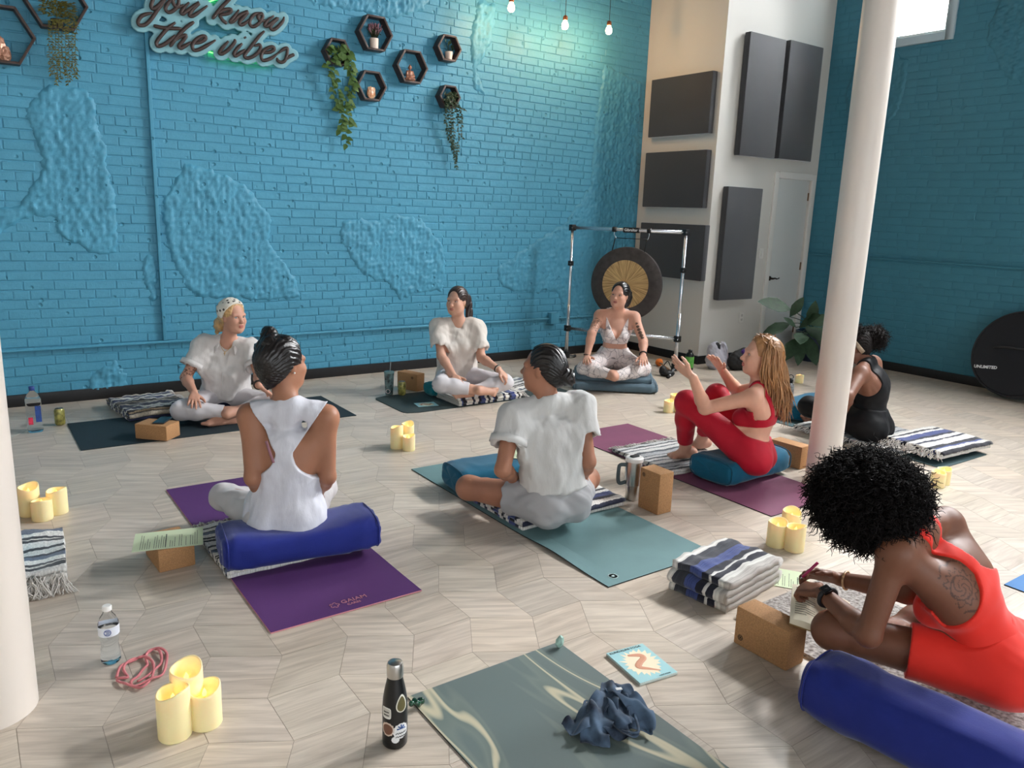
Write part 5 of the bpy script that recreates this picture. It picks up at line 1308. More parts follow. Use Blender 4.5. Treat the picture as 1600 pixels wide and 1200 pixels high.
def marble_mat():
    m=mat('mat_marble',(110,122,116),rough=.55); nt=m.node_tree; N=nt.nodes; L=nt.links; b=N['Principled BSDF']
    uv=N.new('ShaderNodeUVMap'); uv.uv_map='UVMap'; mp=N.new('ShaderNodeMapping'); mp.inputs['Scale'].default_value=(4.2,.75,1); mp.inputs['Rotation'].default_value=(0,0,.18); L.new(uv.outputs[0],mp.inputs[0])
    n=N.new('ShaderNodeTexNoise'); n.inputs['Scale'].default_value=1.1; n.inputs['Detail'].default_value=2; n.inputs['Distortion'].default_value=.8; L.new(mp.outputs[0],n.inputs['Vector'])
    w=N.new('ShaderNodeMath'); w.operation='MULTIPLY'; w.inputs[1].default_value=26; L.new(n.outputs['Fac'],w.inputs[0]); s=N.new('ShaderNodeMath'); s.operation='SINE'; L.new(w.outputs[0],s.inputs[0])
    r=N.new('ShaderNodeValToRGB'); e=r.color_ramp.elements; e[0].position=.90; e[0].color=s2l((104,118,113)); e[1].position=.998; e[1].color=s2l((196,188,160)); x=e.new(.55); x.color=s2l((112,124,118)); x=e.new(.0); x.color=s2l((98,112,110)); L.new(s.outputs[0],r.inputs[0]); L.new(r.outputs[0],b.inputs['Base Color']); return m
m9=rmat('yoga_mat','grey marbled yoga mat with cream veins in the foreground',1.06,1.685,.27,2.0,[marble_mat(),MT('dark_edge',(28,34,36))],.005,curl=lambda u,v: .0)
M_LOGO=mat('mat_logo_pink',(190,128,140),rough=.7)
q=fl(530,947,.008); text_mesh('logo_text','GAIAM',.036,(1.12,2.672,.0092),(1,.02,0),(0,1,0),M_LOGO,m2); text_mesh('logo_text','CARES',.020,(1.135,2.648,.0096),(1,.02,0),(0,1,0),M_LOGO,m2)
c=np.array([1.090,2.675,.0092]); MB().tube([c+np.array([.020*math.cos(t)*(.55+.45*abs(math.cos(2.5*t))),.020*math.sin(t)*(.55+.45*abs(math.cos(2.5*t))),0]) for t in np.linspace(0,6.28,40,endpoint=False)],.0013,4,closed=True).build('logo_mark',M_LOGO,m2)
c=fl(958,900,.006); MB().lathe([(.024,0),(.024,.0006),(.019,.0006),(.019,0)],c,24).lathe([(0,0),(.008,.0006),(.004,.0006)],c,10).build('logo_mark',mat('mat_logo_grey',(150,172,172),rough=.7),m4)
# ---------------------------------------------------------------- cork blocks
M_CORK=mat('cork',(172,128,86),rough=.85,nscale=220,nvar=.22,bscale=260,bstr=.25,bdist=.0015)
M_MARK=mat('cork_mark',(58,44,34),rough=.8)
def block(label,c,size,rz=0.,z0=.0,mark=None):
    r=tag(MB().box((0,0,size[2]/2),size).build('cork_block',M_CORK,bevel=.008),label,'yoga block','cork yoga blocks'); r.location=(c[0],c[1],z0); r.rotation_euler=(0,0,rz)
    if mark is not None:
        p,ax=mark; b=MB(); R=frame(np.cross(UP,ax),UP) if abs(ax[2])<.5 else np.eye(3)
        n=nrm(ax); u=np.cross(UP,n); pts=[np.array(p)+.010*(u*math.cos(t)+UP*math.sin(t)) for t in np.linspace(0,6.28,24,endpoint=False)]; b.tube(pts,.0013,4,closed=True)
        for k in range(3): a=k*math.pi/3; b.tube([np.array(p)-.0085*(u*math.cos(a)+UP*math.sin(a)),np.array(p)+.0085*(u*math.cos(a)+UP*math.sin(a))],.0012,4)
        b.build('logo_mark',M_MARK,r,world=False)
    return r
block('cork block on the dark teal mat with a phone on it',(.985,5.412),(.152,.229,.102),math.radians(45),.0055)
block('cork block carrying the green sheet beside the purple mat',(.645,3.447),(.150,.229,.102),math.radians(3))
block('cork block on edge behind the yellow can',(3.165,5.955),(.102,.229,.152),math.radians(21),0,((-.0515,-.06,.115),(-1,0,0)))
block('cork block standing upright beside the steel tumbler',(2.975,2.785),(.105,.150,.229),0,0,((-.053,.045,.195),(-1,0,0)))
block('cork block on edge behind the teal bolster of the woman in red',(4.345,2.915),(.105,.229,.150),math.radians(3))
block('cork block on edge in front of the woman in orange-red',(2.305,1.542),(.106,.229,.152),math.radians(1),0,((-.0535,.085,.035),(-1,0,0)))
# ---------------------------------------------------------------- bolsters and cushions
def bolster(label,c,L,W,H,rz,matl,z0=0.,e=.28,seed=1,wr=.0065,sag=None,name='bolster',cat='bolster',tagm=None):
    """stuffed rectangular cushion: rounded box with puckered ends and wrinkles"""
    nu,nv=46,40; V=[];F=[]
    q=np.random.default_rng(seed)
    def sp(w,m): return np.sign(w)*abs(w)**m
    for i in range(nu+1):
        t=-math.pi/2+math.pi*i/nu; ct=max(math.cos(t),0)**.16; st=sp(math.sin(t),.30)
        for j in range(nv):
            a=2*math.pi*j/nv; y=sp(math.cos(a),e*2)*ct; z=sp(math.sin(a),e*2)*ct
            V.append((st*L/2,y*W/2,z*H/2))
    V=np.array(V); n=vnoise(V*np.array([9,14,14]),seed)*wr+vnoise(V*np.array([24,30,30]),seed+1)*wr*.45+np.sin(V[:,0]*60+4*vnoise(V*8,seed+2))*wr*.25
    R=np.linalg.norm(V*[2/L,2/W,2/H],axis=1,keepdims=True); V=V+nrm_rows(V*[1/L,1/W,1/H])*n[:,None]
    edge=np.clip((np.abs(V[:,0])-L*.42)/(L*.08),0,1); V[:,2]*=1-.12*edge; 
    V[:,2]+=H/2
    if sag is not None:
        for (sx,sy,rad,dz) in sag: V[:,2]-=dz*np.exp(-(((V[:,0]-sx)/rad)**2+((V[:,1]-sy)/rad)**2))*np.clip(V[:,2]/H,0,1)
    V[:,2]=np.maximum(V[:,2],.001)
    for i in range(nu):
        for j in range(nv): F.append((i*nv+j,i*nv+(j+1)%nv,(i+1)*nv+(j+1)%nv,(i+1)*nv+j))
    o=link(name,mesh(V,np.array(F),True),matl); o.location=(c[0],c[1],z0); o.rotation_euler=(0,0,rz); tag(o,label,cat,'yoga bolsters')
    pts=[]      # welt seam round both ends
    for sx in (-1,1):
        P=[]
        for j in range(36):
            a=2*math.pi*j/36; P.append((sx*L*.472,sp(math.cos(a),e*2)*W*.478,max(.004,sp(math.sin(a),e*2)*H*.43+H*.5)))
        MB().tube(P,.0035,5,closed=True).build('welt_seam',matl,o,True,world=False)
    if tagm: MB().box(tagm,(.004,.02,.03)).build('care_tag',mat('tag_white',(230,230,228)),o,world=False)
    return o
def nrm_rows(A): return A/np.maximum(np.linalg.norm(A,axis=1,keepdims=True),1e-9)
M_ROYAL=cloth('royal_blue_cotton',(32,44,122),.08,200,.2,.3); M_TEAL=cloth('teal_cotton',(18,92,120),.08,200,.2,.3); M_TEAL2=cloth('turquoise_cotton',(30,124,134),.06,200,.2,.2); M_CYAN=cloth('cyan_cotton',(84,190,220),.05,200,.15,.2); M_NAVY=cloth('navy_cotton',(22,28,56),.08,200,.2,.2)
bolster('royal blue bolster the woman in the tank top sits on',(1.135,3.175),.68,.31,.165,math.radians(-8),M_ROYAL,.03,sag=[(-.02,.03,.2,.04)],tagm=(-.335,-.06,.08),seed=3)
bolster('teal bolster in front of the woman in grey shorts',(2.47,3.52),.66,.30,.155,math.radians(-6),M_TEAL,.006,seed=5)
bolster('teal bolster under the woman in red',(3.87,2.93),.62,.33,.165,math.radians(2),M_TEAL,.006,sag=[(0,-.02,.2,.035)],seed=7)
bolster('royal blue bolster lying in the right foreground',(2.205,.90),.74,.235,.205,math.radians(98),M_ROYAL,.0,e=.36,seed=9)
bolster('small turquoise bolster under the ponytailed woman',(3.42,5.64),.52,.20,.115,0,M_TEAL2,.006,seed=11,e=.36)
bolster('teal bolster half hidden behind the white column',(5.62,3.66),.60,.28,.14,math.radians(10),M_TEAL,.006,seed=13)
bolster('navy bolster under the woman in the bandana',(1.53,5.90),.62,.24,.10,math.radians(-4),M_NAVY,.006,seed=15)
bolster('bright cyan cushion leaning behind the left column',(-.01,3.70),.46,.15,.20,math.radians(93),M_CYAN,0,seed=17,name='yoga_cushion',cat='cushion')
block('cork block half hidden behind the left column',(-.02,4.06),(.102,.200,.229),math.radians(8))
# layered meditation cushions of the woman at the gong
M_ZAB=cloth('slate_blue_canvas',(88,108,120),.08,180,.25,.15)
def slab_cushion(label,c,L,W,H,rz,z0,seed):
    return bolster(label,c,L,W,H,rz,M_ZAB,z0,e=.20,seed=seed,wr=.006,name='floor_cushion',cat='cushion')
gc=(np.array(J_gong().J['hipL'])+J_gong().J['hipR'])/2; gd=nrm(np.array([-.67,-.74,0])); gx=gc+gd*.16
slab_cushion('lower slate blue floor cushion under the tattooed woman',(gx[0],gx[1]),.78,.66,.085,math.radians(-38),0,21)
slab_cushion('upper slate blue floor cushion under the tattooed woman',(gx[0]+gd[0]*-.02,gx[1]+.02),.72,.56,.065,math.radians(-41),.07,23)
# ---------------------------------------------------------------- striped blankets
STR={'roll':[(232,228,222),(60,62,70),(56,58,66),(70,84,140),(62,76,132),(66,80,138),(30,32,48),(228,226,222),(34,36,52),(228,226,220),(200,194,188),(206,200,192)],
 'blue':[(232,228,222),(30,32,52),(64,76,130),(58,70,124),(232,228,222),(34,34,44),(222,218,210),(70,84,140),(28,28,38),(230,226,220),(226,222,214),(40,44,66)],
 'bw':[(228,226,222),(34,36,42),(226,222,216),(36,40,52),(90,100,120),(228,224,218),(40,40,46),(216,210,202),(30,32,38),(230,226,222)],
 'grey':[(206,204,200),(70,74,80),(170,172,174),(60,64,70),(190,190,188),(50,54,60),(214,212,208),(86,92,98)],
 'navy':[(44,52,84),(30,36,62),(226,222,214),(34,34,44),(52,60,98),(220,214,204),(36,34,36),(150,134,112),(28,28,34),(196,184,166)]}
def stripe_mat(key,rep=1.):
    n='blanket_%s_%d'%(key,rep*10)
    if n in MATS: return MATS[n]
    m=mat(n,(200,200,200),rough=.92,sheen=.3,bscale=240,bstr=.5,bdist=.002); nt=m.node_tree; N=nt.nodes; L=nt.links; b=N['Principled BSDF']
    uv=N.new('ShaderNodeUVMap'); uv.uv_map='UVMap'; sx=N.new('ShaderNodeSeparateXYZ'); L.new(uv.outputs[0],sx.inputs[0])
    ns=N.new('ShaderNodeTexNoise'); ns.inputs['Scale'].default_value=60; L.new(uv.outputs[0],ns.inputs['Vector'])
    a=N.new('ShaderNodeMath'); a.operation='MULTIPLY_ADD'; a.inputs[1].default_value=.012; L.new(ns.outputs['Fac'],a.inputs[0]); L.new(sx.outputs[0],a.inputs[2])
    k=N.new('ShaderNodeMath'); k.operation='MULTIPLY'; k.inputs[1].default_value=rep*2.2; L.new(a.outputs[0],k.inputs[0]); f=N.new('ShaderNodeMath'); f.operation='FRACT'; L.new(k.outputs[0],f.inputs[0])
    r=N.new('ShaderNodeValToRGB'); r.color_ramp.interpolation='CONSTANT'; cols=STR[key]; q=np.random.default_rng(len(key)); w=q.uniform(.4,1.6,len(cols)); p=np.concatenate([[0],np.cumsum(w)/w.sum()])
    while len(r.color_ramp.elements)<len(cols): r.color_ramp.elements.new(.5)
    for i,c in enumerate(cols): r.color_ramp.elements[i].position=float(p[i]); r.color_ramp.elements[i].color=s2l(c)
    L.new(f.outputs[0],r.inputs[0])
    # flecks woven into the stripes
    mx=N.new('ShaderNodeMix'); mx.data_type='RGBA'; mx.blend_type='MULTIPLY'; n2=N.new('ShaderNodeTexNoise'); n2.inputs['Scale'].default_value=130; L.new(uv.outputs[0],n2.inputs['Vector'])
    rr_=N.new('ShaderNodeMapRange'); rr_.inputs[1].default_value=.35; rr_.inputs[2].default_value=.65; rr_.inputs[3].default_value=.72; rr_.inputs[4].default_value=1.12; L.new(n2.outputs['Fac'],rr_.inputs[0])
    mx.inputs[0].default_value=1; L.new(r.outputs[0],mx.inputs[6]); L.new(rr_.outputs[0],mx.inputs[7]); L.new(mx.outputs[2],b.inputs['Base Color']); return m
def blanket(label,x0,x1,y0,y1,layers,th,key,axis=0,rz=0.,z0=.0,fringe=None,seed=1,rep=1.,fold_side='y0',amp=.006,uoff=None):
    """folded woven blanket: one long cloth going back and forth; axis = direction the stripes change along"""
    cx,cy=(x0+x1)/2,(y0+y1)/2; LX,LY=x1-x0,y1-y0; r=empty('folded_blanket',(cx,cy,z0),label,'blanket','striped woven blankets',rz); m=stripe_mat(key,rep); q=np.random.default_rng(seed)
    # cross-section path of the folded cloth in (s,z)
    run=LY if fold_side in('y0','y1') else LX; path=[]; 
    for k in range(layers):
        zc=th*(k+.5); a,b=(-run/2+.004*k,run/2-.006*k); pts=np.linspace(a,b,16) if k%2==0 else np.linspace(b,a,16)
        path+= [(s,zc) for s in pts]
        if k<layers-1:
            e=path[-1][0]; sg=1 if k%2==0 else -1
            for t in (.25,.5,.75): path.append((e+sg*th*.55*math.sin(math.pi*t),zc+th*t))
    path=np.array(path); n=len(path); S=np.concatenate([[0],np.cumsum(np.linalg.norm(np.diff(path,axis=0),axis=1))])
    nw=26; wid=LX if fold_side in('y0','y1') else LY; V=[];U=[];F=[]; hh=th*.44
    T=np.gradient(path,axis=0); T/=np.maximum(np.linalg.norm(T,axis=1,keepdims=True),1e-9); Nn=np.stack([-T[:,1],T[:,0]],1)
    for side in (1,-1):
        for i in range(n):
            for j in range(nw+1):
                w=(j/nw-.5)*wid; s,z=path[i]+Nn[i]*hh*side; p=(w,s,z) if fold_side in('y0','y1') else (s,w,z)
                V.append(p); U.append((S[i] if (axis==1)==(fold_side in('y0','y1')) else (w+5 if uoff is None else uoff-w),w))
    V=np.array(V); top=V[:,2]/(layers*th); V[:,2]+=top*(vnoise(V*np.array([11,11,0]),seed)*amp+vnoise(V*np.array([30,30,0]),seed+1)*amp*.3); V[:,0]+=vnoise(V*14,seed+2)*.005; V[:,1]+=vnoise(V*14,seed+3)*.005
    V[:,2]=np.maximum(V[:,2],.0012)
    N0=n*(nw+1); I=lambda i,j,k: k*N0+i*(nw+1)+j
    for i in range(n-1):
        for j in range(nw): F+=[(I(i,j,0),I(i,j+1,0),I(i+1,j+1,0),I(i+1,j,0)),(I(i+1,j,1),I(i+1,j+1,1),I(i,j+1,1),I(i,j,1))]
        F+=[(I(i,0,0),I(i+1,0,0),I(i+1,0,1),I(i,0,1)),(I(i,nw,1),I(i+1,nw,1),I(i+1,nw,0),I(i,nw,0))]
    for j in range(nw): F+=[(I(0,j,1),I(0,j+1,1),I(0,j+1,0),I(0,j,0)),(I(n-1,j,0),I(n-1,j+1,0),I(n-1,j+1,1),I(n-1,j,1))]
    o=link('cloth',mesh(V,np.array(F),True,uv=U),m,r,world=False)
    if fringe:
        H=layers*th; paths=[];rad=[]
        for sd in fringe:
            for k in range(90):
                t=q.uniform(-.5,.5); z=q.uniform(.3,1)*H
                b={'x0':(-LX/2,t*LY,z),'x1':(LX/2,t*LY,z),'y0':(t*LX,-LY/2,z),'y1':(t*LX,LY/2,z)}[sd]; d={'x0':(-1,0,0),'x1':(1,0,0),'y0':(0,-1,0),'y1':(0,1,0)}[sd]
                b=np.array(b); d=np.array(d,float); L=q.uniform(.05,.085); s=np.cross(d,UP)*q.normal()*.35
                P=[b-d*.01,b+(d+s*.4)*L*.35+UP*.004,b+(d+s)*L*.7-UP*z*.5,b+(d+s*1.4)*L-UP*(z-.004)]; P=spline(P,3); P[:,2]=np.maximum(P[:,2],.003); P+=q.normal(size=P.shape)*.0018; paths.append(P); rad.append(np.interp(np.linspace(0,1,len(P)),[0,.8,1],[.0028,.0026,.0008]))
        o=strand_tubes('fringe',paths,rad,mat('fringe_wool',(214,208,202),rough=.95),None,4); o.parent=r
    return r
blanket('navy and cream striped blanket folded beside the woman in the bandana',.86,1.30,5.92,6.46,4,.017,'navy',axis=1,rz=.12,fringe=['x1'],seed=2,rep=1.6,z0=.006,amp=.012)
blanket('black and white striped blanket under the royal blue bolster',.80,1.36,3.12,3.68,2,.016,'bw',axis=1,fringe=['y1'],seed=3,rep=2.2,z0=.006)
blanket('blue, black and white striped blanket under the ponytailed woman',3.20,3.82,5.20,5.56,4,.015,'blue',axis=0,seed=4,rep=1.5,z0=.006,fringe=['x1'])
blanket('white and black striped blanket behind the ponytailed woman',3.80,4.22,5.42,5.72,3,.014,'bw',axis=1,seed=5,rep=1.8,z0=.006,rz=.3)
blanket('white blanket with black pattern under the woman in grey shorts',2.17,2.86,2.90,3.40,3,.016,'blue',axis=1,seed=6,rep=1.3,z0=.006,fold_side='y0')
blanket('grey and white fringed blanket under the feet of the woman in red',3.46,4.02,3.10,3.64,2,.014,'grey',axis=1,seed=7,rep=2.,z0=.006,fringe=['y1'],rz=-.05)
blanket('grey striped blanket under the woman in black',5.16,5.82,2.62,3.44,2,.016,'grey',axis=1,seed=8,rep=1.5,z0=.006,fringe=['x0'])
blanket('blue striped blanket with white fringe at the end of the slate mat',5.26,5.88,2.36,2.80,3,.018,'blue',axis=1,seed=9,rep=1.2,z0=.040,fringe=['x0'],rz=-.06)
blanket('navy striped blanket with white fringe behind the left column',.085,.262,3.40,3.92,4,.018,'bw',axis=1,seed=10,rep=1.5,fringe=['y0'],rz=-.08,amp=.012)
blanket('thick rolled blue and grey blanket beside the open book',2.38,2.80,1.84,2.12,4,.032,'roll',axis=1,seed=11,rep=1.45,rz=.14,fold_side='x0',amp=.012,uoff=.145)
# speckled rug of the woman in orange-red
rg=mat('speckled_rug',(80,66,58),rough=.95,sheen=.3,nscale=70,c2=(206,200,194),bscale=160,bstr=.5,bdist=.004)
o=rmat('speckled_rug','dark and white speckled rug under the woman in orange-red',2.40,3.06,.30,1.78,rg,.014,rad=.03,group='rug'); o['category']='rug'; del o['group']
# ---------------------------------------------------------------- papers, phone, cards
def sheet(label,c,L,W,rz,z0,matl,cat='paper',name='paper_sheet',th=.0008,lines=None,tilt=0.):
    r=tag(MB().box((0,0,th/2),(W,L,th)).build(name,matl),label,cat); r.location=(c[0],c[1],z0); r.rotation_euler=(tilt,0,rz)
    if lines:
        q=np.random.default_rng(int(abs(c[0])*100)); ink=mat('print_ink',(60,66,58),rough=.8); b=MB(); y=L/2-.03
        while y>-L/2+.02:
            w=q.uniform(.35,.85)*(W-.03); h=.0045 if q.random()<.22 else .0020
            x=-W/2+.015
            while x<-W/2+.015+w: ww=q.uniform(.006,.018); b.box((x+ww/2,y,th+.0002),(ww,h,.0003)); x+=ww+.003
            y-=q.choice([.009,.009,.018])
        tag(b.build('printed_text',ink,r,world=False),kind='stuff')
    return r
M_PAP=mat('pale_green_paper',(214,226,190),rough=.8); M_PAPW=mat('white_paper',(232,232,226),rough=.8)
sheet('pale green printed sheet lying on the cork block',(.640,3.43),.279,.200,math.radians(76),.1035,M_PAP,lines=1)
sheet('pale green printed sheet on the teal bolster',(2.62,3.52),.26,.20,math.radians(50),.166,M_PAP,lines=1)
C=fl(1210,905); sheet('pale green printed sheet beside the open book',(C[0]+.03,C[1]),.26,.19,math.radians(35),.002,M_PAP,lines=1)
C=fl(1131,603,.02); sheet('white sheet on the floor behind the knees of the woman in red',(C[0],C[1]),.22,.16,math.radians(20),.002,M_PAPW)
C=(.985,5.412); r=tag(MB().box((0,0,.005),(.075,.155,.009)).build('phone',mat('phone_slate',(40,50,56),rough=.35),bevel=.003),'dark slate phone lying on the cork block','phone'); r.location=(1.02,5.42,.109); r.rotation_euler=(0,0,math.radians(-32)); MB().box((0,0,.0098),(.068,.146,.0006)).build('screen',mat('phone_glass',(22,30,36),rough=.12),r,world=False)
def card(label,c,L,W,rz,z0,n=1):
    r=empty('card_deck' if n>1 else 'picture_card',(c[0],c[1],z0),label,'cards' if n>1 else 'card',rz=rz); cm=mat('card_blue',(160,206,210),rough=.45); q=np.random.default_rng(n)
    for k in range(n): o=MB().box((q.normal()*.0012*(n>1),q.normal()*.0012*(n>1),.0011*(k+.5)),(W,L,.0010)).build('card',cm if k==n-1 else mat('card_edge',(214,222,216),rough=.6),r,world=False,bevel=0)
    z=.0011*n; s=min(W,L); V=[(0,0,z+.0002)]; N=44
    for k in range(N):
        a=2*math.pi*k/N; rr=(.47 if k%2 else .36)*q.uniform(.85,1.08); V.append((W*rr*math.cos(a),L*rr*math.sin(a)*.92,z+.0002))
    MB().add(V,[(0,1+k,1+(k+1)%N) for k in range(N)]).build('sunburst',mat('card_cream',(240,226,196),rough=.5),r,world=False)
    P=spline([(-.02,.28*L/1,z+.0006),(.10*W/.15*.2,.20*L,z+.0006),(.14*W,.10*L,z+.0006),(-.06*W,-.0*L,z+.0006),(-.16*W,-.10*L,z+.0006),(.02*W,-.22*L,z+.0006),(.20*W,-.33*L,z+.0006)],6)
    MB().tube(P,np.interp(np.linspace(0,1,len(P)),[0,.15,.6,1],[.004,.009,.010,.002])*s/.13,6,flat=.08,ref=(0,0,1)).build('snake_drawing',mat('card_orange',(206,146,116),rough=.5),r,world=False)
    if n>1:
        text_mesh('title_text','KUNDALINI YOGA',.016,(-W*.46,L*.43,z+.0006),(1,0,0),(0,1,0),mat('card_ink',(52,66,70)),None,.0002).parent=r
        text_mesh('caption_text','MEDITATION',.008,(W*.05,-L*.47,z+.0006),(1,0,0),(0,1,0),mat('card_ink',(52,66,70)),None,.0002).parent=r
    return r
C=(fl(950,1021)+fl(1057,1059))/2; A=fl(1006,1006); B=fl(948,1022); D=fl(1003,1075); print('deck',A,B,D,fl(1058,1060))
w=np.linalg.norm(A-B); l=np.linalg.norm(D-B); d=nrm(A-B); card('stack of pale blue cards topped by an orange snake picture',(C[0],C[1]),min(l,.2),min(w,.16),math.atan2(d[1],d[0]),.001,9)
C=fl(666,632,.006); card('single snake picture card on the green-grey mat',(C[0],C[1]),.17,.13,math.radians(80),.0065,1)
# ---------------------------------------------------------------- open book and pen of the writing woman
def book():
    c=fl(1300,962,.10); r=empty('open_book',(2.44,1.47,.0),'open book with cream pages in the lap of the writing woman','book'); J=J_orange().J
    B=np.array([2.47,1.40,.235]); M=Matrix.Translation((0,0,0))
    ux=nrm(fl(1330,1000,.20)-fl(1236,975,.20)); 
    A0=fl(1234,970,.175); A1=fl(1330,1003,.16); A3=fl(1238,915,.21); A2=A1+(A3-A0)
    def pg(u,v,z): return A0+(A1-A0)*u+(A3-A0)*v+UP*z
    cover=mat('book_cover',(150,120,70),rough=.6); page=mat('book_page',(232,222,198),rough=.8)
    for k,(u0,u1,bul) in enumerate(((0,.5,.016),(.5,1.,.016))):
        for nm,zb,zt,m in (('cover',-.014,-.009,cover),('page_block',-.009,.0,page)):
            V=[];n=8
            for zz in (0,1):
                for i in range(n+1):
                    u=u0+(u1-u0)*i/n; t=(i/n if k else 1-i/n); z=(zt+(bul*math.sin(math.pi*min(1,t*.75+.12)) if nm=='page_block' else 0)) if zz else zb
                    V+=[pg(u,0,z),pg(u,1,z)]
            F=[]; q=2*(n+1)
            for i in range(n):
                a=2*i; F+=[(a,a+2,a+3,a+1),(q+a,q+a+1,q+a+3,q+a+2),(a,q+a,q+a+2,a+2),(a+1,a+3,q+a+3,q+a+1)]
            F+=[(0,1,q+1,q),(2*n,q+2*n,q+2*n+1,2*n+1)]; MB().add(V,F).build(nm,m,r)
        b=MB()
        for i in range(13):
            v=.9-.06*i; e=u0+(u1-u0)*.85; s=u0+(u1-u0)*.14
            b.tube([pg(s,v,.0125),pg((s+e)/2,v,.0185),pg(s+(e-s)*(.95 if i%4 else .6),v,.0115)],.0009,4)
        tag(b.build('printed_text',mat('print_ink',(60,66,58)),r),kind='stuff')
book()
def pen():
    t=depth(ORANGE['tip']); a=atd(1250,905,t); b=atd(1278,879,t-.03); r=empty('pen',a,'magenta pen held by the writing woman','pen'); d=nrm(b-a)
    MB().tube([a+d*.012,b],.0052,10).build('barrel',mat('magenta_plastic',(170,36,92),rough=.3),r,True); MB().tube([a,a+d*.014],[.001,.005],10).build('tip',mat('steel',(190,192,194),rough=.25,metal=1.),r,True)
pen()
# ---------------------------------------------------------------- flameless candles
M_WAX=mat('candle_wax',(244,230,178),rough=.5,spec=.4,sss=.35,emit=(255,206,120),estr=.03); M_FLAME=mat('candle_flame',(255,200,110),emit=(255,176,80),estr=4)
def candle(px,py,R,H,phase,label,lit=True):
    C=fl(px,py); r=empty('pillar_candle',C,label,'candle','ivory pillar candles'); n=36; V=[];F=[]; R2=R*.86; rings=[]
    def top(a): return H*(1+.06*math.sin(a+phase)+.035*math.sin(2*a+phase*1.7))
    prof=[(R*.96,0),(R,.004),(R,.35),(R,.7),(R,.93),(R*.985,.985),(R*.93,1.),(R2,.97),(R2*.95,.80),(R2*.6,.74),(0.001,.735)]
    for k,(rad,t) in enumerate(prof):
        for j in range(n):
            a=2*math.pi*j/n; z=t if k<2 else (t*top(a) if t>=.93 or k>=4 else t*H)
            V.append((C[0]+rad*math.cos(a),C[1]+rad*math.sin(a),z if k>1 else prof[k][1]))
    for k in range(len(prof)-1):
        for j in range(n): F.append((k*n+j,k*n+(j+1)%n,(k+1)*n+(j+1)%n,(k+1)*n+j))
    F.append(tuple(range(n))[::-1]); link('wax_body',mesh(V,F,True),M_WAX,r)
    f=C+np.array([0,0,H*.745]); MB().lathe([(0,0),(.006,.003),(.0075,.010),(.005,.019),(0,.028)],f,10).build('flame_tip',M_FLAME,r,True)
    ld=bpy.data.lights.new('candle_light','POINT'); ld.energy=.035; ld.color=(1.,.62,.26); ld.shadow_soft_size=.012; lo=bpy.data.objects.new('candle_light',ld); COL.objects.link(lo); lo.location=tuple(f+UP*.022); lo.parent=r; lo.matrix_parent_inverse=r.matrix_basis.inverted()
for a in ((274,1148,.0475,.150,2.2,'front left candle of the three nearest, beside the pink cord'),(322,1130,.0475,.125,1.0,'front right candle of the three nearest'),(295,1122,.0475,.175,.3,'tallest candle at the back of the three nearest'),
 (48,804,.047,.150,.4,'tallest candle of the three by the left column'),(91,801,.047,.125,2.0,'right candle of the three by the left column'),(67,811,.047,.10,3.0,'shortest front candle of the three by the left column'),
 (620,700,.042,.150,2.5,'left tall candle of the three in the circle centre'),(637,695,.042,.150,.6,'back tall candle of the three in the circle centre'),(638.5,703,.041,.100,1.5,'short front candle of the three in the circle centre'),
 (1044,644,.040,.100,1.,'left candle of the three beyond the plum mat'),(1053,638,.040,.125,2.,'back candle of the three beyond the plum mat'),(1061,644,.040,.085,.2,'right candle of the three, half behind the red knee'),
 (1212,852,.047,.125,1.,'left candle of the three behind the rolled blanket'),(1240,859,.047,.125,2.6,'right front candle of the three behind the rolled blanket'),(1233,842,.047,.150,.5,'back candle of the three behind the rolled blanket'),
 (1464,760,.042,.095,.4,'front candle of the two near the blue striped blanket'),(1472,756,.042,.100,1.7,'rear candle of the two near the blue striped blanket'),
 (1248.5,598,.040,.080,3.4,'single small candle beyond the white column')): candle(*a)
# ---------------------------------------------------------------- bottles, cans, tumblers
M_PET=mat('clear_plastic',(248,252,255),rough=.04,trans=1.,ior=1.12,spec=.5); M_WATER=mat('water',(250,252,253),rough=.0,trans=1.,ior=1.15); M_STEEL=mat('brushed_steel',(188,186,182),rough=.28,metal=1.,bscale=300,bstr=.05,bdist=.001,stretch=(1,1,.05)); M_BLK=mat('black_enamel',(14,14,16),rough=.3); M_CAPW=mat('white_cap',(236,234,230),rough=.4)
def vessel(name,label,cat,px,py,z0=0.): C=fl(px,py,z0); return C,empty(name,C,label,cat)
C,r=vessel('water_bottle','small clear water bottle with white cap beside the pink cord','bottle',174,1033)
MB().lathe([(.0,.002),(.027,.002),(.031,.008),(.0315,.03),(.029,.05),(.0265,.068),(.0285,.085),(.0315,.100),(.0325,.105),(.0325,.142),(.031,.150),(.024,.168),(.015,.182),(.0128,.190),(.0128,.198)],C,32).build('bottle_body',M_PET,r,True)
MB().lathe([(.0,.004),(.026,.004),(.0295,.010),(.0300,.03),(.0275,.05),(.025,.068),(.027,.085),(.030,.100),(.0308,.107),(.0308,.128),(0,.128)],C,28).build('water',M_WATER,r,True)
lb=mat('bottle_label',(226,230,238),rough=.5); MB().lathe([(.0331,.107),(.0331,.140)],C,32,cap=False).build('label_band',lb,r,True)
d=nrm(CAM-C); d[2]=0; d=nrm(d); s=np.cross(UP,d)
MB().tube([C+rot(d,UP,18*math.cos(t)-8)*.0338+UP*(.124+.010*math.sin(t)) for t in np.linspace(0,6.28,24,endpoint=False)],.0012,5,closed=True).build('label_mark',mat('label_blue',(70,92,160)),r,True)
for zz,a0,a1 in ((.129,-20,2),(.124,-14,6),(.119,-18,0)): MB().tube([C+rot(d,UP,a)*.0338+UP*zz for a in np.linspace(a0,a1,6)],.0012,4).build('label_print',mat('label_blue',(70,92,160)),r,True)
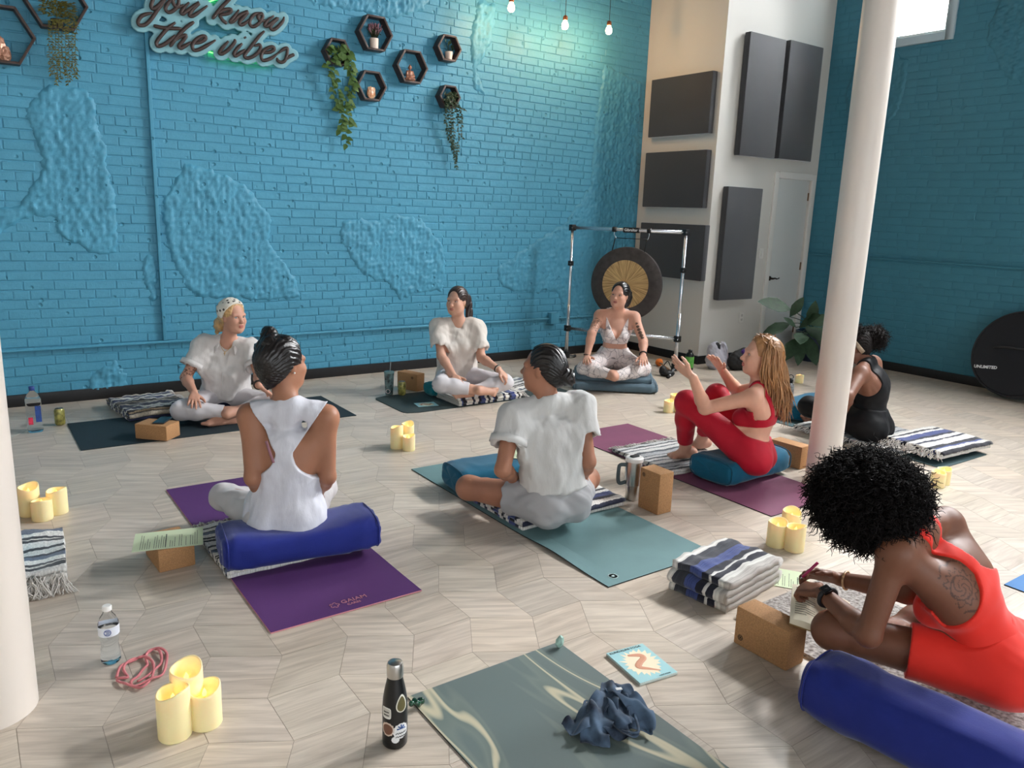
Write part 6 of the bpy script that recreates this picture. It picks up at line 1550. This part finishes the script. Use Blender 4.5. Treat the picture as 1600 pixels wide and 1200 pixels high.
MB().lathe([(.0145,.192),(.0150,.194),(.0150,.206),(.013,.209),(0,.209)],C,24).build('cap',M_CAPW,r,True,angle=.7)
C,r=vessel('water_bottle','large clear square water bottle with blue cap by the wall','bottle',56,674)
sq=lambda w,z,k=.62:[(w*np.sign(math.cos(t))*abs(math.cos(t))**k,w*np.sign(math.sin(t))*abs(math.sin(t))**k,z) for t in np.linspace(0,6.28,32,endpoint=False)]
def loft(rings,closed=True):
    n=len(rings[0]); V=[p for q in rings for p in q]; F=[(k*n+j,k*n+(j+1)%n,(k+1)*n+(j+1)%n,(k+1)*n+j) for k in range(len(rings)-1) for j in range(n)]+[tuple(range(n))[::-1],tuple((len(rings)-1)*n+j for j in range(n))]; return V,F
prof=[(.040,.002),(.045,.012),(.046,.1),(.046,.2),(.046,.222),(.030,.262),(.016,.275),(.0145,.290)]
V,F=loft([[(C[0]+x,C[1]+y,z) for x,y,z in sq(w,z,.5 if w>.03 else 1.)] for w,z in prof]); MB().add(V,F).build('bottle_body',M_PET,r,True)
V,F=loft([[(C[0]+x,C[1]+y,z) for x,y,z in sq(w-.0025,z+.002,.5)] for w,z in prof[:5]]); MB().add(V,F).build('water',M_WATER,r,True)
d=nrm((CAM-C)*[1,1,0]); s=np.cross(UP,d)
for nm,o_,w_,z_,h_,c_ in (('label_flower',-.022,.026,.085,.05,(196,40,72)),('label_print',.024,.034,.13,.11,(36,70,140))): MB().box(C+d*.0475+s*o_+UP*z_,(w_,.001,h_),frame(s,UP)).build(nm,mat(nm,c_,rough=.4,nscale=60,nvar=.4),r)
MB().lathe([(.0165,.284),(.0175,.286),(.0175,.308),(.015,.311),(0,.311)],C,20).build('cap',mat('blue_cap',(38,66,140),rough=.4),r,True,angle=.7)
def can(label,px,py,z0=0.):
    C,r=vessel('drink_can',label,'can',px,py,z0); MB().lathe([(.0,.002),(.023,.002),(.0265,.004),(.033,.014),(.033,.104),(.0265,.118)],C,28).build('can_body',mat('lime_can_print',(186,178,98),rough=.3,metal=.3,nscale=42,c2=(92,92,46),spec=.6),r,True,angle=.7)
    MB().lathe([(.0265,.118),(.0265,.121),(.024,.121),(.0235,.117),(0,.117)],C,24).build('lid',M_STEEL,r,True,angle=.6); MB().lathe([(.004,.118),(.009,.1185),(.009,.120),(.004,.120)],C+np.array([.006,0,0]),12).build('pull_tab',M_STEEL,r)
can('yellow drink can standing on the floor beside the large water bottle',94.5,664); can('yellow drink can at the corner of the green-grey mat',628,617.5,.006)
C,r=vessel('drink_tumbler','patterned clear tumbler with straw beside the yellow can','tumbler',608,616.5)
MB().lathe([(0,.002),(.031,.002),(.033,.008),(.042,.19)],C,28).build('cup',mat('tumbler_print',(120,150,152),rough=.2,nscale=26,c2=(30,34,36),spec=.6),r,True,angle=.7)
MB().lathe([(.042,.188),(.044,.190),(.044,.200),(.036,.205),(0,.205)],C,24).build('lid',mat('tumbler_lid',(120,150,150),rough=.2),r,True,angle=.7)
MB().tube([C+np.array([.008,0,.2]),C+np.array([.016,.004,.285])],.0038,8).build('straw',mat('straw_grey',(150,150,150),rough=.3),r,True)
d=nrm((CAM-C)*[1,1,0]); s=np.cross(UP,d); MB().tube([C+d*.0375+UP*.036-s*.010+(s*math.cos(t)+UP*math.sin(t))*.017 for t in np.linspace(0,6.28,24,endpoint=False)],.0022,5,closed=True).build('round_badge',mat('badge_pale',(226,206,206)),r,True)
C,r=vessel('steel_tumbler','tall brushed steel tumbler with handle beside the upright cork block','tumbler',987,780)
MB().lathe([(0,.002),(.035,.002),(.037,.006),(.0395,.085),(.0475,.092),(.0495,.225),(.048,.232)],C,36).build('cup',M_STEEL,r,True,angle=.5)
MB().lathe([(.0495,.226),(.0505,.228),(.0505,.246),(.045,.250),(0,.250)],C,28).build('lid',M_CAPW,r,True,angle=.6); MB().box(C+np.array([0,0,.254]),(.05,.028,.009)).build('lid_slider',mat('dark_slider',(50,54,56),rough=.4),r,bevel=.003)
h=nrm(-RH-.2*WH); P=spline([C+h*.046+UP*.205,C+h*.080+UP*.205,C+h*.088+UP*.185,C+h*.088+UP*.12,C+h*.076+UP*.098,C+h*.045+UP*.105],6); MB().tube(P,.0085,8,flat=1.3).build('handle',mat('handle_grey',(70,84,88),rough=.5),r,True)
C,r=vessel('metal_bottle','black bottle covered in stickers beside the marbled mat','bottle',617,1160)
MB().lathe([(0,.002),(.034,.002),(.0365,.006),(.037,.02),(.037,.125),(.035,.155),(.030,.185),(.024,.212),(.0215,.225)],C,40).build('bottle_body',M_BLK,r,True,angle=.6)
MB().lathe([(.0235,.222),(.0245,.225),(.0245,.258),(.021,.266),(.012,.270),(0,.2705)],C,32).build('cap',M_STEEL,r,True,angle=.6)
d=nrm((CAM-C)*[1,1,0]); s=np.cross(UP,d)
def sticker(name,az,z,w,h,col,shape='round',R0=.0375,n=28):
    """thin curved decal on the bottle wall"""
    V=[];F=[]
    def pt(a,zz,k=0.): 
        zt=z+zz; R=np.interp(zt,[.125,.155,.185,.212],[.037,.035,.030,.024])+.0006+k; return C+rot(d,UP,math.degrees(a/R))*R+UP*zt
    rings=5
    for i in range(rings+1):
        for j in range(n):
            t=2*math.pi*j/n; q=i/rings; x,y=math.cos(t),math.sin(t)
            if shape=='rect': m=max(abs(x),abs(y))**.8; x,y=x/m,y/m
            if shape=='drop': x*=(1-.35*y) ; 
            if shape=='wavy': g=1+.06*math.sin(12*t); x,y=x*g,y*g
            V.append(pt(az*.0375+x*q*w/2,y*q*h/2))
    for i in range(rings):
        for j in range(n): F.append((i*n+j,i*n+(j+1)%n,(i+1)*n+(j+1)%n,(i+1)*n+j))
    return MB().add(V,F).build(name,mat(name+'_%d_%d_%d'%col,col,rough=.5),r,True),pt
for nm,az,z,w,h,col,shp,off in (('sticker',.55,.150,.034,.054,(222,220,206),'drop',0),('sticker_print',.55,.149,.027,.045,(96,88,50),'drop',.0006),('sticker',-.75,.120,.034,.036,(224,222,216),'rect',0),('sticker_print',-.72,.121,.027,.027,(200,196,186),'rect',.0004),('sticker',-.62,.068,.044,.044,(206,186,170),'wavy',0),('sticker_print',-.62,.068,.034,.034,(112,74,56),'round',.0006),('sticker',.50,.062,.050,.050,(226,226,226),'wavy',0),('sticker',.05,.036,.024,.022,(226,226,226),'wavy',.0002)):
    o,pt=sticker(nm,az,z,w,h,col,shp); 
    if off: o.location=tuple(d*off+np.array(o.location))
ink=mat('print_ink_blue',(56,90,150),rough=.6)
for k,(a0,a1,zz) in enumerate(((-.35,.05,.124),(-.3,.1,.114))): MB().tube([C+rot(d,UP,math.degrees(-.72+a))*.0384+UP*(zz+.0012*math.sin(a*60)) for a in np.linspace(-.25,.25,14)],.0012,4).build('sticker_text',mat('sticker_ink',(40,40,42)),r,True)
for t in range(5): a=t*math.pi/4; MB().tube([C+rot(d,UP,math.degrees(.5))*.0385+UP*.070,C+rot(d,UP,math.degrees(.5+.34*math.cos(a)))*.0386+UP*(.070+.013*math.sin(a))],[.0012,.0022],5).build('flower_petal',ink,r,True)
for zz in (.056,.045): MB().tube([C+rot(d,UP,math.degrees(.5+a))*.0386+UP*(zz+.002*math.sin(a*34)) for a in np.linspace(-.45,.45,24)],.0009,4).build('sticker_text',mat('sticker_ink',(40,40,42)),r,True)
C,r=vessel('drink_bottle','green labelled dark bottle by the gong stand','bottle',1076,578)
MB().lathe([(0,.002),(.042,.002),(.045,.01),(.045,.15),(.036,.175),(.020,.190),(.020,.20)],C,24).build('bottle_body',mat('dark_bottle',(22,26,22),rough=.3),r,True,angle=.6); MB().lathe([(.0458,.03),(.0458,.145)],C,24,cap=False).build('label_band',mat('green_label',(76,160,66),rough=.45,nscale=18,c2=(120,190,90)),r,True); MB().lathe([(.022,.19),(.022,.215),(0,.217)],C,16).build('cap',M_BLK,r,True)
C,r=vessel('drink_bottle','black patterned bottle with white print near the slate mat','bottle',1231,632)
MB().lathe([(0,.002),(.034,.002),(.036,.01),(.036,.17),(.022,.19),(.020,.20)],C,24).build('bottle_body',mat('bw_bottle',(24,24,26),rough=.35,nscale=30,c2=(206,206,206)),r,True,angle=.6); MB().lathe([(.023,.195),(.024,.225),(.015,.235),(0,.236)],C,16).build('cap',M_BLK,r,True); band('carry_loop',C+UP*.245,nrm(RH*.3+WH),.02,.0035,M_BLK,r)
# ---------------------------------------------------------------- small things
C=fl(221,1046); ux=np.array([1,0,0]); loops=[]
def lp(pts): return [fl(x,y,.006) for x,y in pts]
P=np.array(lp([(182,1058),(190,1042),(213,1030),(220,1028),(240,1015),(258,1018),(261,1030),(255,1052),(238,1062),(212,1072),(195,1070),(183,1062)])+lp([(200,1060),(193,1044),(210,1030),(225,1028),(238,1034),(240,1050),(235,1062),(222,1076),(205,1070)])+lp([(210,1062),(220,1052),(230,1040),(228,1026),(240,1014),(250,1020),(252,1035),(240,1050),(215,1065)]))
P=spline(P,5); P[:,2]=.006+.006*np.sin(np.arange(len(P))*.35)**2; o=MB().tube(P,.0048,7,flat=.8).build('elastic_cord',mat('pink_elastic',(206,122,126),rough=.75,bscale=400,bstr=.3,bdist=.001),smooth=True); tag(o,'coiled pink elastic cord lying beside the small water bottle','cord')
def gem(name,label,px,py,s,colr,z0=0.,seed=1,lob=1):
    C=fl(px,py,z0); q=np.random.default_rng(seed); sd=SDF()
    for k in range(9*lob): sd.ball(C+np.array([q.uniform(-1,1)*s[0],q.uniform(-1,1)*s[1],s[2]*q.uniform(.35,1.35)]),min(s)*.62,.004)
    V,F=sdf_mesh(sd,.0035); V[:,2]=np.maximum(V[:,2],z0+.0005); o=link(name,mesh(V,F,True),colr); return tag(o,label,'stone')
gem('malachite_stone','glossy dark green bumpy stone at the corner of the marbled mat',649,1104,(.022,.014,.020),mat('malachite',(26,72,52),rough=.12,nscale=24,nvar=.5,spec=.7),.0052,3)
C=fl(874,1012,.0055); bm=bmesh.new(); bmesh.ops.create_icosphere(bm,subdivisions=2,radius=1)
for v in bm.verts: n=np.array(v.co); f=np.round(n*1.6)/1.6; m=n*.5+f*.5; v.co=Vector((m[0]*.017,m[1]*.014,(m[2]+1.0)*.024*(1+.15*n[0])))
me=bpy.data.meshes.new('g'); bm.to_mesh(me); bm.free(); o=link('raw_crystal',me,mat('aqua_stone',(156,190,178),rough=.45,nscale=30,nvar=.2)); o.location=tuple(C); tag(o,'small pale aqua raw crystal at the far corner of the marbled mat','stone')
# crumpled tie-dye cloth
def crumple():
    C=fl(950,1128,.006); r=empty('crumpled_top',C,'crumpled blue tie-dye garment lying on the marbled mat','clothing'); q=np.random.default_rng(6)
    m=mat('tie_dye',(22,32,50),rough=.85,sheen=.1,nscale=13,c2=(92,116,142)); m2=MATS['tie_dye']
    def ribbon(name,ctrl,w,seed):
        A=spline(ctrl,8); n=len(A); k=12; V=[];qq=np.random.default_rng(seed); T=np.gradient(A,axis=0); T/=np.linalg.norm(T,axis=1,keepdims=True)
        for i in range(n):
            s=nrm(np.cross(T[i],UP)+.25*UP*math.sin(i*.7+seed)); up=np.cross(s,T[i])
            for j in range(k+1):
                t=j/k-.5; V.append(A[i]+s*w*t+up*(.010*math.sin(t*6+i*.35+seed)+.004*math.sin(t*13+i*.5)))
        V=np.array(V); V[:,2]=np.maximum(V[:,2],C[2]+.002); I=np.arange(n*(k+1)).reshape(n,k+1); F=np.stack([I[:-1,:-1],I[1:,:-1],I[1:,1:],I[:-1,1:]],-1).reshape(-1,4)
        o=link(name,mesh(V,F,True),m,r); o.modifiers.new('t','SOLIDIFY').thickness=.0022; s=o.modifiers.new('s','SUBSURF'); s.levels=s.render_levels=1
    g=lambda px,py,z: fl(px,py,.006+z)
    ribbon('fabric',[g(958,1070,.03),g(950,1085,.055),g(930,1108,.045),g(905,1130,.03),g(885,1142,.012)],.075,1)
    ribbon('fabric',[g(962,1072,.04),g(975,1085,.06),g(995,1100,.05),g(1004,1125,.03),g(1000,1143,.012)],.08,2)
    ribbon('fabric',[g(948,1090,.05),g(940,1115,.05),g(930,1140,.03),g(930,1165,.008)],.09,3)
    ribbon('fabric',[g(965,1090,.045),g(968,1115,.05),g(975,1135,.04),g(990,1145,.015)],.07,4)
    ribbon('fabric',[g(945,1135,.02),g(965,1140,.03),g(985,1142,.02)],.06,5)
    for nm,pts in (('strap',[(912,1105),(915,1095),(922,1098),(925,1108),(915,1112)]),('strap',[(966,1118),(968,1138),(985,1144),(998,1142),(990,1112)])): MB().tube(spline([g(x,y,.035) for x,y in pts],6),.0045,6,flat=.4).build(nm,m,r,True)
    MB().box(g(952,1146,.02),(.03,.012,.0015),Rz(.3)).build('garment_tag',mat('tag_grey',(190,182,176)),r); MB().box(g(967,1076,.072),(.02,.012,.0015),Rz(-.4)).build('garment_tag',mat('tag_white',(230,230,228)),r)
crumple()
# ---------------------------------------------------------------- gong and stand
M_CHROME=mat('chrome',(216,218,222),rough=.26,metal=.9); M_CLAMP=mat('black_clamp',(18,18,19),rough=.45)
def gong():
    L=fl(884,564); Rr=fl(1054,584); 
    hL=float((L-CAM)@WH); hR=float((Rr-CAM)@WH)
    TL=atH(894,355,hL); TR=atH(1076,364,hR); zt=(TL[2]+TR[2])/2; e=nrm((Rr-L)); nn=np.cross(e,UP); nn=nn if nn@WH<0 else -nn
    r=empty('gong_stand',(L+Rr)/2,'chrome tube gong stand with black clamps','gong stand')
    for B,nm in ((L,'L'),(Rr,'R')):
        MB().tube([B+UP*.07,np.array([B[0],B[1],zt+.03])],.0165,14).build('upright_tube',M_CHROME,r,True)
        MB().tube([B+UP*.05,B+UP*.62],.0195,14).build('lower_tube',M_CHROME,r,True)
        for zz,s in ((zt,.055),(zt*.74,.045),(.36,.055)): MB().box((B[0],B[1],zz),(s,s,s*1.15)).build('clamp',M_CLAMP,r,bevel=.006); MB().tube([np.array([B[0],B[1],zz])-nn*.0,np.array([B[0],B[1],zz])+nn*.05+e*.012],.004,6).build('wing_screw',M_CHROME,r,True)
        MB().tube([B+nn*.26+UP*.012,B+nn*.05+UP*.055,B-nn*.05+UP*.055,B-nn*.26+UP*.012],.012,10).build('foot_tube',M_CHROME,r,True)
        for sg in (1,-1): MB().tube([B+nn*sg*.24+UP*.014,B+nn*sg*.285+UP*.014],.017,10).build('rubber_foot',M_CLAMP,r,True)
        MB().box(B+UP*.07,(.06,.06,.07)).build('clamp',M_CLAMP,r,bevel=.006)
    TLv=np.array([L[0],L[1],zt]); TRv=np.array([Rr[0],Rr[1],zt]); MB().tube([TLv,TRv],.018,14).build('top_bar',M_CHROME,r,True); MB().tube([L+UP*.36,Rr+UP*.36],.0165,14).build('lower_bar',M_CHROME,r,True)
    mid=TLv+(TRv-TLv)*.535; MB().box(mid,(.165,.046,.052),np.stack([e,nn,UP],1)).build('name_plate',M_CLAMP,r,bevel=.004)
    text_mesh('brand_text','Gibraltar',.038,mid+nn*.0236-UP*.011,e,UP,mat('text_white',(240,240,240),rough=.5),r,.0008,'CENTER',.0006)
    hooks=[]
    for t in (.385,.69):
        c=TLv+(TRv-TLv)*t; MB().tube([c-e*.02,c+e*.02],.026,12).build('clamp',M_CLAMP,r,True); h=c-UP*.085+e*(.012 if t<.5 else -.02)
        MB().tube(spline([c-UP*.02,c-UP*.055,h+e*.01,h],5),.004,6).build('hook',M_CHROME,r,True); hooks.append(h)
    # gong
    gc=atH(977.5,444,(hL+hR)/2); q=((gc-TLv)@e); gc=TLv+e*q; gc=np.array([gc[0],gc[1],atH(977.5,444,float((gc-CAM)@WH))[2]])
    R0=.375; g=empty('gong',(gc[0],gc[1],gc[2]-R0),'large bronze gong with dark rim hanging in the stand','gong'); Rm=np.stack([e,UP,nn],1)
    cm=mat('gong_rim',(72,66,64),rough=.6,metal=.4,nscale=20,nvar=.2)
    MB().lathe([(.245,.012),(.30,.008),(R0-.01,.0),(R0,-.008),(R0+.002,-.045),(R0-.004,-.050),(R0-.012,-.045),(R0-.014,-.012),(.245,.006)],gc,72,R=Rm,cap=False).build('rim',cm,g,True,angle=.6)
    bz=mat('gong_bronze',(206,166,108),rough=.4,metal=.4); nt=bz.node_tree; N=nt.nodes; Lk=nt.links; b=N['Principled BSDF']; uv=N.new('ShaderNodeUVMap'); uv.uv_map='UVMap'
    n=N.new('ShaderNodeTexNoise'); n.inputs['Scale'].default_value=1.; n.inputs['Detail'].default_value=5; mp=N.new('ShaderNodeMapping'); mp.inputs['Scale'].default_value=(14,1.2,1); Lk.new(uv.outputs[0],mp.inputs[0]); Lk.new(mp.outputs[0],n.inputs['Vector'])
    cr=N.new('ShaderNodeValToRGB'); cr.color_ramp.elements[0].position=.35; cr.color_ramp.elements[0].color=s2l((150,118,76)); cr.color_ramp.elements[1].position=.7; cr.color_ramp.elements[1].color=s2l((224,188,130)); Lk.new(n.outputs['Fac'],cr.inputs[0]); Lk.new(cr.outputs[0],b.inputs['Base Color'])
    V=[];U=[];F=[]; nn_=72; rings=8
    for i in range(rings+1):
        for j in range(nn_+1): a=2*math.pi*j/nn_; rad=.246*i/rings+.0005; V.append(gc+Rm@np.array([rad*math.cos(a),rad*math.sin(a),.013-.004*(i/rings)**2+.0008*math.sin(a*30)*(i/rings)])); U.append((a,rad*4))
    for i in range(rings):
        for j in range(nn_): k=i*(nn_+1)+j; F.append((k,k+1,k+nn_+2,k+nn_+1))
    link('bronze_face',mesh(V,F,True,uv=U),bz,g)
    MB().lathe([(0,.016),(.03,.0155),(.034,.013)],gc,24,R=Rm).build('centre_boss',mat('gong_centre',(176,138,90),rough=.4,metal=.7),g,True)
    for k,sg in ((0,-1),(1,1)): MB().tube([hooks[k],gc+e*sg*.17+UP*math.sqrt(R0**2-.17**2)-nn*.02],.005,6).build('hanging_cord',M_CLAMP,g,True)
    MB().tube([hooks[0],hooks[1]],.004,6).build('cross_cord',M_CLAMP,g,True)
gong()
# mallets by the gong
C=fl(1030,570); r=empty('gong_mallet',fl(1040,578),'orange headed wooden mallet lying by the gong stand','mallet'); a=fl(1030,566,.04); b=fl(1052,582,.03); MB().lathe([(0,-.04),(.03,-.035),(.042,0),(.03,.035),(0,.04)],a,16,R=frame(b-a,UP)[:,[1,2,0]]).build('head',mat('orange_wool',(222,118,44),rough=.9),r,True); MB().tube([a,b],.009,8).build('handle',mat('pale_wood',(170,128,92),rough=.6),r,True)
C=fl(1044,588); r=empty('mallet_bag',C,'small black padded bag beside the gong stand foot','bag'); sd=SDF(); sd.ell(C+UP*.03,(.07,.05,.035),None,.02).ell(C+np.array([-.03,.05,.05]),(.04,.03,.055),None,.03); finish('bag_body',sd,.006,mat('black_nylon',(16,16,18),rough=.6),r,lambda D,P: np.maximum(D-.004*vnoise(P*30,2),-(P[:,2]-.001))); MB().tube(spline([C+np.array([-.03,.04,.11]),C+np.array([.0,.02,.15]),C+np.array([.02,-.01,.09])],5),.005,6).build('handle',mat('black_nylon',(16,16,18)),r,True)
# ---------------------------------------------------------------- bags by the closet and the round gong bag
def soft_bag(label,c,parts,colr,seed,extra=None):
    r=empty('bag',c,label,'bag'); sd=SDF()
    for (o,rad) in parts: sd.ell(np.array(c)+np.array(o),rad,None,.03)
    finish('bag_body',sd,.006,colr,r,lambda D,P: np.maximum(D-.007*folds(P,(0,0,1),34,seed,1.)-.004*vnoise(P*28,seed),-(P[:,2]-.001))); return r
C=fl(1122,577); r=soft_bag('slouchy light grey bag on the floor by the closet',C,[((0,.04,.10),(.13,.09,.12)),((-.03,.05,.20),(.09,.06,.09)),((.07,.02,.16),(.05,.05,.13))],cloth('grey_canvas',(176,174,184)),5); C2=C+np.array([-.03,.02,.22]); sd=SDF(); sd.ell(C2,(.05,.03,.07),None,.02); finish('dark_lining',sd,.006,mat('black_nylon',(16,16,18)),r)
MB().tube(spline([C+np.array([.10,-.03,.02]),C+np.array([.09,-.03,.16]),C+np.array([.05,.0,.27]),C+np.array([.0,.03,.24])],6),.012,8,flat=.5).build('strap',MATS['grey_canvas'],r,True)
C=fl(1158,578); r=soft_bag('black and purple bag beside the light grey bag',C,[((0,.04,.09),(.15,.10,.11)),((.06,.03,.16),(.08,.06,.07))],mat('black_nylon',(16,16,18)),8); sd=SDF(); sd.ell(C+np.array([.04,.0,.18]),(.055,.04,.05),None,.02); finish('purple_cloth',sd,.006,mat('purple_cloth',(72,42,120),rough=.85),r,lambda D,P: D-.006*vnoise(P*40,3))
def gong_bag():
    R0=.415; lean=math.radians(20); yc=onp(1604,565,0,XR-.12)[1]; n=np.array([-math.cos(lean),0,math.sin(lean)]); up=np.array([math.sin(lean),0,math.cos(lean)]); base=np.array([XR-.36,yc,.012]); c=base+up*R0+n*.03; ex=np.cross(up,n)
    r=empty('round_gong_bag',base,'big round black padded gong bag leaning on the right wall','bag'); Rm=np.stack([ex,up,n],1); m=mat('black_padded_cloth',(14,16,24),rough=.75,sheen=.1)
    MB().lathe([(0,-.06),(R0-.02,-.06),(R0,-.045),(R0,.045),(R0-.02,.06),(R0*.5,.068),(0,.07)],c,64,R=Rm).build('bag_body',m,r,True,angle=.6)
    MB().tube([c+Rm@np.array([(R0-.002)*math.cos(t),(R0-.002)*math.sin(t),.05]) for t in np.linspace(0,6.28,64,endpoint=False)],.008,6,closed=True).build('piping',mat('bag_piping',(26,26,32),rough=.6),r,True)
    MB().tube(spline([c+Rm@np.array([-.22,.02,.07]),c+Rm@np.array([-.12,.03,.12]),c+Rm@np.array([.12,.03,.12]),c+Rm@np.array([.22,.02,.07])],6),.018,8,flat=.5).build('handle',mat('bag_handle',(40,38,40),rough=.7),r,True)
    fx=ex if proj(c+ex)[0]>proj(c)[0] else -ex
    text_mesh('bag_text','UNLIMITED',.040,c-fx*.345-up*.20+n*.069,fx+up*.10,up-.10*fx,mat('text_white',(240,240,240),rough=.5),r,.001,bold=.0012)
gong_bag()
